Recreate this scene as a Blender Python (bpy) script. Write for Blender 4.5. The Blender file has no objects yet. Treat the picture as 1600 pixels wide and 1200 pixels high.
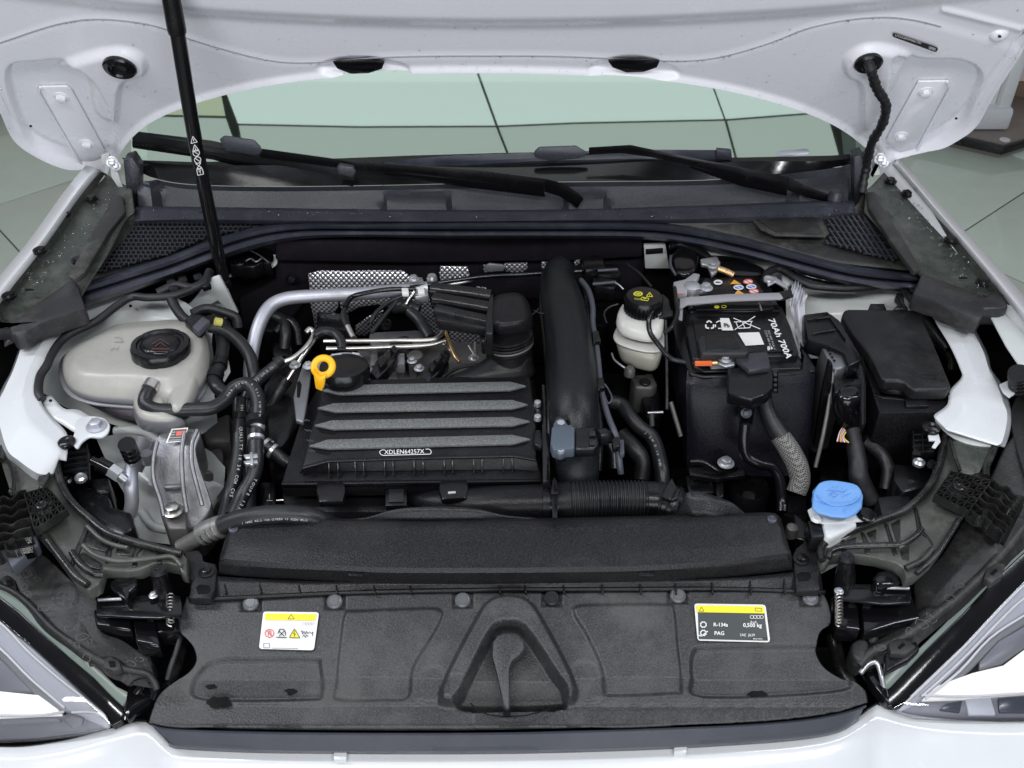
import bpy, bmesh, math, random
import numpy as np
from mathutils import Vector, Matrix
random.seed(7)
SC = bpy.context.scene
COL = SC.collection
R = math.radians
# ------------------------------------------------------------------ camera
CAM = Vector((0.0, -0.717, 1.90)); PITCH = R(40); F = 1600.0
cam = bpy.data.cameras.new('camera'); camo = bpy.data.objects.new('camera', cam); COL.objects.link(camo)
camo.location = CAM; camo.rotation_euler = (R(90) - PITCH, 0, 0)
cam.sensor_width = 36; cam.lens = 36; cam.clip_start = 0.05; cam.clip_end = 100
SC.camera = camo
# ------------------------------------------------------------------ world, lamps, exposure (an indoor bay: ceiling lamps, an added front fill, no sun)
w = bpy.data.worlds.new('World'); SC.world = w; w.use_nodes = True
bg = w.node_tree.nodes['Background']; bg.inputs[0].default_value = (0.80, 0.84, 0.95, 1); bg.inputs[1].default_value = 0.16
SC.view_settings.view_transform = 'Standard'; SC.view_settings.look = 'None'
SC.view_settings.exposure = 0.0; SC.view_settings.gamma = 1.0
SC.cycles.use_denoising = True
SC.cycles.max_bounces = 7; SC.cycles.diffuse_bounces = 3; SC.cycles.glossy_bounces = 4
SC.cycles.transmission_bounces = 5; SC.cycles.transparent_max_bounces = 8
def lamp(name, loc, target, sx, sy, watts, col):
    l = bpy.data.lights.new(name, 'AREA'); l.shape = 'RECTANGLE'; l.size = sx; l.size_y = sy; l.energy = watts; l.color = col
    o = bpy.data.objects.new(name, l); COL.objects.link(o); o.location = loc
    d = Vector(target) - Vector(loc); o.rotation_euler = d.to_track_quat('-Z', 'Y').to_euler()
    return o
lamp('ceiling_lamp', (-0.75, -1.1, 3.1), (-0.1, 0.5, 0.8), 1.3, 0.16, 28, (1.0, 0.99, 0.97))
lamp('ceiling_lamp', (0.95, -1.1, 3.1), (0.1, 0.5, 0.8), 1.3, 0.16, 28, (0.97, 0.98, 1.0))
lamp('ceiling_lamp', (1.9, 0.4, 3.0), (0.1, 0.6, 0.8), 0.16, 2.2, 24, (0.84, 0.88, 1.0))
lamp('ceiling_lamp', (-1.9, 0.4, 3.0), (-0.1, 0.5, 0.8), 0.16, 2.2, 42, (0.88, 0.91, 1.0))
lamp('added_hood_fill', (0.0, -3.2, 1.25), (0, 0.8, 1.25), 4.0, 1.7, 82, (0.93, 0.95, 1.0))  # added fill lamp brightening the hood underside, not a window
# ------------------------------------------------------------------ projection of traced points on to real planes
ct, st = math.cos(PITCH), math.sin(PITCH)
FW = Vector((0, ct, -st)); UPV = Vector((0, st, ct)); RT = Vector((1, 0, 0))
def ray(px, py):
    return FW + RT * ((px - 800) / F) - UPV * ((py - 600) / F)
def P(px, py, z, lift=0.0):
    d = ray(px, py)
    if isinstance(z, tuple):
        if z[0] == 'Y': t = (z[1] - CAM.y) / d.y
        elif z[0] == 'D': t = z[1]
        else: t = (z[0] - CAM).dot(z[1]) / d.dot(z[1])
    else: t = (z - CAM.z) / d.z
    return CAM + d * (t - lift)
def plane3(a, b, c):
    A, B, C = P(*a), P(*b), P(*c)
    return (A, (B - A).cross(C - A).normalized())
PHI = R(58)
HOOD = (Vector((0, 1.04, 0.99)), Vector((0, -math.sin(PHI), -math.cos(PHI))))
GLASS = (Vector((0, 1.06, 0.97)), Vector((0, -math.sin(R(28)), math.cos(R(28)))))
# ------------------------------------------------------------------ materials
def mat(name, col, rough=0.5, metal=0.0, bump=0.0, bscale=400, dust=0.0, dcol=(0.25, 0.25, 0.22), dscale=9, var=0.0, coat=0.0,
        spec=0.5, emit=0.0, wet=0.0, trans=0.0, sss=0.0, scratch=0.0, ior=1.5, speck=0.0, zline=None):
    m = bpy.data.materials.new(name); m.use_nodes = True
    nt = m.node_tree; N = nt.nodes; L = nt.links; b = N['Principled BSDF']
    b.inputs['Base Color'].default_value = (*col, 1); b.inputs['Roughness'].default_value = rough
    b.inputs['Metallic'].default_value = metal; b.inputs['Specular IOR Level'].default_value = spec
    b.inputs['Coat Weight'].default_value = coat; b.inputs['Coat Roughness'].default_value = 0.06
    b.inputs['IOR'].default_value = ior
    if trans: b.inputs['Transmission Weight'].default_value = trans
    if sss:
        b.inputs['Subsurface Weight'].default_value = sss; b.inputs['Subsurface Scale'].default_value = 0.02
        b.inputs['Subsurface Radius'].default_value = (1, 0.9, 0.7)
    if emit:
        b.inputs['Emission Color'].default_value = (*col, 1); b.inputs['Emission Strength'].default_value = emit
    tc = N.new('ShaderNodeTexCoord'); co = tc.outputs['Object']
    def noise(s, det=4, ro=0.6):
        n = N.new('ShaderNodeTexNoise'); n.inputs['Scale'].default_value = s; n.inputs['Detail'].default_value = det
        n.inputs['Roughness'].default_value = ro; L.new(co, n.inputs['Vector']); return n
    def ramp(src, a, c, v0=0, v1=1):
        r = N.new('ShaderNodeMapRange'); r.inputs['From Min'].default_value = a; r.inputs['From Max'].default_value = c
        r.inputs['To Min'].default_value = v0; r.inputs['To Max'].default_value = v1; r.interpolation_type = 'SMOOTHSTEP'
        L.new(src, r.inputs['Value']); return r.outputs[0]
    cur = None
    def mixc(fac, c2, base):
        x = N.new('ShaderNodeMix'); x.data_type = 'RGBA'; L.new(fac, x.inputs[0])
        if base is None: x.inputs[6].default_value = (*col, 1)
        else: L.new(base, x.inputs[6])
        x.inputs[7].default_value = (*c2, 1); return x.outputs[2]
    if var:
        cur = mixc(ramp(noise(14).outputs[0], 0.3, 0.7, 0, 1), tuple(min(1, c * (1 + var)) for c in col), cur)
    if zline:
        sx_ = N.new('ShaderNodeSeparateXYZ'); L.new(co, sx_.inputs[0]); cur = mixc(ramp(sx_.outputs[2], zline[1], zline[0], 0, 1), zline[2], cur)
    if speck:
        cur = mixc(ramp(noise(speck, 1, 0.3).outputs[0], 0.42, 0.66), tuple(c * 2.0 + 0.004 for c in col), cur)
    rg = None
    if dust:
        f = ramp(noise(dscale, 8, 0.72).outputs[0], 0.44, 0.74, 0, dust)
        cur = mixc(f, dcol, cur)
        f2 = ramp(noise(260, 2).outputs[0], 0.66, 0.74, 0, min(1, dust * 0.7))
        cur = mixc(f2, dcol, cur)
        rg = ramp(noise(dscale, 8, 0.72).outputs[0], 0.44, 0.74, rough, min(1, rough + 0.25))
    if scratch:
        mp = N.new('ShaderNodeMapping'); mp.inputs['Scale'].default_value = (1, 9, 3); mp.inputs['Rotation'].default_value = (0, 0, 0.9)
        L.new(co, mp.inputs[0]); n = noise(60, 3); L.new(mp.outputs[0], n.inputs['Vector'])
        cur = mixc(ramp(n.outputs[0], 0.68, 0.78, 0, scratch), tuple(min(1, c * 2 + 0.12) for c in col), cur)
    if cur is not None: L.new(cur, b.inputs['Base Color'])
    if rg is None and rough > 0.12:
        rg = ramp(noise(22, 5).outputs[0], 0.3, 0.7, rough * 0.82, min(1, rough * 1.18))
    if rg is not None: L.new(rg, b.inputs['Roughness'])
    if bump:
        n = noise(bscale, 2); bp = N.new('ShaderNodeBump'); bp.inputs['Strength'].default_value = bump; bp.inputs['Distance'].default_value = 0.0006
        L.new(n.outputs[0], bp.inputs['Height']); L.new(bp.outputs[0], b.inputs['Normal'])
    return m
M = {}
M['paint'] = mat('white_paint', (0.62, 0.64, 0.655), 0.24, coat=0.7, var=0.03)
M['hoodpaint'] = mat('hood_paint', (0.80, 0.81, 0.86), 0.30, coat=0.3)
M['primer'] = mat('inner_white', (0.58, 0.61, 0.60), 0.4, dust=0.25, dcol=(0.36, 0.37, 0.34), coat=0.2)
M['black'] = mat('black_plastic', (0.005, 0.005, 0.006), 0.30, spec=0.22, bump=0.7, bscale=420, dust=0.14, dcol=(0.045, 0.045, 0.045), scratch=0.15, speck=620)
M['cover'] = mat('grained_cover', (0.017, 0.018, 0.019), 0.42, bump=0.9, bscale=360, dust=0.5, dcol=(0.10, 0.10, 0.097), dscale=9, scratch=0.35, speck=560)
M['cover2'] = mat('grained_duct', (0.008, 0.008, 0.009), 0.32, spec=0.28, bump=0.9, bscale=380, dust=0.22, dcol=(0.05, 0.05, 0.05), dscale=9, speck=560)
M['gloss'] = mat('gloss_black', (0.005, 0.005, 0.006), 0.13, bump=0.12, bscale=120)
M['satin'] = mat('satin_black', (0.005, 0.005, 0.006), 0.22, spec=0.4, bump=0.35, bscale=400, dust=0.14, dcol=(0.04, 0.04, 0.045))
M['dark'] = mat('deep_black', (0.003, 0.003, 0.0035), 0.8, spec=0.2)
M['felt'] = mat('black_felt', (0.012, 0.010, 0.014), 0.95, bump=1.0, bscale=260, dust=0.3, dcol=(0.035, 0.03, 0.04), dscale=30, spec=0.15)
M['rubber'] = mat('rubber', (0.011, 0.0115, 0.013), 0.34, spec=0.4, bump=0.4, bscale=400, dust=0.25, dcol=(0.055, 0.055, 0.053))
M['seal'] = mat('seal_rubber', (0.030, 0.033, 0.046), 0.28, bump=0.6, bscale=450, dust=0.4, dcol=(0.085, 0.09, 0.11), dscale=24)
M['cowl'] = mat('cowl_plastic', (0.027, 0.029, 0.037), 0.32, bump=0.8, bscale=420, dust=0.3, dcol=(0.065, 0.068, 0.07), speck=640)
M['dusty'] = mat('dusty_plastic', (0.022, 0.022, 0.021), 0.5, bump=0.8, bscale=300, dust=0.8, dcol=(0.12, 0.118, 0.105), dscale=15, scratch=0.3)
M['greytrim'] = mat('grey_green_trim', (0.044, 0.052, 0.045), 0.26, bump=0.4, dust=0.6, dcol=(0.13, 0.137, 0.118), dscale=16)
M['bracket'] = mat('bracket_plastic', (0.058, 0.062, 0.055), 0.28, bump=0.4, dust=0.55, dcol=(0.145, 0.148, 0.13), dscale=18, scratch=0.35)
M['bracketd'] = mat('bracket_rib_plastic', (0.011, 0.011, 0.011), 0.24, bump=0.4, dust=0.5, dcol=(0.075, 0.075, 0.07), dscale=20)
M['housing'] = mat('stained_housing', (0.012, 0.012, 0.012), 0.48, bump=0.9, bscale=240, dust=0.55, dcol=(0.06, 0.06, 0.056), dscale=18)
M['rib'] = mat('grey_rib', (0.075, 0.078, 0.078), 0.5, bump=0.8, bscale=500, speck=640)
M['alu'] = mat('cast_aluminium', (0.26, 0.265, 0.28), 0.36, metal=0.8, bump=0.7, bscale=300, dust=0.45, dcol=(0.09, 0.085, 0.08))
M['steel'] = mat('steel', (0.62, 0.60, 0.57), 0.28, metal=1.0, bump=0.1, dust=0.25, dcol=(0.28, 0.24, 0.2))
M['zinc'] = mat('zinc', (0.58, 0.60, 0.62), 0.35, metal=0.8, bump=0.2)
M['alupipe'] = mat('alu_pipe', (0.50, 0.51, 0.56), 0.45, metal=0.7, bump=0.25, dust=0.3, dcol=(0.25, 0.25, 0.25))
M['silverpl'] = mat('grey_strap', (0.30, 0.30, 0.32), 0.45, bump=0.2)
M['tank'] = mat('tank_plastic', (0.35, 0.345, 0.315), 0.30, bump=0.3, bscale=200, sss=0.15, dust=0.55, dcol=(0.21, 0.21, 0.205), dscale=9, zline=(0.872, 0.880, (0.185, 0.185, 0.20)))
M['tanklow'] = mat('tank_coolant', (0.24, 0.20, 0.24), 0.40, bump=0.3, bscale=200, sss=0.15, dust=0.35, dcol=(0.15, 0.13, 0.14))
M['brake'] = mat('brake_tank', (0.50, 0.50, 0.47), 0.3, sss=0.15, bump=0.1, dust=0.3, dcol=(0.3, 0.3, 0.28), zline=(0.885, 0.889, (0.36, 0.35, 0.30)))
M['yellow'] = mat('yellow_plastic', (0.90, 0.46, 0.01), 0.35)
M['blue'] = mat('blue_plastic', (0.12, 0.29, 0.62), 0.42, bump=0.3, bscale=300, dust=0.35, dcol=(0.20, 0.34, 0.58))
M['sensor'] = mat('sensor_blue_grey', (0.065, 0.085, 0.11), 0.35, bump=0.3)
M['bluegrey'] = mat('blue_grey_plastic', (0.055, 0.060, 0.075), 0.38, bump=0.3, dust=0.2, dcol=(0.11, 0.11, 0.13))
M['orange'] = mat('orange_fuse', (0.80, 0.17, 0.05), 0.4)
M['white'] = mat('white_print', (0.75, 0.75, 0.74), 0.6)
M['greyprint'] = mat('grey_print', (0.42, 0.42, 0.42), 0.6)
M['darkprint'] = mat('dark_print', (0.012, 0.012, 0.013), 0.6)
M['labelw'] = mat('label_white', (0.72, 0.72, 0.70), 0.4)
M['labely'] = mat('label_yellow', (0.78, 0.68, 0.02), 0.4)
M['labelk'] = mat('label_dark', (0.045, 0.052, 0.052), 0.4)
M['redp'] = mat('red_print', (0.62, 0.10, 0.09), 0.5)
M['bluep'] = mat('blue_print', (0.10, 0.22, 0.60), 0.5)
M['orangep'] = mat('orange_print', (0.75, 0.33, 0.04), 0.5)
M['chrome'] = mat('lamp_silver', (0.60, 0.60, 0.66), 0.42)
M['lampedge'] = mat('lamp_painted_highlight', (0.85, 0.85, 0.88), 0.3)  # edge highlights painted as thin white tubes on the lamp trim
M['rimreflection'] = mat('lamp_rim_painted_reflection', (0.17, 0.21, 0.185), 0.3, dust=0.3, dcol=(0.24, 0.27, 0.24), dscale=20)  # grey green of a reflection painted into the dark rim's colour
M['lampblue'] = mat('lamp_blue_insert', (0.07, 0.10, 0.34), 0.2)
M['lampdark'] = mat('lamp_dark_insert', (0.07, 0.075, 0.10), 0.2)
M['lampgrey'] = mat('lamp_grey', (0.24, 0.24, 0.27), 0.4, metal=0.2)
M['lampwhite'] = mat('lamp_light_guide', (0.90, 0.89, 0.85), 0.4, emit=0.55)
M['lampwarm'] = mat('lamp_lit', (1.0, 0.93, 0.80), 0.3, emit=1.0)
M['silverclip'] = mat('grey_clip', (0.10, 0.105, 0.11), 0.3, bump=0.2)
M['pipeplastic'] = mat('smooth_grained_plastic', (0.005, 0.006, 0.007), 0.30, spec=0.25, bump=0.7, bscale=420, dust=0.12, dcol=(0.04, 0.04, 0.045), speck=640)
M['boxplastic'] = mat('battery_box_plastic', (0.004, 0.004, 0.007), 0.28, spec=0.22, bump=0.7, bscale=420, dust=0.25, dcol=(0.03, 0.03, 0.042), dscale=7, speck=640)
M['lidplastic'] = mat('dusty_lid_plastic', (0.009, 0.009, 0.010), 0.34, spec=0.35, bump=0.6, bscale=420, dust=0.35, dcol=(0.065, 0.065, 0.065), dscale=7, scratch=0.4)
M['coverblue'] = mat('shiny_clamp_cover', (0.030, 0.032, 0.040), 0.3)
M['brakeyel'] = mat('yellow_print', (0.62, 0.60, 0.04), 0.5)
M['brakew'] = mat('white_plastic', (0.60, 0.62, 0.63), 0.45, dust=0.2, dcol=(0.4, 0.4, 0.38))
M['bluedk'] = mat('dark_blue_print', (0.05, 0.15, 0.45), 0.5)
M['foam'] = mat('foam_end_piece', (0.020, 0.020, 0.022), 0.42, bump=0.8, bscale=200, dust=0.4, dcol=(0.09, 0.088, 0.085), dscale=20, scratch=0.4)
M['sealer_shade'] = mat('sealer_and_groove_shade', (0.30, 0.30, 0.35), 0.5)
M['capred'] = mat('cap_red_print', (0.09, 0.035, 0.032), 0.6)
M['capyel'] = mat('cap_yellow_ring', (0.45, 0.42, 0.10), 0.5)
M['alud'] = mat('dull_aluminium', (0.16, 0.155, 0.15), 0.5, metal=0.6, bump=0.6, bscale=200, dust=0.4, dcol=(0.10, 0.09, 0.08))
M['alud2'] = mat('crimped_sleeve', (0.42, 0.42, 0.40), 0.35, metal=0.8, bump=0.2)
M['cupgrey'] = mat('grey_cup', (0.28, 0.28, 0.32), 0.35, bump=0.2)
M['steelgrey'] = M['rubber']
M['knit'] = mat('braided_sleeve', (0.15, 0.15, 0.14), 0.6)
M['tape'] = mat('cloth_tape', (0.010, 0.010, 0.012), 0.5, bump=1.0, bscale=120)
M['foil'] = mat('plastic_film', (0.55, 0.56, 0.60), 0.2, spec=0.8)
M['copper'] = mat('brass', (0.62, 0.42, 0.22), 0.3, metal=0.9)
for c, rgb in dict(wred=(0.5, 0.05, 0.05), wyel=(0.7, 0.6, 0.1), wvio=(0.35, 0.15, 0.5), wwht=(0.7, 0.7, 0.7), wgrn=(0.1, 0.4, 0.15)).items(): M[c] = mat(c, rgb, 0.4)
def glassmat():
    m = bpy.data.materials.new('green_tinted_glass'); m.use_nodes = True; nt = m.node_tree; N = nt.nodes; L = nt.links
    N.remove(N['Principled BSDF']); out = N['Material Output']
    g = N.new('ShaderNodeBsdfGlossy'); g.inputs['Color'].default_value = (0.66, 0.79, 0.725, 1); g.inputs['Roughness'].default_value = 0.02
    t = N.new('ShaderNodeBsdfTransparent'); t.inputs['Color'].default_value = (0.55, 0.68, 0.60, 1)
    x = N.new('ShaderNodeMixShader'); x.inputs[0].default_value = 0.55
    L.new(t.outputs[0], x.inputs[1]); L.new(g.outputs[0], x.inputs[2]); L.new(x.outputs[0], out.inputs['Surface']); return m
M['glass'] = glassmat()
def clearmat(name, f, tint=(0.95, 0.96, 0.97)):
    m = bpy.data.materials.new(name); m.use_nodes = True; nt = m.node_tree; N = nt.nodes; L = nt.links
    N.remove(N['Principled BSDF']); out = N['Material Output']
    g = N.new('ShaderNodeBsdfGlossy'); g.inputs['Roughness'].default_value = 0.03
    t = N.new('ShaderNodeBsdfTransparent'); t.inputs['Color'].default_value = (*tint, 1)
    fr = N.new('ShaderNodeFresnel'); fr.inputs['IOR'].default_value = f
    x = N.new('ShaderNodeMixShader'); L.new(fr.outputs[0], x.inputs[0])
    L.new(t.outputs[0], x.inputs[1]); L.new(g.outputs[0], x.inputs[2]); L.new(x.outputs[0], out.inputs['Surface']); return m
M['lens'] = clearmat('clear_lens', 1.5)
M['drop'] = clearmat('water', 2.0, (0.80, 0.82, 0.85))
def dimplemat():
    m = mat('dimpled_heat_shield', (0.66, 0.67, 0.70), 0.3, metal=0.75); nt = m.node_tree; N = nt.nodes; L = nt.links; b = N['Principled BSDF']
    tc = N.new('ShaderNodeTexCoord'); sp = N.new('ShaderNodeSeparateXYZ'); cb = N.new('ShaderNodeCombineXYZ'); L.new(tc.outputs['Object'], sp.inputs[0])
    a1 = N.new('ShaderNodeMath'); a1.operation = 'ADD'; a2 = N.new('ShaderNodeMath'); a2.operation = 'SUBTRACT'
    for q in (a1, a2): L.new(sp.outputs[0], q.inputs[0]); L.new(sp.outputs[2], q.inputs[1])
    L.new(a1.outputs[0], cb.inputs[0]); L.new(a2.outputs[0], cb.inputs[1])
    v = N.new('ShaderNodeTexVoronoi'); v.voronoi_dimensions = '2D'; v.inputs['Scale'].default_value = 105; v.inputs['Randomness'].default_value = 0.0
    L.new(cb.outputs[0], v.inputs['Vector'])
    bp = N.new('ShaderNodeBump'); bp.inputs['Strength'].default_value = 0.8; bp.inputs['Distance'].default_value = 0.003; bp.invert = True
    L.new(v.outputs['Distance'], bp.inputs['Height']); L.new(bp.outputs[0], b.inputs['Normal'])
    r = N.new('ShaderNodeValToRGB'); r.color_ramp.elements[0].position = 0.36; r.color_ramp.elements[0].color = (0.85, 0.85, 0.90, 1)
    r.color_ramp.elements[1].position = 0.56; r.color_ramp.elements[1].color = (0.05, 0.05, 0.06, 1)
    L.new(v.outputs['Distance'], r.inputs[0]); L.new(r.outputs[0], b.inputs['Base Color']); return m
M['dimple'] = dimplemat()
def braid():
    m = M['knit']; nt = m.node_tree; N = nt.nodes; L = nt.links; b = N['Principled BSDF']
    tc = N.new('ShaderNodeTexCoord'); v = N.new('ShaderNodeTexChecker'); v.inputs['Scale'].default_value = 420
    mp = N.new('ShaderNodeMapping'); mp.inputs['Rotation'].default_value = (0.5, 0.4, 0.78)
    v.inputs['Color1'].default_value = (0.22, 0.215, 0.20, 1); v.inputs['Color2'].default_value = (0.02, 0.02, 0.02, 1)
    L.new(tc.outputs['Object'], mp.inputs[0]); L.new(mp.outputs[0], v.inputs['Vector']); L.new(v.outputs[0], b.inputs['Base Color'])
braid()
# ------------------------------------------------------------------ object helpers
CAR = bpy.data.objects.new('car', None); COL.objects.link(CAR)
CAR['label'] = 'white car with its hood open over the engine bay'; CAR['category'] = 'car'
def link(name, me, m, parent=CAR, label=None, kind=None):
    o = bpy.data.objects.new(name, me); COL.objects.link(o)
    if parent: o.parent = parent
    if m is not None and not me.materials: me.materials.append(M[m] if isinstance(m, str) else m)
    if label: o['label'] = label
    if kind: o['kind'] = kind
    return o
def group(name, label=None, parent=CAR):
    o = bpy.data.objects.new(name, None); COL.objects.link(o); o.parent = parent
    if label: o['label'] = label
    return o
def finish(bm, name, bevel=0.0, ang=35, seg=2, smooth=True):
    bmesh.ops.remove_doubles(bm, verts=bm.verts, dist=1e-5)
    bmesh.ops.recalc_face_normals(bm, faces=bm.faces)
    if bevel:
        es = [e for e in bm.edges if len(e.link_faces) == 2 and e.calc_face_angle(0) > R(ang)]
        if es: bmesh.ops.bevel(bm, geom=es, offset=bevel, segments=seg, affect='EDGES', profile=0.5, clamp_overlap=True)
    if smooth:
        for f in bm.faces: f.smooth = True
        for e in bm.edges:
            if len(e.link_faces) == 2 and e.calc_face_angle(0) > R(ang + 8): e.smooth = False
    me = bpy.data.meshes.new(name); bm.to_mesh(me); bm.free(); return me
def cat(pts, n=8, closed=False):
    """Catmull-Rom through points of any dimension"""
    A = [np.array(p, float) for p in pts]; k = len(A); out = []
    rng = k if closed else k - 1
    for i in range(rng):
        p1, p2 = A[i], A[(i + 1) % k]
        p0 = A[i - 1] if (closed or i > 0) else 2 * p1 - p2
        p3 = A[(i + 2) % k] if (closed or i + 2 < k) else 2 * p2 - p1
        for j in range(n):
            t = j / n
            out.append(0.5 * ((2 * p1) + (-p0 + p2) * t + (2 * p0 - 5 * p1 + 4 * p2 - p3) * t * t + (-p0 + 3 * p1 - 3 * p2 + p3) * t ** 3))
    if not closed: out.append(A[-1])
    return out
def resample(pts, n, closed=False):
    A = [np.array(p, float) for p in pts]
    if closed: A = A + [A[0]]
    L = [0.0]
    for a, b in zip(A, A[1:]): L.append(L[-1] + float(np.linalg.norm((b - a)[:2])))
    T = L[-1]; out = []; cnt = n if closed else n - 1
    for i in range(n):
        s = T * i / cnt; j = 0
        while j < len(L) - 2 and L[j + 1] < s: j += 1
        d = L[j + 1] - L[j]; t = 0 if d == 0 else (s - L[j]) / d
        out.append(A[j] + (A[j + 1] - A[j]) * min(1, max(0, t)))
    return out
def W(p): return P(float(p[0]), float(p[1]), float(p[2]))
def smooth_poly(pts, n=5): return [tuple(p) for p in cat(pts, n, True)]
def add_prism(bm, pts, h, taper=0.0, dirv=(0, 0, -1), z=None):
    """pts: traced outline (x, y[, z]); extruded by h along dirv"""
    V = [P(p[0], p[1], p[2] if len(p) > 2 else z) for p in pts]
    c = sum(V, Vector()) / len(V); dv = Vector(dirv) * h
    a = [bm.verts.new(v) for v in V]; b = [bm.verts.new(v + dv + (c - v) * taper) for v in V]
    n = len(V)
    bm.faces.new(a); bm.faces.new(b[::-1])
    for i in range(n): bm.faces.new((a[i], b[i], b[(i + 1) % n], a[(i + 1) % n]))
def prism(name, pts, h, m, z=None, taper=0.0, bevel=0.0015, parent=CAR, label=None, dirv=(0, 0, -1), smooth_n=0, kind=None, seg=2):
    if smooth_n:
        pts = smooth_poly([tuple(p) if (len(p) > 2 or isinstance(z, tuple)) else (*p, z) for p in pts], smooth_n)
    bm = bmesh.new(); add_prism(bm, pts, h, taper, dirv, z)
    return link(name, finish(bm, name, bevel, seg=seg), m, parent, label, kind)
def hexcol(*a): pass
def add_box(bm, c, s, rot=None):
    vs = []
    for x in (-1, 1):
        for y in (-1, 1):
            for z in (-1, 1):
                v = Vector((x * s[0] / 2, y * s[1] / 2, z * s[2] / 2))
                if rot is not None: v = rot @ v
                vs.append(bm.verts.new(Vector(c) + v))
    for f in ((0, 1, 3, 2), (4, 6, 7, 5), (0, 4, 5, 1), (2, 3, 7, 6), (0, 2, 6, 4), (1, 5, 7, 3)): bm.faces.new([vs[i] for i in f])
def add_bar(bm, A, B, wd, th, up=Vector((0, 0, 1))):
    A, B = Vector(A), Vector(B); d = B - A; L = d.length
    if L < 1e-6: return
    d.normalize(); s = d.cross(up)
    if s.length < 1e-4: s = d.cross(Vector((0, 1, 0)))
    s.normalize(); u = s.cross(d)
    add_box(bm, (A + B) / 2, (L, wd, th), Matrix((d, s, u)).transposed())
def add_tube(bm, V, rad, seg=10, cap=True, ribs=None):
    """V world points; rad number / list / function of 0..1"""
    n = len(V); T = []
    for i in range(n):
        t = (V[min(i + 1, n - 1)] - V[max(i - 1, 0)]); T.append(t.normalized() if t.length > 1e-9 else Vector((1, 0, 0)))
    a = T[0].cross(Vector((0, 0, 1)));
    if a.length < 0.1: a = T[0].cross(Vector((0, 1, 0)))
    a.normalize(); rings = []
    for i in range(n):
        a = (a - T[i] * a.dot(T[i])).normalized(); b = T[i].cross(a)
        r = rad(i / max(1, n - 1)) if callable(rad) else (rad[i] if isinstance(rad, (list, tuple)) else rad)
        rings.append([bm.verts.new(V[i] + (a * math.cos(2 * math.pi * k / seg) + b * math.sin(2 * math.pi * k / seg)) * r) for k in range(seg)])
    for i in range(n - 1):
        for k in range(seg): bm.faces.new((rings[i][k], rings[i][(k + 1) % seg], rings[i + 1][(k + 1) % seg], rings[i + 1][k]))
    if cap: bm.faces.new(rings[0][::-1]); bm.faces.new(rings[-1])
def path(pts, n=7): return [W(p) for p in cat(pts, n)] if n else [W(p) for p in pts]
def tube(name, pts, rad, m, parent=CAR, label=None, n=7, seg=10, kind=None, world=False):
    bm = bmesh.new(); V = [Vector(p) for p in cat(pts, n)] if world else path(pts, n)
    if isinstance(rad, (list, tuple)):
        rr = list(rad); k = len(V)
        rad = [float(np.interp(i / (k - 1) * (len(rr) - 1), range(len(rr)), rr)) for i in range(k)]
    add_tube(bm, V, rad, seg); return link(name, finish(bm, name, 0, ang=50), m, parent, label, kind)
def bellows(name, pts, r, amp, count, m, parent=CAR, label=None, seg=20):
    V = path(pts, 8); k = count * 6
    A = resample([tuple(v) for v in V], k) if False else None
    L = [0.0]
    for a, b in zip(V, V[1:]): L.append(L[-1] + (b - a).length)
    Q = []
    for i in range(k + 1):
        s = L[-1] * i / k; j = 0
        while j < len(L) - 2 and L[j + 1] < s: j += 1
        Q.append(V[j].lerp(V[j + 1], (s - L[j]) / max(1e-9, L[j + 1] - L[j])))
    bm = bmesh.new(); add_tube(bm, Q, [r + amp * math.cos(2 * math.pi * i / 6) for i in range(k + 1)], seg)
    return link(name, finish(bm, name, 0, ang=80), m, parent, label)
def loft(name, rows, m, n=40, sub=1, parent=CAR, label=None, thick=0.0, disp=None, dirv=None, linear=False, kind=None, smooth=2, xs=False, ang=40):
    """surface through several traced rows (x, y, z); disp(px, py)->offset along dirv"""
    rr = []
    for r in rows:
        q = r if linear else cat(r, 6)
        rr.append(resample(q, n))
    G = []
    for i in range(len(rr) - 1):
        for s in range(sub): G.append([rr[i][k] + (rr[i + 1][k] - rr[i][k]) * (s / sub) for k in range(n)])
    G.append(rr[-1]); G = np.array(G)
    D = disp(G[:, :, 0], G[:, :, 1]) if disp is not None else np.zeros(G.shape[:2])
    dv = Vector(dirv) if dirv is not None else Vector((0, 0, 1))
    bm = bmesh.new(); vv = [[bm.verts.new(W(G[i, k]) + dv * float(D[i, k])) for k in range(n)] for i in range(G.shape[0])]
    for i in range(G.shape[0] - 1):
        for k in range(n - 1): bm.faces.new((vv[i][k], vv[i][k + 1], vv[i + 1][k + 1], vv[i + 1][k]))
    bmesh.ops.recalc_face_normals(bm, faces=bm.faces)
    c = bm.faces[:][0] if False else None
    bm.faces.ensure_lookup_table(); f = bm.faces[len(bm.faces) // 2]
    if f.normal.dot(CAM - f.calc_center_median()) < 0: bmesh.ops.reverse_faces(bm, faces=bm.faces)
    for f in bm.faces: f.smooth = True
    for e in bm.edges:
        if len(e.link_faces) == 2 and e.calc_face_angle(0) > R(ang): e.smooth = False
    me = bpy.data.meshes.new(name); bm.to_mesh(me); bm.free()
    o = link(name, me, m, parent, label, kind)
    if thick:
        s = o.modifiers.new('s', 'SOLIDIFY'); s.thickness = thick; s.offset = -1
    return o
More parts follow.
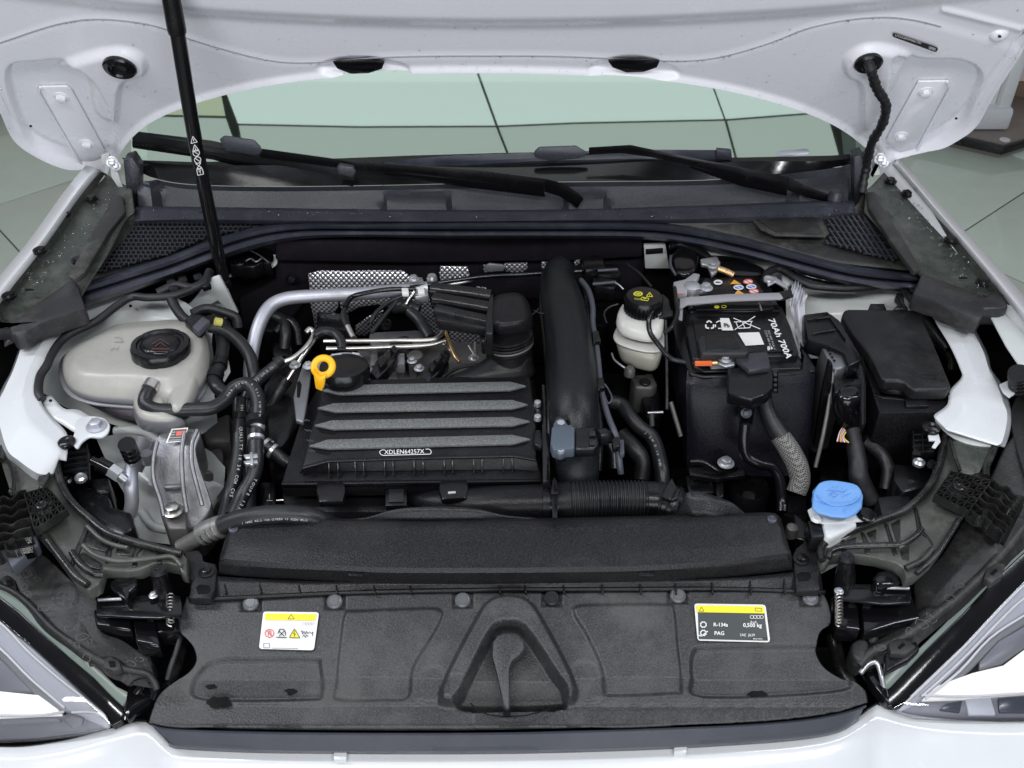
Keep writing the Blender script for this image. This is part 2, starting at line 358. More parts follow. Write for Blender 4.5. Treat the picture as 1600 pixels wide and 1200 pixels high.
def blob(name, rings, m, n=28, parent=CAR, label=None, sub=1, capz=0.0, closed_bottom=True):
    bm = bmesh.new(); RR = []
    for r in rings:
        q = resample(cat(r, 5, True), n, True); RR.append([bm.verts.new(W(p)) for p in q])
    for a, b in zip(RR, RR[1:]):
        for k in range(n): bm.faces.new((a[k], a[(k + 1) % n], b[(k + 1) % n], b[k]))
    for r, s in ((RR[0], capz), (RR[-1], 0)):
        c = sum((v.co for v in r), Vector()) / n; cv = bm.verts.new(c + Vector((0, 0, s)))
        mid = [bm.verts.new(v.co.lerp(c, 0.5) + Vector((0, 0, s * 0.8))) for v in r]
        for k in range(n):
            bm.faces.new((r[k], r[(k + 1) % n], mid[(k + 1) % n], mid[k])); bm.faces.new((mid[k], mid[(k + 1) % n], cv))
    bmesh.ops.recalc_face_normals(bm, faces=bm.faces)
    for f in bm.faces: f.smooth = True
    me = bpy.data.meshes.new(name); bm.to_mesh(me); bm.free(); o = link(name, me, m, parent, label)
    if sub:
        s = o.modifiers.new('s', 'SUBSURF'); s.levels = sub; s.render_levels = sub
    return o
def rotz(v):
    return Vector(v).normalized().to_track_quat('Z', 'Y').to_matrix().to_4x4()
_cache = {}
def lathe(name, loc, prof, m, axis=(0, 0, 1), seg=24, parent=CAR, label=None, key=None, kind=None, spin=0.0, bevel=0, ang=30):
    """prof: (radius, height) list; loc: (px, py, z) or Vector"""
    key = key or (name, tuple(prof), seg, m)
    if key not in _cache:
        bm = bmesh.new(); rings = []
        for r, h in prof:
            if r < 1e-6: rings.append([bm.verts.new((0, 0, h))])
            else: rings.append([bm.verts.new((r * math.cos(2 * math.pi * k / seg), r * math.sin(2 * math.pi * k / seg), h)) for k in range(seg)])
        for a, b in zip(rings, rings[1:]):
            for k in range(seg):
                k2 = (k + 1) % seg
                q = [a[k % len(a)], a[k2 % len(a)], b[k2 % len(b)], b[k % len(b)]]; u = []
                for v in q:
                    if v not in u: u.append(v)
                if len(u) > 2: bm.faces.new(u)
        for rg in (rings[0], rings[-1]):
            if len(rg) > 2: bm.faces.new(rg)
        _cache[key] = finish(bm, name, bevel, ang=ang)
    o = link(name, _cache[key], m, parent, label, kind)
    L = loc if isinstance(loc, Vector) else P(*loc)
    o.matrix_world = Matrix.Translation(L) @ rotz(axis) @ Matrix.Rotation(spin, 4, 'Z'); o.matrix_parent_inverse = Matrix()
    return o
def bolt(loc, r=0.008, m='zinc', parent=CAR, axis=(0, 0, 1), name='bolt', label=None, washer=1.55, h=None):
    """hex head on a flange"""
    h = h or r * 0.8; key = ('hex', round(r, 5), round(h, 5), washer, m)
    if key not in _cache:
        bm = bmesh.new()
        def ring(rr, z, s): return [bm.verts.new((rr * math.cos(2 * math.pi * k / s), rr * math.sin(2 * math.pi * k / s), z)) for k in range(s)]
        def stack(rs):
            bm.faces.new(rs[0][::-1]); bm.faces.new(rs[-1]); s = len(rs[0])
            for a, b in zip(rs, rs[1:]):
                for k in range(s): bm.faces.new((a[k], a[(k + 1) % s], b[(k + 1) % s], b[k]))
        stack([ring(r * washer, 0, 20), ring(r * washer, r * 0.16, 20), ring(r * 1.05, r * 0.3, 20)])
        stack([ring(r, r * 0.25, 6), ring(r, r * 0.25 + h, 6), ring(r * 0.82, r * 0.35 + h, 6)])
        _cache[key] = finish(bm, 'bolt', 0, ang=25)
    o = link(name, _cache[key], m, parent, label)
    L = loc if isinstance(loc, Vector) else P(*loc)
    o.matrix_world = Matrix.Translation(L) @ rotz(axis) @ Matrix.Rotation(0.3, 4, 'Z'); return o
def decal(name, pts, plane, m, parent, lift=0.0012, smooth_n=0, label=None, hole=None):
    """flat print: polygon laid on a plane"""
    if smooth_n: pts = [tuple(p[:2]) for p in cat(pts, smooth_n, True)]
    bm = bmesh.new(); bm.faces.new([bm.verts.new(P(p[0], p[1], plane, lift)) for p in pts])
    bmesh.ops.triangulate(bm, faces=bm.faces)
    return link(name, finish(bm, name, smooth=False), m, parent, label)
def text(s, px, py, size, plane, m, parent, ang=0.0, lift=0.0016, ax=None, ay=None, name='lettering', label=None, align='LEFT', bold=0.0):
    """lettering laid flat on a plane; size = cap height in traced pixels, ax/ay = picture directions of the text axes"""
    cu = bpy.data.curves.new('t', 'FONT'); cu.body = s; cu.align_x = align; cu.size = 1.0; cu.offset = bold; cu.resolution_u = 2
    o = bpy.data.objects.new('t', cu); me = bpy.data.meshes.new_from_object(o); bpy.data.objects.remove(o); bpy.data.curves.remove(cu)
    a = R(ang); ax = ax or (math.cos(a), math.sin(a)); ay = ay or (math.sin(a), -math.cos(a)); k = size / 0.7
    for v in me.vertices:
        x, y = v.co.x * k, v.co.y * k
        v.co = P(px + x * ax[0] + y * ay[0], py + x * ax[1] + y * ay[1], plane, lift)
    return link(name, me, m, parent, label)
def ringdecal(name, cx, cy, rx, ry, wdt, plane, m, parent, lift=0.0016, seg=20):
    bm = bmesh.new(); A = []
    for k in range(seg):
        a = 2 * math.pi * k / seg
        A.append((bm.verts.new(P(cx + rx * math.cos(a), cy + ry * math.sin(a), plane, lift)), bm.verts.new(P(cx + (rx - wdt) * math.cos(a), cy + (ry - wdt) * math.sin(a), plane, lift))))
    for k in range(seg): bm.faces.new((A[k][0], A[(k + 1) % seg][0], A[(k + 1) % seg][1], A[k][1]))
    return link(name, finish(bm, name, smooth=False), m, parent)
def lines(name, segs, wpx, plane, m, parent, lift=0.0016, kind=None):
    """printed strokes: list of polylines in picture coordinates"""
    bm = bmesh.new()
    for s in segs:
        for a, b in zip(s, s[1:]):
            dx, dy = b[0] - a[0], b[1] - a[1]; L = math.hypot(dx, dy) or 1; nx, ny = -dy / L * wpx / 2, dx / L * wpx / 2
            bm.faces.new([bm.verts.new(P(x, y, plane, lift)) for x, y in ((a[0] + nx, a[1] + ny), (b[0] + nx, b[1] + ny), (b[0] - nx, b[1] - ny), (a[0] - nx, a[1] - ny))])
    me = bpy.data.meshes.new(name); bm.to_mesh(me); bm.free(); return link(name, me, m, parent, kind=kind)
# ---- signed distance features in traced coordinates (relief of pressed / moulded surfaces)
def sdf(X, Y, poly):
    A = np.array(poly, float); d = np.full(X.shape, 1e9); ins = np.zeros(X.shape, bool); n = len(A)
    for i in range(n):
        a, b = A[i], A[(i + 1) % n]; e = b - a; wx, wy = X - a[0], Y - a[1]
        t = np.clip((wx * e[0] + wy * e[1]) / max(1e-9, e.dot(e)), 0, 1)
        d = np.minimum(d, (wx - e[0] * t) ** 2 + (wy - e[1] * t) ** 2)
        c = ((a[1] > Y) != (b[1] > Y)) & (X < (b[0] - a[0]) * (Y - a[1]) / ((b[1] - a[1]) if b[1] != a[1] else 1e-9) + a[0])
        ins ^= c
    d = np.sqrt(d); return np.where(ins, -d, d)
def dline(X, Y, pl):
    A = np.array(pl, float); d = np.full(X.shape, 1e9)
    for a, b in zip(A, A[1:]):
        e = b - a; wx, wy = X - a[0], Y - a[1]; t = np.clip((wx * e[0] + wy * e[1]) / max(1e-9, e.dot(e)), 0, 1)
        d = np.minimum(d, (wx - e[0] * t) ** 2 + (wy - e[1] * t) ** 2)
    return np.sqrt(d)
def sstep(x): x = np.clip(x, 0, 1); return x * x * (3 - 2 * x)
def raised(X, Y, poly, h, soft):
    return h * sstep(0.5 - sdf(X, Y, poly) / soft)
def sm(pts, n=5): return [tuple(p) for p in cat(pts, n, True)]
def so(pts, n=6): return [tuple(p) for p in cat(pts, n)]
# ------------------------------------------------------------------ setting: floor, back wall, ceiling
def tag(o, label, category, kind=None):
    o['label'] = label
    if category: o['category'] = category
    if kind: o['kind'] = kind
M['tile'] = mat('polished_tile', (0.50, 0.59, 0.51), 0.08, var=0.05, coat=0.3)
M['joint'] = mat('tile_joint', (0.2, 0.21, 0.19), 0.8)
M['wall'] = mat('pink_wall', (0.68, 0.60, 0.56), 0.8); M['brown'] = mat('brown_skirting', (0.20, 0.14, 0.09), 0.6)
M['plinth'] = mat('plinth_top', (0.20, 0.175, 0.155), 0.4); M['ceil'] = mat('ceiling_board', (0.08, 0.085, 0.08), 0.8)
def slab(name, x0, x1, y0, y1, z0, z1, m, parent=None, rot=0, org=(0, 0), bev=0.0, kind=None):
    bm = bmesh.new(); add_box(bm, ((x0 + x1) / 2, (y0 + y1) / 2, (z0 + z1) / 2), (x1 - x0, y1 - y0, z1 - z0))
    o = link(name, finish(bm, name, bev), m, parent, kind=kind); o.location = (org[0], org[1], 0); o.rotation_euler = (0, 0, rot); return o
floor = slab('floor', -8, 8, -6, 9, -0.1, 0.0, 'joint', None); tag(floor, 'polished grey green tiled floor around the car', None, 'structure')
A0 = P(0, 322, 0.0); ta = R(41); TS = 0.80; gap = 0.006
bm = bmesh.new(); add_box(bm, (0, 0, 0.004), (TS - gap, TS - gap, 0.006)); tme = finish(bm, 'tile', 0.001)
tme.materials.append(M['tile'])
for i in range(-6, 9):
    for j in range(-9, 7):
        c = Vector((A0.x, A0.y, 0)) + Matrix.Rotation(ta, 3, 'Z') @ Vector(((i + 0.42) * TS, (j + 0.5) * TS, 0))
        if abs(c.x) > 5 or c.y < 1.0 or c.y > 7: continue
        o = bpy.data.objects.new('tile', tme); COL.objects.link(o); o.parent = floor; o.location = c; o.rotation_euler = (0, 0, ta)
wl = slab('wall', -8, 8, 3.4, 3.6, 0, 3.4, 'wall', None); tag(wl, 'pale pink plastered wall behind the car', None, 'structure')
sk = slab('skirting', -8, 8, 3.37, 3.398, 0, 0.11, 'brown', wl, bev=0.004)
pl = prism('plinth', [(1300, 170), (1568, 229), (1700, 190), (1560, 140)], 0.05, 'plinth', z=0.056, parent=None, bevel=0.004)
tag(pl, 'low brown display plinth on the tiled floor', 'plinth')
pe = prism('edge', [(1300, 171), (1568, 231), (1701, 191), (1700, 186), (1568, 226), (1300, 166)], 0.03, 'satin', z=0.062, parent=pl, bevel=0.001)
cb = bpy.data.objects.new('display_stand', None); COL.objects.link(cb); tag(cb, 'white display stand on the brown plinth', 'display stand'); 
c0 = P(1500, 208, 0.06); cb.location = c0
def cbox(name, x, y, z, sx, sy, sz, m, bev=0.006):
    bm = bmesh.new(); add_box(bm, (x, y, z), (sx, sy, sz)); link(name, finish(bm, name, bev), m, cb)
cbox('panel', 0.02, 0.10, 0.60, 0.24, 0.06, 1.1, 'labelw'); cbox('frame_post', 0.165, 0.09, 0.60, 0.05, 0.10, 1.2, 'paint', 0.01); cbox('foot', 0.03, 0.085, 0.045, 0.34, 0.13, 0.09, 'paint', 0.015)
lathe('corner_foot', (1567, 228, .03), [(0, .03), (.02, .028), (.026, .01), (.026, -.02)], 'paint', parent=pl)
# ceiling above the windscreen, its panels given added glow to make the glass reflection
def refl(px, py, zc=3.2, lo=0.0):
    p = P(px, py, GLASS); d = (p - CAM).normalized(); n = GLASS[1].normalized(); r = d - n * 2 * d.dot(n)
    return p + r * ((zc - p.z) / r.z)
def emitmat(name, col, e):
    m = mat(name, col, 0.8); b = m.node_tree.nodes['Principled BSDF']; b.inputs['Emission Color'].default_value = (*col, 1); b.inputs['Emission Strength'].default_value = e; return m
M['lit'] = emitmat('bright_glow_panel', (0.88, 0.95, 0.95), 1.05); M['dim'] = emitmat('dim_glow_panel', (0.62, 0.655, 0.63), 0.95)  # glow levels set for the bright and dim bands in the windscreen
M['warm'] = emitmat('warm_glow_panel', (0.70, 0.72, 0.55), 0.9); M['dk'] = emitmat('dark_glow_panel', (0.2, 0.22, 0.21), 0.3)
ceil = slab('ceiling', -4, 4, 1.0, 3.39, 3.20, 3.25, 'ceil', None); tag(ceil, 'ceiling with added glowing panels mirrored in the windscreen', None, 'structure')
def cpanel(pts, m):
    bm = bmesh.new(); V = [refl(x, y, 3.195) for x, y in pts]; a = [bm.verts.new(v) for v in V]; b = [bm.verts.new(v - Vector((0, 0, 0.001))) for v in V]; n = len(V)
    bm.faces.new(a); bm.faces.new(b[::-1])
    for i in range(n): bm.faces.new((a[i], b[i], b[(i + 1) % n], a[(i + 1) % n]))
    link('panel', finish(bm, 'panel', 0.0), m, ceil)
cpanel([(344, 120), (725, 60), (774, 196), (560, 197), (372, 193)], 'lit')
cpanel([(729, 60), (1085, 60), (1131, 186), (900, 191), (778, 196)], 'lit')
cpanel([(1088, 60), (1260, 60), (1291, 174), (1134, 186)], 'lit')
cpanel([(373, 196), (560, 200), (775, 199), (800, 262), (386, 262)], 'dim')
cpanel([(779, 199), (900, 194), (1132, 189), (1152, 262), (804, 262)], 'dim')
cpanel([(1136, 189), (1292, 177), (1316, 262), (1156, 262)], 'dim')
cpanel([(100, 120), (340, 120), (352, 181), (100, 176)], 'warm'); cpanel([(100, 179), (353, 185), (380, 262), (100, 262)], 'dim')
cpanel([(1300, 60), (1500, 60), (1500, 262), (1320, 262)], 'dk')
# ------------------------------------------------------------------ hood underside
hn = HOOD[1]; hu = Vector((0, -math.cos(PHI), math.sin(PHI)))
arc = so([(166, 262), (184, 246), (200, 218), (235, 187), (290, 162), (360, 141), (430, 127), (520, 116), (640, 110), (780, 109), (900, 112), (1010, 118), (1100, 130), (1180, 147), (1250, 168), (1310, 195), (1350, 225), (1374, 252)])
left = so([(-60, 60), (-25, 130), (0, 170), (22, 215), (60, 243), (110, 262), (166, 262)])
right = so([(1374, 252), (1412, 247), (1465, 231), (1497, 215), (1526, 192), (1552, 146), (1581, 101), (1603, 66), (1660, -30)])
grvR = so([(1400, 232), (1435, 226), (1465, 214), (1503, 186), (1522, 158), (1542, 128), (1572, 88), (1600, 50), (1630, 0)])
grvL = so([(-30, 90), (0, 146), (28, 198), (70, 230), (120, 248), (150, 252)])
seam = so([(-40, 78), (0, 67), (90, 38), (160, 30), (240, 40), (300, 62), (400, 90), (470, 98), (560, 92), (640, 88), (780, 87), (880, 88), (1000, 93), (1070, 95), (1130, 88), (1200, 68), (1270, 42), (1350, 28), (1420, 30), (1500, 50), (1620, 85)])
seamx = [p[0] for p in seam]; seamy = [p[1] for p in seam]
padl = sm([(12, 112), (60, 100), (108, 99), (150, 128), (178, 190), (176, 245), (130, 262), (60, 235), (30, 190)])
padr = sm([(1532, 118), (1500, 98), (1440, 96), (1398, 84), (1392, 120), (1380, 180), (1388, 245), (1450, 235), (1500, 200), (1520, 160)])
bossl = sm([(90, 105), (140, 84), (190, 76), (222, 88), (225, 112), (190, 128), (180, 190), (150, 180), (135, 120)])
bossr = sm([(1322, 92), (1350, 72), (1392, 74), (1420, 88), (1410, 110), (1385, 160), (1350, 200), (1345, 130), (1325, 115)])
bufl = sm([(498, 108), (520, 96), (560, 92), (600, 95), (640, 110), (570, 118)]); bufr = sm([(920, 109), (950, 95), (990, 91), (1030, 98), (1060, 116), (990, 116)])
def hooddisp(X, Y):
    ys = np.interp(X, seamx, seamy); h = -0.0025 * sstep((ys - Y) / 16 + 0.5)
    
    yc = 50 + 14 * ((X - 780) / 420) ** 2 * -1
    h += 0.012 * sstep((np.maximum(yc - 16, -60) - Y) / 34 + 0.5)
    h += raised(X, Y, padl, -0.014, 11) + raised(X, Y, padr, -0.014, 11)
    h += raised(X, Y, bossl, 0.012, 11) + raised(X, Y, bossr, 0.012, 11)
    h += raised(X, Y, bufl, -0.008, 8) + raised(X, Y, bufr, -0.008, 8)
    h += -0.005 * np.exp(-(dline(X, Y, grvR) / 3.0) ** 2) - 0.005 * np.exp(-(dline(X, Y, grvL) / 3.0) ** 2)
    # rolled rear lip
    h += 0.007 * np.exp(-(dline(X, Y, arc) / 4.0) ** 2) + 0.006 * np.exp(-(dline(X, Y, left[8:]) / 5.0) ** 2) + 0.006 * np.exp(-(dline(X, Y, right) / 3.5) ** 2)
    h += 0.004 * np.exp(-((Y - (18 + (X - 1480) * 0.25)) / 4) ** 2) * (X > 1470)
    return h
hood = group('hood', 'open white hood seen from underneath at the top of the picture')
low = left[:-1] + arc + right[1:]
lx = [p[0] for p in low]
rowsh = []
# rows run from the lower outline upward
NH = 760
lowr = resample([np.array(p) for p in low], NH)
def toprow(q):
    return np.array([q[0], -80.0])
bm = bmesh.new(); NR = 110; XX = np.zeros((NR, NH)); YY = np.zeros((NR, NH))
for k, q in enumerate(lowr):
    tx = -150 + (1720 + 150) * k / (NH - 1); tx = 0.75 * q[0] + 0.25 * tx if 0 else q[0] + (tx - q[0]) * 0.35
    for i in range(NR):
        t = i / (NR - 1); XX[i, k] = q[0] + (tx - q[0]) * t; YY[i, k] = q[1] + (-90 - q[1]) * t
DD = hooddisp(XX, YY); XXh, YYh, DDh = XX, YY, DD
vv = [[bm.verts.new(P(XX[i, k], YY[i, k], HOOD) + hn * float(DD[i, k])) for k in range(NH)] for i in range(NR)]
for e in range(1, 5):   # on to the front edge of the hood, above the frame
    base = [v.co.copy() for v in vv[NR - 1]] if e == 1 else base
    vv.append([bm.verts.new(Vector((b.x * (1 - 0.03 * e), b.y, b.z)) + hu * 0.13 * e) for b in base])
for i in range(len(vv) - 1):
    for k in range(NH - 1): bm.faces.new((vv[i][k], vv[i][k + 1], vv[i + 1][k + 1], vv[i + 1][k]))
me = finish(bm, 'inner_panel', ang=60)
inner = link('inner_panel', me, 'hoodpaint', hood)
bm = bmesh.new(); vo = []
for j, off in ((0, 0.004), (1, 0.02)):
    vo.append([bm.verts.new(vv_co - hn * off) for vv_co in [P(q[0], q[1] + (2 if j == 0 else 4), HOOD) for q in lowr]])
top = [bm.verts.new(Vector((v.co.x * 0.9, v.co.y, v.co.z)) - hn * 0.03 + hu * (1.0)) for v in vo[1]]; vo.append(top)
for i in range(2):
    for k in range(NH - 1): bm.faces.new((vo[i][k], vo[i][k + 1], vo[i + 1][k + 1], vo[i + 1][k]))
outer = link('outer_skin', finish(bm, 'outer_skin', ang=60), 'paint', hood)
liner = blob  # (name kept short below)
L0 = so([(340, -6), (400, 5), (460, 12), (600, 12), (800, 11), (960, 11), (1050, 8), (1110, 2), (1160, -8)])
loft('insulation_mat', [[(x, y, (HOOD[0] + hn * 0.012, hn)) for x, y in L0]], 'felt') if 0 else None
PLH = (HOOD[0] + hn * 0.004, hn)
prism('insulation_mat', [(x, y) for x, y in L0] + [(1300, -120), (1250, -240), (300, -240), (230, -120)], 0.03, 'felt', z=PLH, dirv=-hn, parent=hood, bevel=0.003, label='black felt insulation mat')
def hp(px, py, off=0.0): return (px, py, (HOOD[0] + hn * off, hn))
for (pts, bl) in (([(60, 143), (63, 136), (104, 135), (111, 140), (164, 236), (160, 243), (134, 262), (122, 250)], ((96, 151), (136, 224))),
                  ([(1435, 128), (1480, 127), (1484, 138), (1432, 236), (1412, 246), (1385, 220), (1388, 212)], ((1446, 143), (1407, 212)))):
    o = prism('hinge_plate', pts, 0.004, 'hoodpaint', z=(HOOD[0] - hn * 0.009, hn), dirv=-hn, parent=hood, bevel=0.0015)
    for b in bl: bolt(P(*hp(*b, -0.009)), 0.0085, 'hoodpaint', parent=hood, axis=hn)
lathe('rubber_grommet', hp(187, 106, 0.0145), [(0, 0), (0.010, 0.001), (0.012, 0.004), (0.0155, 0.003), (0.018, 0.006), (0.024, 0.005), (0.0265, 0.002), (0.026, -0.004)], 'gloss', axis=hn, parent=hood, label='round black grommet with no cable')
lathe('rubber_grommet', hp(1357, 99, 0.0145), [(0, 0.012), (0.009, 0.011), (0.012, 0.007), (0.019, 0.006), (0.0225, 0.002), (0.022, -0.004)], 'satin', axis=hn, parent=hood, label='round black grommet where the cable enters')
for cx, cy in ((561, 104), (991, 102)):
    pts = [(cx - 41, cy - 6), (cx - 30, cy - 8), (cx + 28, cy - 8), (cx + 40, cy - 6), (cx + 36, cy + 4), (cx + 15, cy + 11), (cx - 12, cy + 12), (cx - 34, cy + 4)]
    b = prism('rubber_buffer', pts, 0.004, 'gloss', z=(HOOD[0] + hn * 0.003, hn), dirv=-hn, parent=hood, bevel=0.0015, smooth_n=0)
    prism('buffer_lip', [(cx - 26, cy - 7), (cx + 26, cy - 7), (cx + 20, cy), (cx - 20, cy)], 0.01, 'satin', z=(HOOD[0] + hn * 0.009, hn), dirv=-hn, parent=b, bevel=0.002) if 0 else None
for (x, y, r) in ((48, 197, 2.4), (1494, 185, 2.4)):
    decal('drain_hole', [(x + r * math.cos(a / 10 * 2 * math.pi), y + r * 0.8 * math.sin(a / 10 * 2 * math.pi)) for a in range(10)], (HOOD[0] + hn * (0.004 if y > 100 else -0.002), hn), 'dark', hood, lift=0.001)
st1 = decal('sticker', [(1396, 52), (1399, 52), (1464, 74), (1466, 77), (1463, 81), (1460, 81), (1396, 58), (1394, 55)], (HOOD[0] + hn * 0.004, hn), 'darkprint', hood, lift=0.001, label='narrow black sticker with a printed number')
text('LFV2A28Y6P6061783', 1398, 56.3, 3.4, (HOOD[0] + hn * 0.004, hn), 'white', st1 if False else hood, ang=17.5, lift=0.003, name='sticker_lettering')
for k in range(4): ringdecal('sticker_ring', 1453 + k * 2.4, 74.5 + k * 0.8, 2.0, 2.0, 0.6, (HOOD[0] + hn * 0.004, hn), 'white', hood, lift=0.003, seg=10)
bm = bmesh.new(); add_tube(bm, [P(x, y, (HOOD[0] + hn * (float(hooddisp(np.array([[x]]), np.array([[y]]))[0, 0]) + .0004), hn)) for x, y in seam[4:-8]], .0013, 6)
link('seam_bead', finish(bm, 'seam_bead', ang=80), 'sealer_shade', hood)
# cable to the hood
HO = lambda d: (HOOD[0] + hn * d, hn)
V = [P(1357, 98, HO(.02)), P(1361, 110, HO(.035)), P(1370, 138, HO(.04)), P(1384, 163, HO(.045)), P(1379, 193, HO(.045)), P(1362, 224, HO(.045)), P(1354, 260, ('Y', .975)), P(1347, 300, ('Y', .96))]
bellows_pts = [tuple(v) for v in V]
bm = bmesh.new(); Vc = [Vector(p) for p in cat(bellows_pts, 12)]
add_tube(bm, Vc, [0.0078 + 0.0011 * math.sin(i * 1.9) + 0.0006 * math.sin(i * 0.7) for i in range(len(Vc))], 10)
link('cable', finish(bm, 'cable', ang=80), 'tape', CAR, 'black taped cable hanging from the hood to the cowl')
# hinges
for (s, px, py) in ((-1, 172, 255), (1, 1372, 250)):
    g = group('hood_hinge', 'white hood hinge at the %s' % ('windscreen corner near the gas strut' if s < 0 else 'windscreen corner under the cable'))
    prism('bracket', [(px - 14, py - 12), (px - 2, py - 16), (px + 2, py + 2), (px - 4, py + 18), (px - 9, py + 14), (px - 7, py + 2), (px - 14, py)], 0.006, 'primer', z=('Y', 1.0), dirv=(0, 1, 0), parent=g, bevel=0.001)
    prism('arm', [(px + s * 0 - 1, py), (px + 6, py - 4), (px + 12, py + 14 if s < 0 else py - 10), (px + (22 if s < 0 else -8), py + 44 if s < 0 else py + 28), (px + (18 if s < 0 else -14), py + 46 if s < 0 else py + 24), (px + 2, py + 22)], 0.004, 'primer', z=('Y', 0.99), dirv=(0, 1, 0), parent=g, bevel=0.001)
    bolt(P(px + 3, py - 2, ('Y', 0.985)), 0.007, 'zinc', parent=g, axis=(-s * 0.3, -1, 0.3)); bolt(P(px + 9, py + 4, ('Y', 0.985)), 0.006, 'zinc', parent=g, axis=(-s * 0.3, -1, 0.3))
for gv in (grvR, grvL):
    bm = bmesh.new(); add_tube(bm, [P(x, y, (HOOD[0] + hn * (float(hooddisp(np.array([[x]]), np.array([[y]]))[0, 0]) + .0006), hn)) for x, y in gv[1:-1]], .0011, 6)
    link('fold_line', finish(bm, 'fold_line', ang=80), 'sealer_shade', hood)  # dark tube painted along the fold in place of groove shade
lathe('pressed_dome', hp(1561, 56, -0.001), [(0, .007), (.006, .0065), (.012, .003), (.016, -.003)], 'hoodpaint', axis=hn, parent=hood)
decal('drain_hole', [(1562 + 3 * math.cos(a / 1.6), 57 + 2.2 * math.sin(a / 1.6)) for a in range(10)], (HOOD[0] + hn * .0066, hn), 'dark', hood, lift=.001)
for pts_ in ([(1480, 127), (1484, 138), (1432, 236), (1412, 246)], [(63, 136), (60, 143), (122, 250), (134, 262)]):
    bm = bmesh.new(); add_tube(bm, [P(x, y, (HOOD[0] - hn * .007, hn)) for x, y in pts_], .0026, 8); link('plate_edge', finish(bm, 'plate_edge'), 'hoodpaint', hood)
# gas strut
gs = group('gas_strut', 'black gas strut holding the hood up')
def DY(px, py, y): return tuple(P(px, py, ('Y', y)))
tube('cylinder', [DY(341, 400, 0.765), DY(305, 220, 0.76), DY(277, 50, 0.755)], 0.0112, 'gloss', gs, n=4, seg=20, world=True)
tube('end_cap', [DY(277.5, 53, 0.755), DY(276, 46, 0.755), DY(266, -10, 0.752), DY(264, -24, 0.752)], [0.0112, 0.0138, 0.0132, 0.012], 'satin', gs, n=3, seg=20, world=True)
tube('piston_rod', [DY(266, 3, 0.752), DY(255, -60, 0.75)], 0.006, 'chrome', gs, n=2, world=True)
tube('piston_tube', [DY(350, 438, 0.768), DY(340, 395, 0.765)], 0.0098, 'satin', gs, n=2, seg=16, world=True)
lathe('ball_joint', Vector(DY(350, 442, 0.768)), [(0, 0.012), (0.009, 0.010), (0.013, 0.002), (0.012, -0.008), (0.006, -0.012), (0, -0.012)], 'satin', axis=(0.2, -0.3, 1), parent=gs)
SP = plane3((277, 50, ('Y', 0.742)), (341, 400, ('Y', 0.752)), (300, 50, ('Y', 0.7422)))
sx = (0.205, 1.0)
def sp(t, o=0): return (312.5 + t * 0.205 + o, 268 + t + -o * 0.205)
def strutsym(n, segs, y0): lines(n, [[(sp(y - 268, x)[0] - 0, sp(y - 268, x)[1]) for x, y in s] for s in segs], 1.0, SP, 'white', gs, lift=0.0)
for yy in (218, 231): strutsym('symbol', [[(-5, yy + 5), (0, yy - 5), (5, yy + 5), (-5, yy + 5)], [(0, yy - 1), (0, yy + 3)]], yy)
for yy in (239, 250):
    strutsym('symbol', [[(5 * math.cos(a * math.pi / 6), yy + 5 * math.sin(a * math.pi / 6)) for a in range(13)], [(-3.5, yy - 3.5), (3.5, yy + 3.5)]], yy)
strutsym('symbol', [[(-4, 255), (4, 263)], [(4, 255), (-4, 263)], [(-4, 255), (4, 255)], [(-4, 263), (4, 263)]], 259)
strutsym('symbol', [[(-4.5, 264.5), (4.5, 264.5), (4.5, 273), (-4.5, 273), (-4.5, 264.5)], [(-2, 267), (2, 267)], [(0, 267), (0, 271)]], 268)
# ------------------------------------------------------------------ windscreen
ws = group('windscreen', 'green tinted windscreen behind the wipers')
bm = bmesh.new(); GV = [[bm.verts.new(P(205 + 1155 * k / 24, y, GLASS)) for k in range(25)] for y in (40, 110, 180, 262)]
for a_, b_ in zip(GV, GV[1:]):
    for k in range(24): bm.faces.new((a_[k], a_[k + 1], b_[k + 1], b_[k]))
gl = link('glass', finish(bm, 'glass'), 'glass', ws)
prism('dashboard', [(230, 262), (1340, 262), (1330, 130), (230, 130)], 0.02, 'dark', z=0.90, parent=ws, bevel=0)
decal('black_border', [(200, 256), (300, 262), (500, 259), (780, 250), (1100, 253), (1300, 253), (1400, 244)] + [(1400, 238), (1335, 240), (1300, 243), (1160, 246), (1100, 246), (830, 238), (780, 239), (640, 243), (540, 247), (430, 251), (300, 253), (215, 250)], GLASS, 'gloss', ws, lift=0.002)
prism('number_plate', [(1212, 239), (1216, 236), (1258, 232), (1264, 234), (1265, 238), (1261, 241), (1219, 246), (1212, 244)], 0.001, 'alupipe', z=GLASS, parent=ws, bevel=0.0003, dirv=(0, 0.4, -0.8), label='small pale strip behind the lower glass edge')
decal('glass_sticker', [(1213, 218), (1246, 215), (1249, 228), (1214, 231)], GLASS, 'greyprint', ws, lift=0.0005) if 0 else None
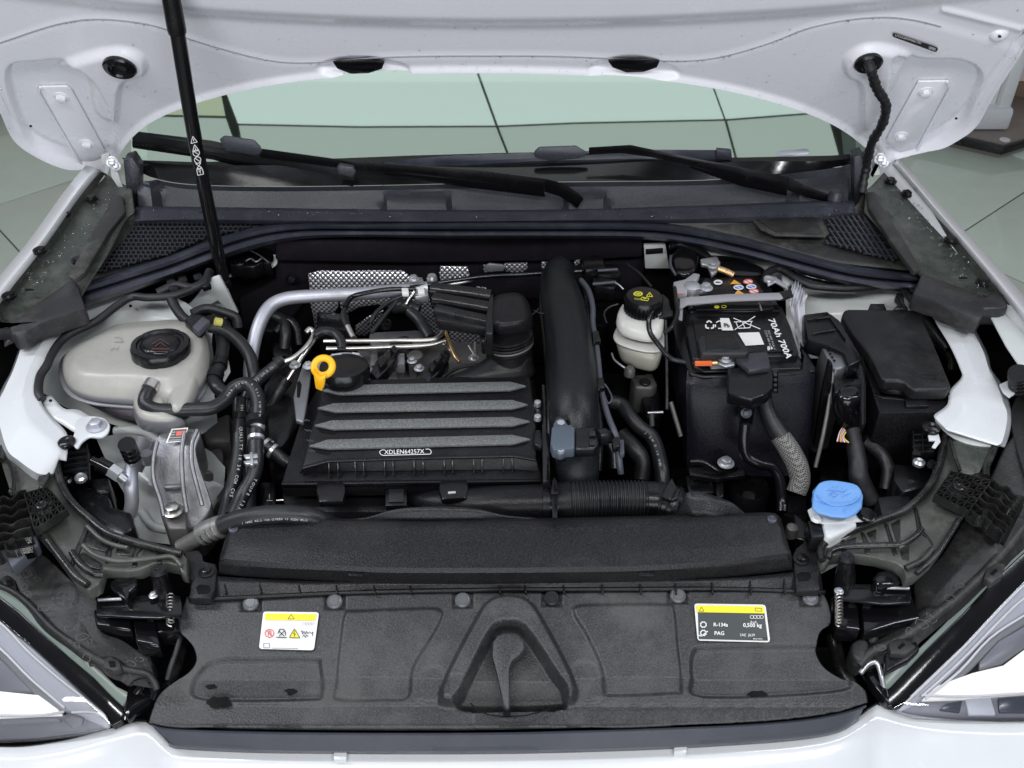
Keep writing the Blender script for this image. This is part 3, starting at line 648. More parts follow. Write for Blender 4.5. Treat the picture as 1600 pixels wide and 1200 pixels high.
# ------------------------------------------------------------------ cowl
cw = group('cowl', 'grey black plastic cowl below the windscreen')
zt = 0.945
loft('upper_panel', [
    [(190, 246, 0.985), (215, 250, .982), (300, 258, .98), (500, 257, .978), (780, 248, .975), (1100, 251, .978), (1300, 251, .98), (1350, 236, .985)],
    [(205, 262, .965), (240, 278, .962), (300, 288, .955), (430, 291, .952), (600, 289, .952), (780, 285, .952), (950, 283, .955), (1100, 281, .955), (1200, 273, .96), (1300, 262, .965), (1348, 252, .97)]], 'gloss', n=70, sub=6, parent=cw)
def cowlrec(X, Y):
    h = np.zeros(X.shape)
    for poly in ([(604, 302), (698, 302), (706, 330), (600, 330)], [(885, 300), (945, 300), (950, 330), (880, 330)], [(222, 262), (250, 290), (250, 330), (218, 330)], [(1240, 288), (1320, 275), (1325, 330), (1230, 330)]):
        h += raised(X, Y, poly, 0.030, 5)
    return h
loft('trough', [
    [(212, 262, .962), (240, 279, .962), (300, 289, .954), (430, 292, .951), (600, 290, .951), (780, 286, .951), (950, 284, .954), (1100, 282, .954), (1200, 274, .959), (1300, 263, .964), (1342, 254, .968)],
    [(214, 275, .955), (240, 285, .950), (300, 296, .944), (430, 299, .940), (600, 297, .940), (780, 293, .940), (950, 291, .942), (1100, 289, .942), (1200, 283, .946), (1300, 275, .95), (1342, 266, .955)],
    [(220, 345, .900), (300, 345, .900), (600, 348, .897), (780, 348, .897), (1000, 346, .899), (1200, 342, .90), (1338, 335, .905)]], 'cowl', n=150, sub=14, parent=cw, disp=cowlrec, dirv=(0, -1, 0.2))
loft('ledge', [
    [(214, 322, .945), (300, 323, .947), (500, 326, .945), (700, 328, .944), (900, 327, .944), (1100, 321, .945), (1250, 315, .947), (1334, 314, .948)],
    [(212, 327, .948), (300, 327, .949), (500, 330, .947), (700, 332, .946), (900, 331, .946), (1100, 325, .947), (1250, 319, .949), (1336, 318, .950)],
    [(210, 345, .945), (300, 343, .946), (500, 345, .944), (700, 346, .943), (900, 344, .943), (1100, 342, .944), (1250, 334, .945), (1336, 332, .946)],
    [(208, 352, .930), (300, 350, .930), (500, 352, .930), (700, 352, .930), (900, 351, .930), (1100, 350, .930), (1250, 345, .93), (1336, 345, .93)]], 'seal', n=90, sub=4, parent=cw, thick=0.003)
loft('side_panel', [
    [(185, 318, .95), (196, 322, .95), (212, 326, .948), (235, 330, .946), (300, 344, .938), (430, 347, .933)],
    [(178, 345, .945), (190, 345, .94), (220, 345, .93), (260, 346, .928), (330, 348, .925), (410, 352, .925)],
    [(128, 444, .912), (150, 438, .91), (180, 432, .91), (240, 412, .91), (320, 382, .915), (400, 356, .92)]], 'dusty', n=60, sub=10, parent=cw, label='dusty panel round the hexagonal grille', thick=0.003)
loft('side_panel', [
    [(1020, 346, .936), (1100, 343, .938), (1200, 337, .94), (1300, 331, .945), (1336, 322, .95), (1350, 300, .955)],
    [(1060, 352, .93), (1130, 350, .93), (1200, 345, .93), (1290, 342, .93), (1350, 338, .935), (1372, 325, .94)],
    [(1090, 358, .922), (1160, 370, .918), (1230, 390, .914), (1310, 410, .91), (1400, 420, .91), (1440, 425, .912)]], 'dusty', n=60, sub=10, parent=cw, label='dusty panel with the slotted grille', thick=0.003)
prism('access_lid', [(1174, 342), (1180, 337), (1275, 335), (1284, 340), (1296, 364), (1290, 369), (1210, 367), (1190, 358)], 0.004, 'dusty', z=.936, parent=cw, bevel=0.0012)
prism('access_lid_lip', [(1181, 340), (1272, 338), (1287, 364), (1213, 363)], 0.002, 'housing', z=.9378, parent=cw, bevel=0.0006)
PLL = plane3((216, 348, .934), (155, 428, .915), (360, 365, .925)); PLL = (PLL[0] + Vector((0, 0, 0.002)), PLL[1])
PLR = plane3((1295, 345, .936), (1400, 408, .915), (1290, 372, .925)); PLR = (PLR[0] + Vector((0, 0, 0.003)), PLR[1])
def inside(x, y, poly):
    c = False; n = len(poly)
    for i in range(n):
        a, b = poly[i], poly[(i + 1) % n]
        if (a[1] > y) != (b[1] > y) and x < (b[0] - a[0]) * (y - a[1]) / (b[1] - a[1]) + a[0]: c = not c
    return c
GLP = [(218, 347), (300, 345), (400, 349), (386, 358), (330, 368), (260, 398), (150, 427), (158, 414)]
decal('grille_void', GLP, PLL, 'dark', cw, lift=0.0008)
bm = bmesh.new(); dx, dy = 7.6, 6.2
for r in range(0, 14):
    for c in range(0, 36):
        cx, cy = 148 + c * dx + (r % 2) * dx / 2, 345 + r * dy
        pts = [(cx - dx / 2, cy - dy / 2 + 1), (cx, cy - dy / 2 - 0.6), (cx + dx / 2, cy - dy / 2 + 1), (cx + dx / 2, cy + dy / 2 - 1)]
        for a, b in zip(pts, pts[1:]):
            if inside((a[0] + b[0]) / 2, (a[1] + b[1]) / 2, GLP): add_bar(bm, P(a[0], a[1], PLL, 0.002), P(b[0], b[1], PLL, 0.002), 0.0011, 0.0028)
me = bpy.data.meshes.new('grille'); bm.to_mesh(me); bm.free(); link('grille', me, 'cowl', cw, 'fine hexagonal grille in the cowl', 'stuff')
GRP = [(1292, 346), (1296, 340), (1335, 336), (1352, 340), (1404, 404), (1398, 409), (1288, 380), (1296, 366)]
decal('grille_void', GRP, PLR, 'dark', cw, lift=0.0008)
bm = bmesh.new()
for k in range(16):
    x0 = 1262 + k * 8.4; a = None; L = []
    for t in range(0, 60):
        x, y = x0 + t * 0.95, 334 + t * 1.4
        if inside(x, y, GRP): L.append((x, y))
    if len(L) > 2: add_bar(bm, P(*L[0], PLR, 0.003), P(*L[-1], PLR, 0.003), 0.0030, 0.004)
for k in range(7):
    y0 = 340 + k * 10; L = [(x, y0 + (x - 1290) * 0.1) for x in range(1285, 1410, 2) if inside(x, y0 + (x - 1290) * 0.1, GRP)]
    if len(L) > 2: add_bar(bm, P(*L[0], PLR, 0.002), P(*L[-1], PLR, 0.002), 0.0012, 0.002)
me = bpy.data.meshes.new('slotted_grille'); bm.to_mesh(me); bm.free(); link('grille', me, 'cowl', cw, 'slotted grille in the cowl beside the access lid', 'stuff')
# cowl end posts
prism('end_post', [(192, 250), (206, 246), (218, 264), (218, 332), (196, 330), (196, 290)], 0.03, 'cowl', z=('Y', .985), dirv=(0, 1, 0), parent=cw, bevel=0.003)
prism('end_post', [(1334, 246), (1350, 240), (1354, 330), (1336, 330)], 0.03, 'cowl', z=('Y', .975), dirv=(0, 1, 0), parent=cw, bevel=0.003)
# ------------------------------------------------------------------ wipers
wa = group('wiper', 'long wiper arm lying from the left windscreen corner to the middle')
def WY(px, py, y=0.97): return (px, py, ('Y', y))
def ribbon(name, pts, wd, th, m, parent, up=(0, -0.3, 1)):
    """flat bar along traced points (px, py, z, width px ignored)"""
    bm = bmesh.new(); V = [P(*p) for p in pts]
    for a, b in zip(V, V[1:]): add_bar(bm, a, b + (b - a) * 0.0, wd, th, Vector(up))
    return link(name, finish(bm, name, th * 0.25), m, parent)
def strap(name, edge_a, edge_b, h, m, parent, bevel=0.001, label=None):
    """closed bar between two traced edges"""
    return prism(name, list(edge_a) + list(edge_b)[::-1], h, m, parent=parent, bevel=bevel, label=label, dirv=(0, 0.35, -1))
strap('blade', [(207, 204, WY(0, 0, 1.05)[2]), (330, 219, WY(0, 0, 1.045)[2]), (450, 245, ('Y', 1.02)), (555, 264, ('Y', 1.0))], [(206, 218, ('Y', 1.05)), (330, 237, ('Y', 1.045)), (440, 266, ('Y', 1.02)), (552, 282, ('Y', 1.0))], 0.006, 'rubber', wa)
strap('blade_edge', [(206, 219, ('Y', 1.052)), (330, 238, ('Y', 1.047)), (440, 267, ('Y', 1.022)), (552, 283, ('Y', 1.0))], [(206, 228, ('Y', 1.05)), (330, 246, ('Y', 1.045)), (440, 276, ('Y', 1.02)), (552, 288, ('Y', 1.0))], 0.006, 'gloss', wa)
prism('connector', [(342, 218), (350, 212), (396, 219), (405, 228), (412, 240), (400, 244), (352, 236)], 0.008, 'cowl', z=('Y', 1.025), dirv=(0, 1, -0.3), parent=wa, bevel=0.003)
strap('arm', [(410, 232, ('Y', 1.02)), (540, 250, ('Y', 1.0)), (640, 258, ('Y', .985)), (740, 265, ('Y', .975)), (852, 279, ('Y', .965))], [(405, 244, ('Y', 1.02)), (540, 262, ('Y', 1.0)), (640, 269, ('Y', .985)), (740, 280, ('Y', .975)), (850, 296, ('Y', .965))], 0.004, 'satin', wa, 0.0015)
strap('arm_shadow_side', [(600, 268, ('Y', .99)), (740, 281, ('Y', .977)), (850, 297, ('Y', .967))], [(600, 272, ('Y', .99)), (740, 292, ('Y', .977)), (852, 306, ('Y', .967))], 0.004, 'gloss', wa)
strap('arm_root', [(852, 279, ('Y', .965)), (880, 286, ('Y', .955)), (902, 300, ('Y', .95)), (912, 309, ('Y', .945))], [(850, 297, ('Y', .965)), (874, 304, ('Y', .955)), (892, 315, ('Y', .95)), (902, 323, ('Y', .945))], 0.005, 'satin', wa, 0.002)
prism('blade_clip', [(526, 262), (530, 258), (552, 262), (556, 270), (550, 278), (528, 272)], 0.012, 'cowl', z=('Y', .985), dirv=(0, 1, 0), parent=wa, bevel=0.002)
wb = group('wiper', 'short wiper arm ending at the right end of the cowl')
strap('blade', [(600, 252, ('Y', 1.03)), (700, 243, ('Y', 1.04)), (840, 238, ('Y', 1.05)), (1000, 233, ('Y', 1.05)), (1140, 234, ('Y', 1.045))], [(600, 264, ('Y', 1.03)), (700, 260, ('Y', 1.035)), (840, 252, ('Y', 1.04)), (1000, 248, ('Y', 1.045)), (1143, 250, ('Y', 1.04))], 0.006, 'seal', wb)
prism('blade_tip', [(1120, 234), (1143, 236), (1144, 251), (1120, 249)], 0.01, 'cowl', z=('Y', 1.035), dirv=(0, 1, 0), parent=wb, bevel=0.001)
prism('connector', [(834, 238), (842, 230), (900, 228), (912, 235), (922, 241), (904, 248), (860, 252), (836, 246)], 0.008, 'cowl', z=('Y', 1.03), dirv=(0, 1, -0.3), parent=wb, bevel=0.003)
strap('arm', [(920, 230, ('Y', 1.02)), (985, 226, ('Y', 1.02)), (1080, 246, ('Y', 1.0)), (1160, 262, ('Y', .985)), (1232, 276, ('Y', .97))], [(920, 240, ('Y', 1.02)), (982, 236, ('Y', 1.02)), (1078, 256, ('Y', 1.0)), (1158, 280, ('Y', .985)), (1230, 294, ('Y', .97))], 0.004, 'satin', wb, 0.0015)
strap('arm_root', [(1232, 276, ('Y', .97)), (1260, 290, ('Y', .96)), (1300, 305, ('Y', .95))], [(1230, 294, ('Y', .97)), (1262, 306, ('Y', .96)), (1296, 314, ('Y', .95))], 0.005, 'satin', wb, 0.002)
strap('arm_shadow_side', [(1078, 257, ('Y', 1.0)), (1158, 281, ('Y', .987)), (1230, 295, ('Y', .972))], [(1078, 260, ('Y', 1.0)), (1158, 289, ('Y', .987)), (1230, 304, ('Y', .972))], 0.004, 'gloss', wb)
lathe('pivot_cap', (1306, 306, .955), [(0, .012), (.010, .010), (.014, 0.0), (.014, -.01)], 'cowl', parent=wb)
# ------------------------------------------------------------------ hood seal
zs = [.93, .952, .957, .950, .941, .950, .948, .930, .890]
up_ = so([(120, 441), (200, 416), (260, 398), (330, 371), (400, 351), (470, 345), (560, 347), (700, 346), (850, 346), (1000, 346), (1080, 353), (1170, 371), (1250, 393), (1330, 413), (1440, 428)])
lo_ = so([(136, 480), (200, 460), (270, 436), (340, 410), (400, 390), (470, 376), (560, 372), (700, 374), (850, 374), (1000, 376), (1080, 386), (1170, 406), (1250, 428), (1340, 450), (1428, 456)])
u2, l2 = resample(up_, 100), resample(lo_, 100)
ts = [0, .12, .28, .42, .5, .6, .78, .92, 1.0]
loft('hood_seal', [[(u2[k][0] + (l2[k][0] - u2[k][0]) * t, u2[k][1] + (l2[k][1] - u2[k][1]) * t, z - 0.035 * abs(u2[k][0] - 780) / 660) for k in range(100)] for t, z in zip(ts, zs)], 'seal', n=100, sub=3, linear=True, label='long ribbed rubber seal across the back of the engine bay', thick=0.004)
tube('seam_bead', [(x, y, 0) for x, y in ()], .001, 'sealer_shade', hood) if 0 else None
# ------------------------------------------------------------------ fenders and body metal
# left fender: outer skin, painted edge, dusty channel trim, foam end
fl = group('front_fender', 'white front fender on the side of the gas strut')
loft('skin', [[(134, 258, .975), (98, 302, .965), (48, 372, .955), (-8, 440, .945), (-70, 515, .935), (-160, 635, .92)],
              [(150, 262, .980), (114, 308, .970), (64, 378, .960), (8, 446, .950), (-50, 524, .94), (-130, 645, .925)],
              [(158, 266, .972), (122, 311, .962), (72, 382, .952), (16, 453, .942), (-40, 530, .93), (-120, 650, .915)]], 'paint', n=40, parent=fl, thick=0.002)
fr = group('front_fender', 'white front fender on the side of the battery')
loft('skin', [[(1405, 246, .975), (1470, 320, .965), (1530, 385, .955), (1600, 462, .945), (1680, 560, .93)],
              [(1400, 252, .98), (1463, 328, .97), (1522, 395, .96), (1592, 480, .95), (1672, 580, .935)],
              [(1394, 256, .972), (1458, 331, .962), (1516, 399, .952), (1586, 484, .942), (1664, 586, .93)]], 'paint', n=40, parent=fr, thick=0.002)
for g_, E in ((fl, [(-8, 440, .945), (-70, 515, .935), (-160, 635, .92), (-200, 760, .89), (-235, 900, .84), (-260, 1010, .76)]), (fr, [(1600, 466, .945), (1680, 560, .93), (1740, 660, .915), (1790, 780, .88), (1830, 900, .84), (1850, 1010, .76)])):
    sgn = -1 if g_ is fl else 1; bm = bmesh.new(); Q = [Vector(p) for p in cat([tuple(P(*e)) for e in ([(134, 258, .975), (98, 302, .965), (48, 372, .955)] if sgn < 0 else [(1405, 246, .975), (1470, 320, .965), (1530, 385, .955)]) + E], 6)]
    R_ = [[bm.verts.new(q + Vector((sgn * a, 0, b))) for q in Q] for a, b in ((-.035 , -.03), (-.02, -.004), (-.002, -.001), (.01, -.012), (.03, -.06), (.045, -.18), (.05, -.34), (.03, -.55))]
    for a_, b_ in zip(R_, R_[1:]):
        for k in range(len(a_) - 1): bm.faces.new((a_[k], a_[k + 1], b_[k + 1], b_[k]))
    link('side_panel', finish(bm, 'side_panel', ang=60), 'paint', g_)
tl = group('fender_channel', 'dusty grey green channel strip with clips along the fender behind the coolant tank')
loft('channel', [[(158, 268, .966), (122, 313, .958), (72, 384, .948), (16, 455, .938), (-20, 500, .93)],
                 [(166, 272, .952), (130, 318, .945), (80, 390, .935), (24, 461, .925), (-10, 506, .92)],
                 [(200, 292, .950), (176, 336, .943), (140, 392, .933), (96, 452, .923), (50, 510, .918)],
                 [(206, 296, .962), (188, 340, .955), (160, 390, .945), (124, 440, .935), (80, 506, .925)],
                 [(210, 330, .955), (196, 346, .948), (170, 396, .94), (138, 446, .93), (100, 512, .92)]], 'greytrim', n=60, sub=5, parent=tl, thick=0.002)
prism('rail', [(176, 300), (192, 306), (196, 330), (170, 362), (132, 425), (118, 436), (106, 430), (134, 380), (164, 330)], 0.01, 'dusty', z=.962, parent=tl, bevel=0.003)
prism('end_foam', [(2, 508), (20, 500), (60, 470), (112, 434), (120, 440), (134, 480), (96, 492), (62, 505), (40, 518), (18, 522), (12, 508), (-20, 505), (-30, 490), (0, 480)], 0.035, 'foam', z=.943, parent=tl, bevel=0.006)
decal('slot', [(38, 451), (52, 451), (54, 454), (39, 455)], .9365, 'dark', tl, lift=0.006)
for c in ((62, 391), (14, 462), (122, 406), (100, 334), (143, 309)):
    lathe('clip', (c[0], c[1], .957 if c[0] > 30 else .95), [(0, .005), (.007, .0045), (.0085, .001), (.0115, .0015), (.0115, -.003)], 'satin', parent=tl)
tr = group('fender_channel', 'dusty grey green channel strip with clips along the fender behind the fuse box')
loft('channel', [[(1394, 258, .966), (1458, 333, .958), (1516, 401, .948), (1558, 452, .941), (1600, 502, .93)],
                 [(1386, 264, .952), (1449, 339, .945), (1506, 408, .935), (1548, 460, .928), (1588, 508, .92)],
                 [(1362, 290, .950), (1400, 344, .943), (1440, 400, .933), (1490, 450, .925), (1540, 500, .918)],
                 [(1354, 296, .962), (1384, 348, .955), (1420, 398, .945), (1440, 424, .935), (1480, 480, .925)],
                 [(1350, 330, .955), (1372, 356, .948), (1408, 402, .94), (1436, 430, .93), (1470, 490, .92)]], 'greytrim', n=60, sub=5, parent=tr, thick=0.002)
prism('rail', [(1352, 300), (1366, 298), (1384, 330), (1420, 385), (1440, 420), (1428, 424), (1396, 382), (1358, 325)], 0.01, 'dusty', z=.962, parent=tr, bevel=0.003)
prism('end_foam', [(1440, 426), (1500, 446), (1540, 462), (1556, 450), (1570, 460), (1577, 478), (1565, 482), (1540, 482), (1532, 498), (1510, 490), (1476, 478), (1464, 470), (1426, 458)], 0.035, 'foam', z=.943, parent=tr, bevel=0.006)
prism('foam_pad', [(1536, 460), (1556, 448), (1562, 454), (1542, 466)], 0.01, 'housing', z=.936, parent=tr, bevel=0.002)
decal('slot', [(1498, 433), (1511, 433), (1512, 436), (1498, 436)], .9365, 'dark', tr, lift=0.006)
for c in ((1486, 375), (1536, 441), (1419, 302), (1392, 282)):
    lathe('clip', (c[0], c[1], .955), [(0, .005), (.007, .0045), (.0085, .001), (.0115, .0015), (.0115, -.003)], 'satin', parent=tr)
# tub closing the bay below and at the sides, black standing in for shade
tub = group('bay_tub', 'engine bay floor and sides coloured black for deep shade')
def wquad(name, pts, m='dark', parent=None, label=None):
    bm = bmesh.new(); bm.faces.new([bm.verts.new(p) for p in pts]); return link(name, finish(bm, name, smooth=False), m, parent or tub, label)
wquad('tub_floor', [(-.95, -.06, .30), (.95, -.06, .30), (.95, 1.0, .30), (-.95, 1.0, .30)])
wquad('tub_side', [(-.84, -.06, .30), (-.78, 1.0, .30), (-.80, 1.0, .90), (-.84, .60, .88), (-.86, .25, .82), (-.88, -.06, .62)])
wquad('tub_side', [(.84, -.06, .30), (.78, 1.0, .30), (.80, 1.0, .90), (.84, .60, .88), (.86, .25, .82), (.88, -.06, .62)])
wquad('tub_back', [(-.78, .995, .30), (.78, .995, .30), (.78, .995, .90), (-.78, .995, .90)])
wquad('tub_front', [(-.93, -.04, .30), (.93, -.04, .30), (.93, -.04, .60), (-.93, -.04, .60)])
# firewall with felt
fw = group('firewall', 'black felt covered bulkhead under the hood seal')
def fwall(y, px, py): return (px, py, ('Y', y))
prism('felt_mat', [(370, 372), (470, 362), (700, 360), (1004, 366), (1008, 415), (1000, 470), (860, 470), (620, 455), (480, 470), (440, 520), (380, 520), (372, 470), (430, 440), (428, 395)], 0.02, 'felt', z=('Y', .885), dirv=(0, 1, 0), parent=fw, bevel=0.006)
prism('felt_fold', [(430, 378), (1004, 374), (1004, 402), (900, 408), (640, 412), (430, 408)], 0.012, 'felt', z=('Y', .868), dirv=(0, 1, 0.1), parent=fw, bevel=0.005)
lathe('felt_stud', fwall(.872, 456, 436), [(0, .008), (.006, .007), (.010, 0.0), (.010, -.004)], 'rubber', axis=(0, -1, .3), parent=fw)
wquad('bulkhead', [(-.75, .90, .30), (.75, .90, .30), (.75, .90, .915), (-.75, .90, .915)], 'dark', fw)
prism('white_flange', [(1006, 384), (1040, 382), (1046, 420), (1008, 420)], 0.01, 'primer', z=('Y', .862), dirv=(0, 1, 0), parent=fw, bevel=0.002)
prism('flange_strip', [(1009, 390), (1036, 388), (1036, 396), (1009, 398)], 0.003, 'black', z=('Y', .860), dirv=(0, 1, 0), parent=fw, bevel=0.001)
loft('upper_flange', [[(1090, 378, .90), (1140, 388, .90), (1210, 408, .90), (1260, 420, .895), (1330, 432, .89), (1440, 440, .885)],
                      [(1095, 398, .895), (1150, 402, .893), (1215, 418, .89), (1260, 432, .885), (1330, 444, .88), (1440, 460, .875)],
                      [(1110, 410, .86), (1160, 412, .86), (1215, 440, .86), (1260, 460, .85), (1330, 470, .85), (1440, 500, .84)]], 'primer', n=40, sub=3, parent=fw, thick=0.002)
loft('panel_edge', [[(360, 425, .84), (400, 418, .84), (425, 410, .85), (427, 398, .87)], [(358, 432, .84), (402, 424, .84), (430, 415, .85), (432, 398, .87)]], 'primer', n=20, parent=fw, thick=0.002)
# left apron (white inner structure round the coolant tank)
al = group('inner_wing', 'white inner wing metal around the coolant tank')
loft('strut_dome', [[(120, 480, .86), (160, 466, .868), (210, 460, .87), (262, 462, .87), (300, 480, .86), (332, 520, .84)],
                    [(104, 520, .83), (150, 506, .845), (210, 498, .85), (262, 500, .85), (300, 520, .84), (330, 560, .82)],
                    [(76, 560, .80), (130, 560, .80), (210, 560, .80), (270, 570, .80), (310, 590, .80), (334, 610, .78)],
                    [(62, 610, .78), (110, 640, .77), (200, 670, .76), (260, 680, .75), (310, 680, .74), (340, 660, .74)]], 'primer', n=50, sub=8, parent=al)
loft('rail', [[(108, 486, .895), (98, 516, .892), (80, 550, .888), (64, 590, .884), (64, 625, .878), (80, 650, .87), (104, 676, .862), (106, 700, .856), (104, 720, .85)],
              [(92, 494, .905), (76, 520, .902), (54, 556, .898), (38, 600, .894), (34, 640, .888), (54, 670, .88), (80, 690, .87), (94, 706, .862), (92, 718, .856)],
              [(40, 514, .90), (32, 546, .898), (20, 580, .894), (8, 606, .89), (-4, 640, .885), (10, 700, .876), (30, 720, .868), (60, 740, .86), (84, 740, .85)],
              [(36, 516, .87), (28, 548, .868), (16, 582, .864), (2, 608, .86), (-10, 644, .855), (0, 704, .846), (26, 730, .838), (60, 760, .83), (84, 750, .82)]], 'paint', n=60, sub=5, parent=al, thick=0.002)
loft('flange', [[(64, 620, .872), (76, 648, .866), (100, 664, .86), (120, 676, .856), (152, 684, .85), (168, 676, .848)],
                [(80, 618, .868), (100, 638, .864), (122, 640, .86), (144, 652, .856), (164, 656, .852), (172, 664, .85)]], 'paint', n=30, sub=3, parent=al, thick=0.003)
prism('bracket_tab', [(118, 660), (128, 652), (146, 650), (163, 654), (171, 664), (168, 676), (156, 683), (140, 682), (128, 690), (120, 700), (112, 690), (116, 676)], 0.004, 'paint', z=.862, parent=al, bevel=0.001, smooth_n=3)
bolt((151, 666, .863), .0095, 'alupipe', parent=al, washer=1.6)
for c in ((204, 478), (79, 626)): decal('hole', [(c[0] + 3 * math.cos(a), c[1] + 2.4 * math.sin(a)) for a in [i * .785 for i in range(8)]], .872 if c[0] > 100 else .885, 'dark', al, lift=0.004)
prism('strut_tower_gusset', [(276, 492), (300, 470), (330, 434), (342, 430), (352, 450), (372, 490), (362, 494), (340, 470), (318, 484), (296, 492), (282, 498)], 0.01, 'primer', z=('Y', .74), dirv=(0, 1, -.4), parent=al, bevel=0.003)
prism('strut_tower_face', [(340, 432), (352, 446), (372, 492), (350, 500), (318, 486), (300, 492), (330, 450)], 0.01, 'paint', z=('Y', .755), dirv=(0, 1, -.4), parent=al, bevel=0.004)
# white floor panel by the engine mount
loft('lower_panel', [[(150, 684, .80), (200, 678, .80), (260, 690, .79), (320, 700, .78), (352, 730, .76)],
                     [(170, 730, .74), (200, 720, .74), (250, 730, .73), (310, 740, .72), (350, 760, .72)],
                     [(205, 790, .71), (220, 800, .70), (260, 812, .70), (300, 812, .70), (330, 790, .70)],
                     [(215, 840, .68), (230, 845, .68), (260, 850, .68), (300, 852, .68), (330, 850, .68)]], 'primer', n=40, sub=6, parent=al)
tube('panel_bead', [(180, 674, .795), (215, 672, .80), (245, 682, .795), (262, 700, .78)], .008, 'primer', al, seg=10)
tube('lower_bead', [(222, 800, .705), (240, 822, .70), (280, 826, .70), (315, 812, .70), (335, 780, .70)], .007, 'primer', al, seg=10)
# right apron
ar = group('inner_wing', 'white inner wing metal around the fuse box')
loft('rail', [[(1445, 468, .89), (1460, 500, .888), (1484, 540, .885), (1500, 576, .882), (1502, 590, .88), (1484, 610, .878), (1480, 632, .872), (1460, 648, .868), (1462, 656, .865)],
              [(1462, 474, .896), (1484, 506, .894), (1506, 545, .89), (1520, 580, .888), (1522, 600, .886), (1510, 625, .882), (1505, 648, .876), (1488, 666, .87), (1480, 672, .868)],
              [(1500, 486, .892), (1518, 516, .89), (1536, 548, .888), (1545, 576, .885), (1556, 598, .882), (1566, 625, .878), (1574, 650, .87), (1566, 690, .862), (1556, 696, .86)],
              [(1518, 500, .87), (1530, 524, .868), (1545, 556, .866), (1550, 578, .865), (1566, 600, .86), (1578, 630, .855), (1582, 660, .85), (1572, 700, .84)]], 'paint', n=60, sub=5, parent=ar, thick=0.002)
prism('rail_foot', [(1462, 650), (1500, 650), (1540, 650), (1574, 660), (1570, 686), (1560, 696), (1530, 696), (1500, 688), (1474, 670)], 0.004, 'primer', z=.855, parent=ar, bevel=0.001, smooth_n=3)
loft('strut_dome', [[(1225, 428, .865), (1260, 440, .868), (1310, 446, .868), (1360, 450, .866), (1400, 462, .86), (1440, 480, .85)],
                    [(1228, 470, .845), (1260, 475, .85), (1310, 480, .85), (1360, 484, .85), (1400, 490, .845), (1440, 505, .835)],
                    [(1230, 560, .78), (1260, 560, .78), (1310, 560, .78), (1360, 560, .78), (1400, 560, .78), (1440, 560, .77)]], 'primer', n=40, sub=5, parent=ar)
prism('gusset', [(1222, 412), (1262, 430), (1268, 446), (1236, 440), (1228, 452), (1222, 440)], 0.01, 'primer', z=.893, parent=ar, bevel=0.003)
loft('fender_brace', [[(1500, 560, .88), (1560, 590, .88), (1600, 600, .88)], [(1562, 598, .88), (1572, 606, .88), (1600, 606, .88)]], 'paint', n=10, parent=ar) if 0 else None
prism('fender_bracket', [(1562, 600), (1580, 592), (1610, 588), (1610, 610), (1592, 610), (1578, 620), (1568, 612)], 0.004, 'paint', z=.885, parent=ar, bevel=0.001)
bellows('fender_stop', [(1592, 605, .888), (1592, 583, .925)], .0145, .0012, 4, 'satin', ar)
# slit between wing rail and fender
prism('inner_lip', [(1542, 484), (1556, 474), (1600, 522), (1660, 600), (1640, 640), (1600, 582), (1572, 540)], .003, 'primer', z=.925, parent=fr, bevel=.001)
# ------------------------------------------------------------------ bumper
bp = group('bumper', 'white front bumper skin along the bottom of the picture')
B0 = [(-160, 1150, .66), (0, 1168, .665), (90, 1160, .668), (160, 1142, .672), (200, 1132, .678), (222, 1127, .684), (238, 1135, .684), (255, 1152, .682), (272, 1164, .68), (320, 1168, .68), (500, 1170, .68), (800, 1170, .68), (1000, 1166, .68), (1150, 1158, .68), (1250, 1150, .68), (1310, 1138, .682), (1350, 1115, .686), (1368, 1102, .686), (1390, 1108, .682), (1430, 1118, .675), (1500, 1126, .67), (1600, 1128, .665), (1760, 1120, .66)]
def offs(rows, dy, z): return [(x + (0 if abs(x - 800) < 500 else 0), y + dy, zz + z) for x, y, zz in rows]
loft('skin', [offs(B0, -4, -.03), offs(B0, 0, 0), offs(B0, 5, .0015), offs(B0, 20, .0005), offs(B0, 40, -.006), offs(B0, 90, -.03), offs(B0, 170, -.07), offs(B0, 270, -.16), offs(B0, 420, -.34)], 'paint', n=150, sub=3, parent=bp, thick=0.003)
for x, y in ((531, 1163), (1063, 1152)):
    prism('locating_tab', [(x - 10, y + 6), (x - 6, y - 6), (x + 8, y - 6), (x + 12, y + 6), (x + 10, y + 24), (x - 10, y + 24)], 0.01, 'paint', z=.690, parent=bp, bevel=0.002)
# ------------------------------------------------------------------ radiator top cover (big grained sheet with emblem-like hollow)
rc = group('radiator_cover', 'grained black cover sheet with pressed shapes behind the bumper')
zf = lambda y: float(np.interp(y, [900, 925, 1000, 1060, 1090, 1100, 1135, 1142], [.792, .788, .770, .755, .738, .733, .728, .722]))
outl = [(292, 932), (283, 960), (281, 985), (292, 998), (303, 1012), (307, 1032), (296, 1050), (270, 1068), (250, 1085), (238, 1108), (232, 1128)]
outr = [(1286, 925), (1296, 950), (1297, 974), (1284, 984), (1277, 1000), (1278, 1020), (1290, 1040), (1312, 1055), (1336, 1066), (1352, 1080), (1356, 1098)]
topc = so([(292, 932), (320, 934), (420, 931), (560, 928), (720, 925), (900, 924), (1100, 922), (1286, 922)])
botc = so([(232, 1128), (270, 1134), (400, 1139), (600, 1141), (800, 1140), (1000, 1134), (1150, 1128), (1250, 1120), (1310, 1110), (1356, 1098)])
ol = resample([np.array(p) for p in so(outl)], 110); orr = resample([np.array(p) for p in so(outr)], 110)
tc2 = resample([np.array(p) for p in topc], 420); bc2 = resample([np.array(p) for p in botc], 420)
NXC, NYC = 420, 110
X = np.zeros((NYC, NXC)); Y = np.zeros((NYC, NXC))
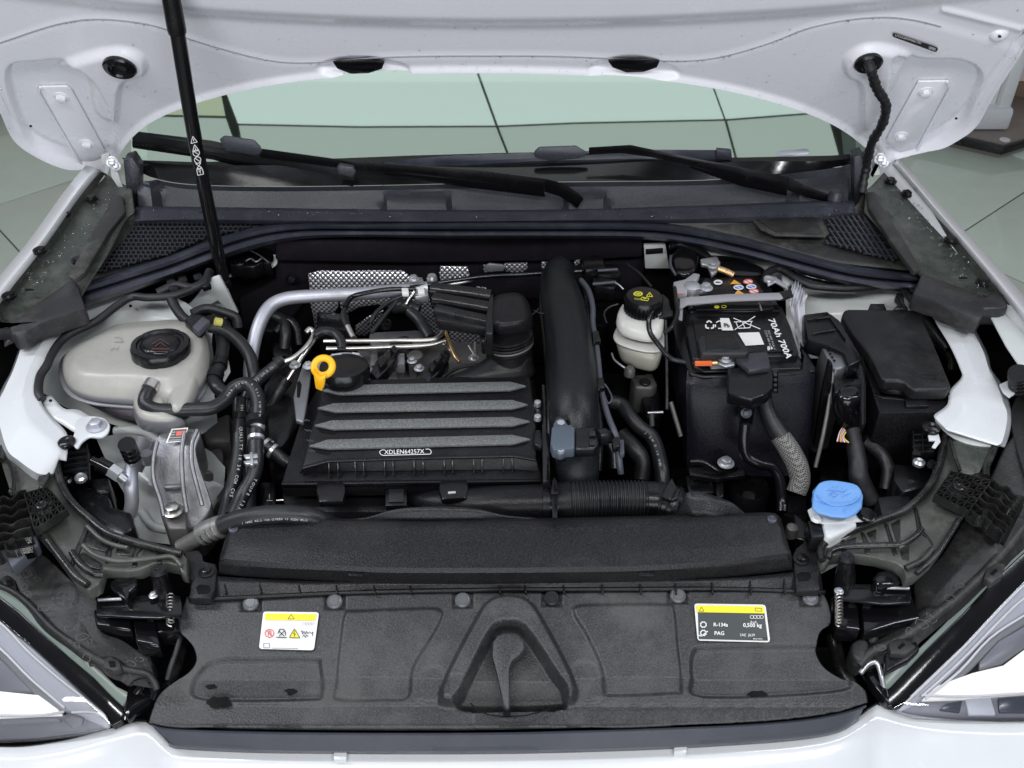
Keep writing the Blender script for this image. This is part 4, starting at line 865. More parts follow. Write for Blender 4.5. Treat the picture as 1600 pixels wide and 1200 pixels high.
for i in range(NYC):
    v = i / (NYC - 1)
    for k in range(NXC):
        u = k / (NXC - 1)
        a = (1 - v) * tc2[k] + v * bc2[k] + (1 - u) * ol[i] + u * orr[i] - ((1 - u) * (1 - v) * tc2[0] + u * (1 - v) * tc2[-1] + (1 - u) * v * bc2[0] + u * v * bc2[-1])
        X[i, k], Y[i, k] = a
polyA = sm([(540, 960), (560, 956), (660, 952), (686, 954), (690, 966), (672, 1000), (645, 1045), (638, 1090), (600, 1095), (528, 1094), (526, 1075), (532, 1010)], 4)
polyB = sm([(905, 948), (960, 946), (1040, 946), (1052, 952), (1058, 1010), (1064, 1078), (1050, 1084), (955, 1088), (945, 1080), (940, 1045), (915, 990), (897, 960)], 4)
polyC = sm([(330, 1034), (400, 1030), (490, 1030), (500, 1040), (502, 1085), (480, 1092), (320, 1092), (300, 1070)], 4)
polyD = sm([(1084, 1018), (1110, 1012), (1200, 1010), (1300, 1014), (1330, 1060), (1300, 1080), (1100, 1088), (1082, 1060)], 4)
polyE = sm([(658, 1048), (690, 1044), (700, 1090), (655, 1094)], 3); polyF = sm([(895, 1040), (930, 1038), (940, 1088), (905, 1092)], 3)
ridO = sm([(700, 1102), (690, 1090), (694, 1070), (718, 1020), (748, 965), (762, 945), (782, 936), (806, 936), (828, 946), (848, 975), (878, 1030), (896, 1070), (898, 1088), (884, 1100), (800, 1104)], 4)
ridI = sm([(716, 1104), (724, 1080), (748, 1030), (768, 992), (782, 981), (800, 979), (818, 986), (838, 1012), (866, 1056), (882, 1080), (876, 1110), (800, 1118)], 4)
def cov(X, Y):
    h = raised(X, Y, polyA, .005, 6) + raised(X, Y, polyB, .005, 6) + raised(X, Y, polyC, -.008, 9) + raised(X, Y, polyD, -.008, 9) + raised(X, Y, polyE, -.0015, 7) + raised(X, Y, polyF, -.0015, 7)
    h = np.where(sdf(X, Y, ridO) < 8, h + raised(X, Y, ridO, .020, 11) - raised(X, Y, ridI, .036, 9), h)
    h += -.0015 * (Y > 1102) * (np.abs(X - 800) > 60)
    h += .0018 * np.exp(-((Y - 1136) / 3) ** 2)
    h += .0008 * ((X % 7) < 3.5) * (Y > 1108) * (Y < 1130) * (((X > 860) & (X < 1330)))
    for c in ((392, 941), (523, 938), (723, 936), (862, 933), (1059, 929), (1266, 933)):
        h += -.004 * sstep(0.5 + (16 - np.maximum(np.abs(X - c[0]), np.abs(Y - c[1] - 1) * 1.3)) / 3)
    return h
D = cov(X, Y)
bm = bmesh.new(); up = Vector((0, -.3, .95))
for (hx, hy, rx, ry) in (): pass
vv = [[bm.verts.new(P(X[i, k], Y[i, k], zf(Y[i, k])) + up * float(D[i, k])) for k in range(NXC)] for i in range(NYC)]
holes = [((455, 1080), 9, 6), ((343, 1097), 20, 9), ((1183, 1085), 14, 6), ((330, 1073), 9, 4)]
for i in range(NYC - 1):
    for k in range(NXC - 1):
        x, y = X[i, k], Y[i, k]
        bm.faces.new((vv[i][k], vv[i][k + 1], vv[i + 1][k + 1], vv[i + 1][k]))
for (c, a, b) in holes:
    pp = [(c[0] + a * math.cos(t * .524) * (1 + .22 * math.sin(3 * t + c[0])), c[1] + b * math.sin(t * .524) * (1 + .2 * math.cos(2 * t + c[1]))) for t in range(12)]
    decal('drain_hole', sm(pp, 3), (Vector((0, 0, 0)) + P(c[0], c[1], zf(c[1])) + up * (float(cov(np.array([[c[0]]], float), np.array([[c[1]]], float))[0, 0]) + .0015), up.normalized()), 'dark', rc, lift=.001)
me = finish(bm, 'sheet', ang=70)
rco = link('sheet', me, 'cover', rc); s_ = rco.modifiers.new('s', 'SOLIDIFY'); s_.thickness = .003; s_.offset = -1
wquad('under_tray', [(-.46, .01, .62), (.46, .01, .62), (.46, .17, .66), (-.46, .17, .66)], 'dark', rc)
loft('front_lip', [[(236, 1131, .722), (270, 1138, .722), (400, 1143, .721), (600, 1145, .721), (800, 1144, .721), (1000, 1138, .721), (1150, 1132, .721), (1250, 1124, .721), (1310, 1114, .722), (1354, 1101, .724)],
                   [(240, 1135, .724), (270, 1142, .724), (400, 1147, .723), (600, 1149, .723), (800, 1148, .723), (1000, 1142, .723), (1150, 1136, .723), (1250, 1128, .723), (1310, 1118, .724), (1350, 1106, .726)],
                   [(262, 1160, .705), (280, 1166, .700), (400, 1172, .70), (600, 1174, .70), (800, 1173, .70), (1000, 1168, .70), (1150, 1160, .70), (1250, 1152, .70), (1310, 1141, .702), (1342, 1122, .704)],
                   [(266, 1172, .66), (280, 1176, .66), (400, 1182, .66), (600, 1184, .66), (800, 1184, .66), (1000, 1178, .66), (1150, 1170, .66), (1250, 1162, .66), (1310, 1150, .66), (1342, 1132, .66)]], 'bluegrey', n=90, sub=3, parent=rc, thick=.002)
fin = [(770, 1003), (776, 992), (790, 989), (806, 990), (818, 1000), (821, 1012), (814, 1022), (800, 1034), (796, 1044), (797, 1080), (797, 1104), (792, 1108), (786, 1100), (778, 1060), (769, 1025)]
prism('fin', fin, .016, 'cover', z=(P(795, 1050, .765) , Vector((0, -.3, .95)).normalized()), parent=rc, bevel=.003, dirv=(0, .2, -1))
decal('slot', [(786, 1108), (797, 1108), (798, 1119), (786, 1119)], .741, 'dark', rc, lift=.002)
lines('tray_line', [[(735, 1098 + 0), (745, 1110), (765, 1117), (790, 1120), (820, 1118), (850, 1111), (868, 1101)]], 2, .738, 'dark', rc, lift=.003)
for c in ((392, 943), (523, 940), (723, 938), (862, 935), (1059, 931), (1266, 935)):
    lathe('push_clip', (c[0], c[1], zf(c[1])), [(0, .0052), (.0065, .0052), (.0072, .004), (.0085, .0042), (.0105, .0025), (.0108, -.002)], 'rubber' if c[0] == 862 else 'silverclip' if 'silverclip' in M else 'rubber', parent=rc, axis=(0, -.3, 1))
# labels on the cover
PW = plane3((412, 956, zf(956) + .003), (497, 957, zf(957) + .003), (450, 1014, zf(1014) + .003))
lw = group('warning_label', 'white warning label with a yellow band on the radiator cover')
decal('sheet', [(411, 959), (412.5, 956.3), (415.5, 955.5), (494, 956.5), (497, 957.6), (498, 960), (491, 1012), (489.5, 1015), (486, 1016), (409, 1014), (405.8, 1012.6), (405, 1010)], PW, 'labelw', lw, lift=.0)
decal('yellow_band', [(415, 958.5), (494, 959.5), (492.5, 969.5), (413.5, 968.5)], PW, 'labely', lw)
lines('print', [[(450, 967), (455, 960), (460, 967), (450, 967)], [(412, 1012), (412, 1005), (421, 1005), (421, 1012), (412, 1012)], [(424, 1012.5), (466, 1013)]], .7, PW, 'darkprint', lw, kind='stuff')
for k in range(4): ringdecal('ring', 475 + k * 4.4, 974.5, 2.9, 2.3, .6, PW, 'greyprint', lw)
ringdecal('ban_sign', 421, 989.5, 7.5, 7, 1.3, PW, 'redp', lw); lines('ban_bar', [[(416, 985), (426, 994)], [(419, 994), (420, 986), (423, 986), (423, 994)]], 1.2, PW, 'redp', lw)
lines('fan_sign', [[(431, 995.5), (448, 996)], [(436, 986), (444, 994)], [(444, 986), (436, 994)], [(434, 990), (437, 983), (443, 983), (446, 988), (446, 993)]], 1.3, PW, 'darkprint', lw)
decal('warning_triangle', [(460, 982.5), (468.5, 996.5), (452, 996)], PW, 'labely', lw, lift=.0013); lines('triangle_edge', [[(460, 982.5), (468.5, 996.5), (452, 996), (460, 982.5)], [(460.5, 986), (458.5, 990.5), (461.5, 990.5), (459.5, 994.5)]], .9, PW, 'darkprint', lw, lift=.002)
text('Refillungen', 469.5, 992, 4.2, PW, 'darkprint', lw, ang=1) if 0 else lines('handwriting', [[(470, 988), (472, 985), (473, 991), (475, 986), (477, 991), (479, 986), (481, 990), (484, 987), (487, 990), (489, 987), (488, 994)], [(472, 995), (475, 992), (477, 996), (479, 992), (482, 995)]], .9, PW, 'darkprint', lw)
PD = plane3((1086, 944, zf(944) + .003), (1197, 945, zf(945) + .003), (1140, 1000, zf(1000) + .003))
ld = group('refrigerant_label', 'dark refrigerant label with a yellow band on the radiator cover')
decal('sheet', [(1085, 947), (1086, 944), (1089, 943), (1191, 944.6), (1195, 945.8), (1196.6, 949), (1203, 999), (1202, 1002.4), (1199, 1003.6), (1094, 1001), (1091, 1000), (1089.6, 997)], PD, 'labelw', ld, lift=.0)
decal('dark_field', [(1090, 946), (1193, 947.5), (1200, 1001), (1092, 998.5)], PD, 'labelk', ld, lift=.001)
decal('yellow_band', [(1088, 946), (1193.5, 947.5), (1195, 958.5), (1089, 956.5)], PD, 'labely', ld, lift=.0016)
text('R-134a', 1114.5, 978.5, 5.6, PD, 'white', ld, ang=1, lift=.002, bold=.02); text('0,500 kg', 1161, 979.5, 6, PD, 'white', ld, ang=1, lift=.002, bold=.02)
text('PAG', 1116, 992, 5.8, PD, 'white', ld, ang=1, lift=.002, bold=.02); text('SAE  J639', 1156, 994, 4.2, PD, 'white', ld, ang=1, lift=.002)
text('Audi', 1172, 973.5, 3.8, PD, 'white', ld, ang=1, lift=.002)
for k in range(4): ringdecal('ring', 1175 + k * 5, 964, 3.3, 2.8, .7, PD, 'white', ld, lift=.002)
lines('print', [[(1092, 955), (1096, 948.5), (1100, 955), (1092, 955)], [(1180, 950), (1190, 950.5), (1190, 955), (1180, 954.5), (1180, 950)], [(1175, 996), (1198, 996.5), (1198, 1000), (1175, 999.5), (1175, 996)]], .6, PD, 'darkprint', ld, lift=.0022, kind='stuff')
for cy in (976, 989):
    lines('gear_sign', [[(1099 + 5.2 * math.cos(a * math.pi / 8) * (1 if a % 2 else .72), cy + 5 * math.sin(a * math.pi / 8) * (1 if a % 2 else .72)) for a in range(17)]] + ([] if cy < 980 else [[(1090, 992), (1096, 994), (1106, 986)]]), 1.5, PD, 'white', ld, lift=.002)
text('8E0010031', 1176.5, 999.2, 2.4, PD, 'white', ld, ang=1, lift=.002)
# ------------------------------------------------------------------ front carrier strip and intake duct cover
fc = group('lock_carrier', 'black ribbed carrier strip behind the radiator cover')
loft('carrier', [[(300, 896, .80), (330, 900, .80), (500, 908, .80), (780, 910, .80), (1000, 908, .80), (1150, 902, .80), (1240, 894, .80), (1282, 890, .80)],
                 [(296, 934, .790), (330, 934, .790), (500, 928, .790), (780, 923, .790), (1000, 922, .790), (1150, 922, .790), (1240, 924, .790), (1286, 924, .790)],
                 [(296, 940, .77), (330, 940, .77), (500, 934, .77), (780, 930, .77), (1000, 928, .77), (1150, 928, .77), (1240, 928, .77), (1286, 930, .77)]], 'cover2', n=70, sub=3, parent=fc, thick=.004)
for x in (350, 405, 466, 525, 584, 640, 780, 820, 880, 940, 1000, 1055, 1112, 1172, 1225):
    y0 = float(np.interp(x, [300, 500, 780, 1000, 1150, 1282], [902, 912, 914, 912, 908, 896])); prism('rib', [(x - 1.3, y0), (x + 1.3, y0), (x + 3.3, 926), (x + .7, 926)], .006, 'cover2', z=.797, parent=fc, bevel=.0006)
loft('carrier_front_lip', [[(292, 932, .794), (330, 932, .794), (420, 928, .794), (560, 922, .794), (780, 918, .794), (1000, 917, .794), (1150, 917, .794), (1290, 922, .794)],
                           [(293, 935, .794), (330, 935, .794), (420, 931, .794), (560, 925, .794), (780, 921, .794), (1000, 920, .794), (1150, 920, .794), (1290, 925, .794)]], 'cover2', n=60, parent=fc, thick=.008)
for pts in ([(288, 862), (310, 858), (316, 866), (318, 876), (338, 880), (340, 892), (338, 902), (336, 920), (330, 934), (294, 934), (300, 905), (282, 900), (280, 888), (290, 878)],
            [(1238, 868), (1244, 856), (1262, 842), (1282, 840), (1284, 860), (1282, 885), (1280, 905), (1282, 922), (1244, 922), (1242, 896)]):
    prism('end_plate', pts, .015, 'cover2', z=.805, parent=fc, bevel=.003)
for c in ((318, 922), (1257, 902)):
    prism('slot', [(c[0] - 12, c[1] - 5), (c[0] - 6, c[1] - 9), (c[0] + 8, c[1] - 8), (c[0] + 11, c[1] - 2), (c[0] + 6, c[1] + 5), (c[0] - 9, c[1] + 5)], .0015, 'dark', z=.8063, parent=fc, bevel=.0005)
for c in ((323, 893), (1252, 874)): bolt((c[0], c[1], .806), .0065, 'satin', parent=fc, washer=1.7, h=.003)
dc = group('intake_duct_cover', 'wide flat black duct cover behind the lock carrier')
Td = [(362, 812, .838), (372, 806, .838), (440, 806, .84), (540, 812, .842), (620, 814, .842), (800, 812, .842), (1000, 808, .842), (1140, 804, .84), (1204, 803, .838), (1214, 808, .838), (1219, 820, .838)]
loft('top', [[(358, 816, .83), (372, 804, .832), (440, 804, .834), (540, 810, .836), (620, 812, .836), (800, 810, .836), (1000, 806, .836), (1140, 802, .834), (1206, 801, .832), (1222, 812, .83)],
             [(360, 820, .838), (380, 811, .84), (440, 810, .842), (540, 815, .843), (620, 817, .843), (800, 815, .843), (1000, 811, .843), (1140, 807, .841), (1200, 808, .839), (1219, 822, .838)],
             [(352, 850, .832), (380, 852, .836), (440, 856, .838), (540, 860, .839), (620, 862, .839), (800, 862, .839), (1000, 860, .839), (1140, 852, .837), (1200, 846, .835), (1228, 848, .832)],
             [(344, 872, .828), (380, 876, .831), (440, 880, .833), (540, 884, .834), (620, 887, .834), (800, 887, .834), (1000, 884, .834), (1140, 875, .832), (1200, 868, .830), (1236, 863, .828)],
             [(342, 880, .822), (380, 884, .825), (440, 888, .827), (540, 892, .828), (620, 895, .828), (800, 895, .828), (1000, 892, .828), (1140, 883, .826), (1200, 875, .824), (1238, 870, .822)],
             [(342, 892, .806), (380, 896, .806), (440, 900, .806), (540, 905, .806), (620, 908, .806), (800, 908, .806), (1000, 905, .806), (1140, 897, .806), (1200, 891, .806), (1238, 886, .806)],
             [(342, 898, .795), (380, 902, .795), (440, 906, .795), (540, 911, .795), (620, 914, .795), (800, 914, .795), (1000, 911, .795), (1140, 903, .795), (1200, 897, .795), (1240, 892, .795)]], 'cover2', n=120, sub=4, parent=dc, thick=.004)
wquad('duct_body', [tuple(P(358, 815, .82)), tuple(P(1222, 811, .82)), tuple(P(1222, 811, .70)), tuple(P(358, 815, .70))], 'black', dc)
prism('side_wall', [(342, 872), (358, 816), (362, 822), (348, 876)], .04, 'black', z=.828, parent=dc, bevel=.002)
prism('side_wall', [(1237, 866), (1221, 812), (1218, 820), (1232, 868)], .04, 'black', z=.828, parent=dc, bevel=.002)
loft('hump', [[(530, 812, .836), (570, 810, .838), (610, 798, .85), (650, 793, .856), (700, 792, .856), (745, 796, .852), (790, 806, .84), (840, 812, .836)],
              [(530, 816, .832), (570, 816, .832), (610, 815, .836), (650, 815, .838), (700, 815, .838), (745, 815, .836), (790, 815, .832), (840, 815, .830)]], 'cover2', n=50, sub=3, parent=dc, thick=.003)
loft('hump', [[(1058, 806, .83), (1062, 790, .845), (1074, 770, .865), (1092, 768, .866), (1120, 776, .858), (1145, 786, .85), (1164, 802, .836)],
              [(1058, 812, .825), (1070, 810, .83), (1085, 808, .84), (1100, 808, .84), (1120, 808, .84), (1145, 808, .835), (1166, 810, .83)]], 'cover2', n=40, sub=3, parent=dc, thick=.003)
for x in (555, 1010): prism('joint_tab', [(x - 12, 892), (x + 12, 893), (x + 13, 900), (x - 12, 899)], .003, 'black', z=.826, parent=dc, bevel=.001)
lathe('screw', (365, 827, .8385), [(0, .001), (.0035, .001), (.0045, .003), (.0065, .002), (.0065, -.002)], 'bluegrey', parent=dc)
lathe('screw', (1206, 812, .8400), [(0, .001), (.0035, .001), (.0045, .003), (.0065, .002), (.0065, -.002)], 'bluegrey', parent=dc)
# ------------------------------------------------------------------ headlights
def mirror_pts(pts): return [(1592 - x, y) for x, y in pts]
HLP = plane3((188, 1125, .690), (0, 930, .765), (0, 1155, .672))
HRP = plane3((1392, 1104, .690), (1600, 890, .765), (1600, 1122, .672))
def lay(plane, d): 
    n = plane[1] if plane[1].z > 0 else -plane[1]
    return (plane[0] + n * d, n)
def headlight(nm, pl, rim, band, silver, grey, guide, low, lowdark, lens, strip, label, edges=()):
    g = group(nm, label)
    prism('shell', lens, .09, 'dark', z=lay(pl, -.020), parent=g, bevel=.002, taper=.15)
    prism('rim_strip', rim, .010, 'rimreflection', z=lay(pl, .004), parent=g, bevel=.0015)
    prism('black_band', band, .012, 'gloss', z=lay(pl, .002), parent=g, bevel=.002)
    prism('silver_trim', silver, .012, 'chrome', z=lay(pl, -.006), parent=g, bevel=.003)
    prism('inner_step', strip, .010, 'silverpl', z=lay(pl, -.011), parent=g, bevel=.002)
    prism('reflector', grey, .008, 'lampgrey', z=lay(pl, -.016), parent=g, bevel=.002)
    prism('light_guide', guide, .012, 'lampwhite', z=lay(pl, -.009), parent=g, bevel=.004)
    prism('lower_trim', low, .008, 'lampgrey', z=lay(pl, -.012), parent=g, bevel=.002)
    for i_, q in enumerate(lowdark): prism('lower_insert', q, .006, ('lampdark', 'chrome', 'lampdark')[i_ % 3] if len(lowdark) > 2 else 'silverpl', z=lay(pl, -.008), parent=g, bevel=.001)
    for e_ in edges:
        bm = bmesh.new(); pp_ = lay(pl, -.0005); add_tube(bm, [P(x, y, pp_) for x, y in so(e_, 4)], .0016, 8); link('painted_edge_highlight', finish(bm, 'painted_edge_highlight', ang=70), 'lampedge', g)
    prism('lens', lens, .004, 'lens', z=lay(pl, .0035), parent=g, bevel=.0012)
    return g
hl = headlight('headlight', HLP,
    rim=[(-40, 890), (0, 914), (23, 927), (48, 950), (75, 979), (100, 998), (122, 1012), (150, 1040), (182, 1072), (202, 1082), (200, 1092), (191, 1102), (172, 1084), (146, 1057), (109, 1026), (65, 987), (30, 954), (0, 931), (-40, 910)],
    band=[(-60, 900), (0, 932), (30, 955), (65, 988), (109, 1027), (146, 1058), (172, 1086), (194, 1104), (190, 1126), (176, 1134), (160, 1110), (110, 1065), (50, 1010), (0, 968), (-60, 935)],
    silver=[(-60, 936), (0, 968), (50, 1010), (110, 1066), (160, 1112), (172, 1128), (166, 1134), (120, 1114), (96, 1106), (50, 1062), (0, 1012), (-60, 970)],
    strip=[(-60, 985), (0, 1012), (50, 1062), (96, 1106), (100, 1116), (60, 1090), (0, 1028), (-60, 1000)],
    grey=[(-60, 1000), (0, 1028), (30, 1056), (60, 1082), (-60, 1076)],
    guide=[(-60, 1076), (0, 1078), (60, 1084), (90, 1106), (98, 1116), (60, 1118), (0, 1120), (-60, 1118)],
    low=[(-60, 1121), (0, 1122), (98, 1118), (110, 1112), (168, 1134), (150, 1142), (60, 1152), (0, 1155), (-60, 1156)],
    lowdark=[[(100, 1124), (112, 1118), (130, 1122), (128, 1130), (112, 1136)], [(0, 1126), (90, 1122), (95, 1126), (0, 1132)]],
    lens=[(-80, 945), (0, 966), (50, 1008), (110, 1063), (160, 1108), (174, 1128), (168, 1138), (120, 1149), (60, 1156), (0, 1159), (-80, 1160)],
    edges=([(-60, 938), (0, 973), (42, 1016), (86, 1055), (130, 1090), (166, 1120)], [(-60, 968), (0, 1013), (47, 1060), (101, 1106)], [(-60, 1118), (0, 1118), (60, 1118), (100, 1112)], [(112, 1113), (146, 1113), (168, 1124)]),
    label='headlight on the side of the coolant tank')
hr = headlight('headlight', HRP,
    rim=[(1640, 780), (1592, 843), (1573, 870), (1546, 895), (1513, 936), (1470, 980), (1437, 1012), (1400, 1040), (1382, 1056), (1380, 1072), (1390, 1074), (1447, 1014), (1505, 957), (1550, 908), (1600, 862), (1640, 828)],
    band=[(1650, 820), (1600, 863), (1550, 909), (1505, 958), (1447, 1015), (1386, 1078), (1388, 1103), (1408, 1102), (1424, 1086), (1506, 1008), (1560, 950), (1600, 909), (1650, 865)],
    silver=[(1650, 868), (1600, 912), (1560, 952), (1506, 1010), (1424, 1088), (1400, 1104), (1406, 1110), (1440, 1092), (1490, 1048), (1545, 992), (1600, 958), (1650, 930)],
    strip=[(1650, 935), (1600, 960), (1546, 994), (1490, 1050), (1450, 1088), (1470, 1082), (1520, 1042), (1560, 1000), (1600, 975), (1650, 960)],
    grey=[(1660, 962), (1600, 978), (1560, 1002), (1530, 1034), (1530, 1046), (1566, 1036), (1600, 1012), (1660, 985)],
    guide=[(1660, 990), (1600, 1014), (1568, 1038), (1519, 1050), (1480, 1064), (1430, 1084), (1420, 1092), (1500, 1090), (1600, 1082), (1660, 1080)],
    low=[(1660, 1083), (1600, 1085), (1500, 1093), (1430, 1096), (1400, 1108), (1428, 1119), (1506, 1122), (1600, 1121), (1660, 1119)],
    lowdark=[[(1469, 1108), (1480, 1098), (1504, 1094), (1500, 1112)], [(1508, 1092), (1548, 1089), (1556, 1116), (1514, 1116)], [(1560, 1090), (1604, 1087), (1604, 1112), (1562, 1112)]],
    lens=[(1680, 860), (1600, 908), (1560, 949), (1506, 1007), (1424, 1085), (1394, 1103), (1400, 1110), (1428, 1121), (1506, 1125), (1600, 1124), (1680, 1120)],
    edges=([(1650, 872), (1600, 914), (1560, 954), (1505, 1012), (1428, 1086), (1414, 1098)], [(1650, 905), (1600, 935), (1560, 972), (1500, 1034), (1440, 1088)], [(1650, 936), (1600, 962), (1546, 998), (1500, 1048), (1446, 1092)], [(1440, 1086), (1500, 1088), (1560, 1086), (1640, 1080)]),
    label='headlight on the side of the battery')
prism('lit_bulb', [(1610, 1030), (1590, 1040), (1580, 1062), (1590, 1078), (1612, 1076)], .01, 'lampwarm', z=lay(HRP, -.004), parent=hr, bevel=.003)
# ------------------------------------------------------------------ stained housings behind the headlights
def stains(name, spots, plane, parent):
    bm = bmesh.new(); rz = random.Random(len(spots)); spots = spots + [(x + rz.uniform(-26, 26), y + rz.uniform(-18, 18), rz.uniform(2.5, 7)) for x, y, r in spots[::3]]
    for (x, y, r) in spots:
        n = 14; ph = random.random() * 6; A = []
        for k in range(n):
            a = 2 * math.pi * k / n; rr = r * (1 + .22 * math.sin(2 * a + ph) + .1 * math.sin(5 * a + ph))
            A.append((bm.verts.new(P(x + rr * math.cos(a), y + rr * .75 * math.sin(a), plane, .003)), bm.verts.new(P(x + (rr - 1.3) * math.cos(a), y + (rr - 1.3) * .75 * math.sin(a), plane, .003))))
        for k in range(n):
            if random.random() < .85: bm.faces.new((A[k][0], A[(k + 1) % n][0], A[(k + 1) % n][1], A[k][1]))
    me = bpy.data.meshes.new(name); bm.to_mesh(me); bm.free(); return link(name, me, 'stain', parent, 'pale dried water rings', 'stuff')
M['stain'] = mat('dried_water', (0.085, 0.085, 0.08), 0.8)
hb = group('headlight_housing', 'stained black housing behind the headlight under the coolant tank side')
def bumps(seedv, amp):
    rs = random.Random(seedv); cs = [(rs.uniform(-60, 260), rs.uniform(830, 1090), rs.uniform(14, 40), rs.uniform(-1, 1)) for _ in range(26)]
    def f(X, Y):
        h = np.zeros(X.shape)
        for x, y, r, a in cs: h += a * amp * sstep((r - np.sqrt((X - x) ** 2 + (Y - y) ** 2)) / 6)
        return h
    return f
loft('housing_top', [[(-60, 840, .80), (10, 850, .80), (60, 862, .80), (110, 905, .79), (150, 935, .78), (156, 985, .765), (190, 1000, .755), (232, 1030, .745)],
                     [(-60, 870, .79), (10, 880, .79), (50, 900, .785), (95, 945, .78), (130, 975, .77), (145, 1000, .762), (180, 1015, .755), (238, 1045, .742)],
                     [(-60, 905, .775), (0, 918, .775), (40, 942, .775), (78, 978, .772), (115, 1005, .765), (150, 1028, .757), (190, 1040, .75), (244, 1060, .74)],
                     [(-60, 912, .755), (0, 926, .755), (36, 948, .755), (70, 986, .75), (110, 1016, .745), (146, 1044, .74), (182, 1066, .735), (240, 1078, .73)]], 'housing', n=110, sub=16, parent=hb, disp=bumps(3, .006), thick=.004)
tube('housing_edge', [(-20, 908, .781), (20, 924, .781), (48, 946, .78), (82, 982, .778), (118, 1008, .772), (160, 1034, .765), (200, 1046, .757), (228, 1052, .752), (240, 1064, .748), (245, 1078, .742)], .0045, 'housing', hb, seg=8)
stains('water_rings', [(40, 897, 9), (58, 905, 5), (38, 917, 6), (46, 930, 5), (105, 943, 9), (68, 950, 8), (95, 930, 7), (108, 982, 7), (128, 995, 9), (120, 1008, 6), (140, 1002, 5), (135, 1028, 8), (205, 1037, 7), (60, 885, 7), (110, 915, 6), (22, 890, 5)], .785, hb)
for pts in ([(2, 902), (14, 896), (24, 906), (26, 920), (14, 922), (4, 914)], [(160, 1030), (172, 1024), (186, 1032), (190, 1044), (176, 1048), (162, 1042)]):
    prism('clip_socket', pts, .012, 'housing', z=.783 if pts[0][0] < 50 else .768, parent=hb, bevel=.002); cx = sum(p[0] for p in pts) / 6; cy = sum(p[1] for p in pts) / 6
    prism('clip_hole', [(cx - 5, cy - 4), (cx + 4, cy - 4), (cx + 6, cy + 4), (cx - 3, cy + 5)], .002, 'dark', z=.785 if pts[0][0] < 50 else .770, parent=hb, bevel=.0005)
tube('corner_trim', [(196, 1125, .69), (205, 1100, .70), (222, 1072, .72), (236, 1064, .735), (246, 1074, .73), (240, 1092, .72)], .006, 'gloss', hb, seg=10)
prism('corner_foot', [(200, 1060), (232, 1056), (246, 1072), (238, 1090), (208, 1110), (198, 1124), (192, 1110)], .02, 'gloss', z=.715, parent=hb, bevel=.006)
prism('corner_block', [(148, 990), (170, 978), (190, 985), (192, 1010), (170, 1020), (150, 1010)], .04, 'housing', z=.745, parent=hb, bevel=.008)
prism('corner_block', [(198, 1020), (215, 1008), (236, 1020), (240, 1040), (222, 1048), (202, 1040)], .04, 'housing', z=.745, parent=hb, bevel=.008)
hc = group('headlight_housing', 'stained black housing behind the headlight on the fuse box side')
bR = bumps(5, .006)
loft('housing_top', [[(1660, 640, .86), (1600, 668, .855), (1570, 700, .845), (1548, 745, .83), (1510, 805, .81), (1470, 870, .79), (1430, 905, .775), (1425, 960, .755), (1370, 1000, .745)],
                     [(1680, 700, .84), (1625, 740, .835), (1590, 790, .825), (1550, 838, .81), (1500, 890, .795), (1462, 930, .78), (1430, 965, .765), (1400, 985, .757), (1350, 1012, .745)],
                     [(1690, 760, .82), (1640, 800, .81), (1600, 838, .80), (1556, 878, .795), (1510, 922, .785), (1470, 955, .775), (1430, 982, .765), (1400, 1000, .757), (1342, 1030, .745)],
                     [(1690, 780, .80), (1640, 822, .79), (1600, 860, .785), (1556, 900, .78), (1510, 945, .765), (1470, 980, .755), (1430, 1012, .745), (1400, 1028, .735), (1345, 1052, .73)]], 'housing', n=110, sub=14, parent=hc, disp=lambda X, Y: bR(1592 - X, Y + 40), thick=.004)
tube('housing_edge', [(1640, 770, .822), (1600, 820, .808), (1572, 855, .80), (1540, 892, .793), (1500, 930, .785), (1462, 960, .778), (1430, 984, .77), (1396, 1004, .762), (1360, 1020, .755), (1342, 1040, .748)], .0065, 'dusty', hc, seg=8)
stains('water_rings', [(1485, 935, 9), (1455, 968, 8), (1500, 915, 6), (1440, 975, 10), (1420, 985, 6), (1560, 850, 6), (1520, 890, 5), (1375, 1012, 8)], .79, hc)
for pts in ([(1540, 888), (1556, 876), (1572, 882), (1566, 900), (1550, 910), (1538, 902)], [(1388, 1004), (1404, 996), (1420, 1000), (1432, 1010), (1416, 1022), (1392, 1020)]):
    prism('clip_socket', pts, .014, 'dusty', z=.800 if pts[0][0] > 1500 else .772, parent=hc, bevel=.002); cx = sum(p[0] for p in pts) / 6; cy = sum(p[1] for p in pts) / 6
    prism('clip_hole', [(cx - 6, cy + 2), (cx + 2, cy - 5), (cx + 6, cy - 2), (cx - 2, cy + 5)], .002, 'dark', z=.802 if pts[0][0] > 1500 else .774, parent=hc, bevel=.0005)
prism('corner_foot', [(1348, 1040), (1368, 1030), (1376, 1040), (1386, 1072), (1390, 1098), (1382, 1092), (1360, 1062)], .02, 'gloss', z=.73, parent=hc, bevel=.005)
tube('corner_trim', [(1384, 1088, .72), (1378, 1060, .735), (1370, 1036, .745), (1356, 1038, .745), (1344, 1052, .74)], .0035, 'zinc', hc, seg=8)
for q in ([(1330, 1004), (1345, 994), (1358, 1000), (1360, 1022), (1344, 1034), (1332, 1024)], [(1352, 985), (1366, 980), (1376, 990), (1372, 1004), (1358, 1004)], [(1386, 968), (1400, 955), (1430, 958), (1432, 975), (1408, 990), (1390, 985)]):
    prism('corner_block', q, .04, 'housing', z=.758, parent=hc, bevel=.006)
prism('corner_pad', [(1382, 1020), (1432, 1000), (1438, 1014), (1420, 1032), (1384, 1050)], .012, 'satin', z=.762, parent=hc, bevel=.003)
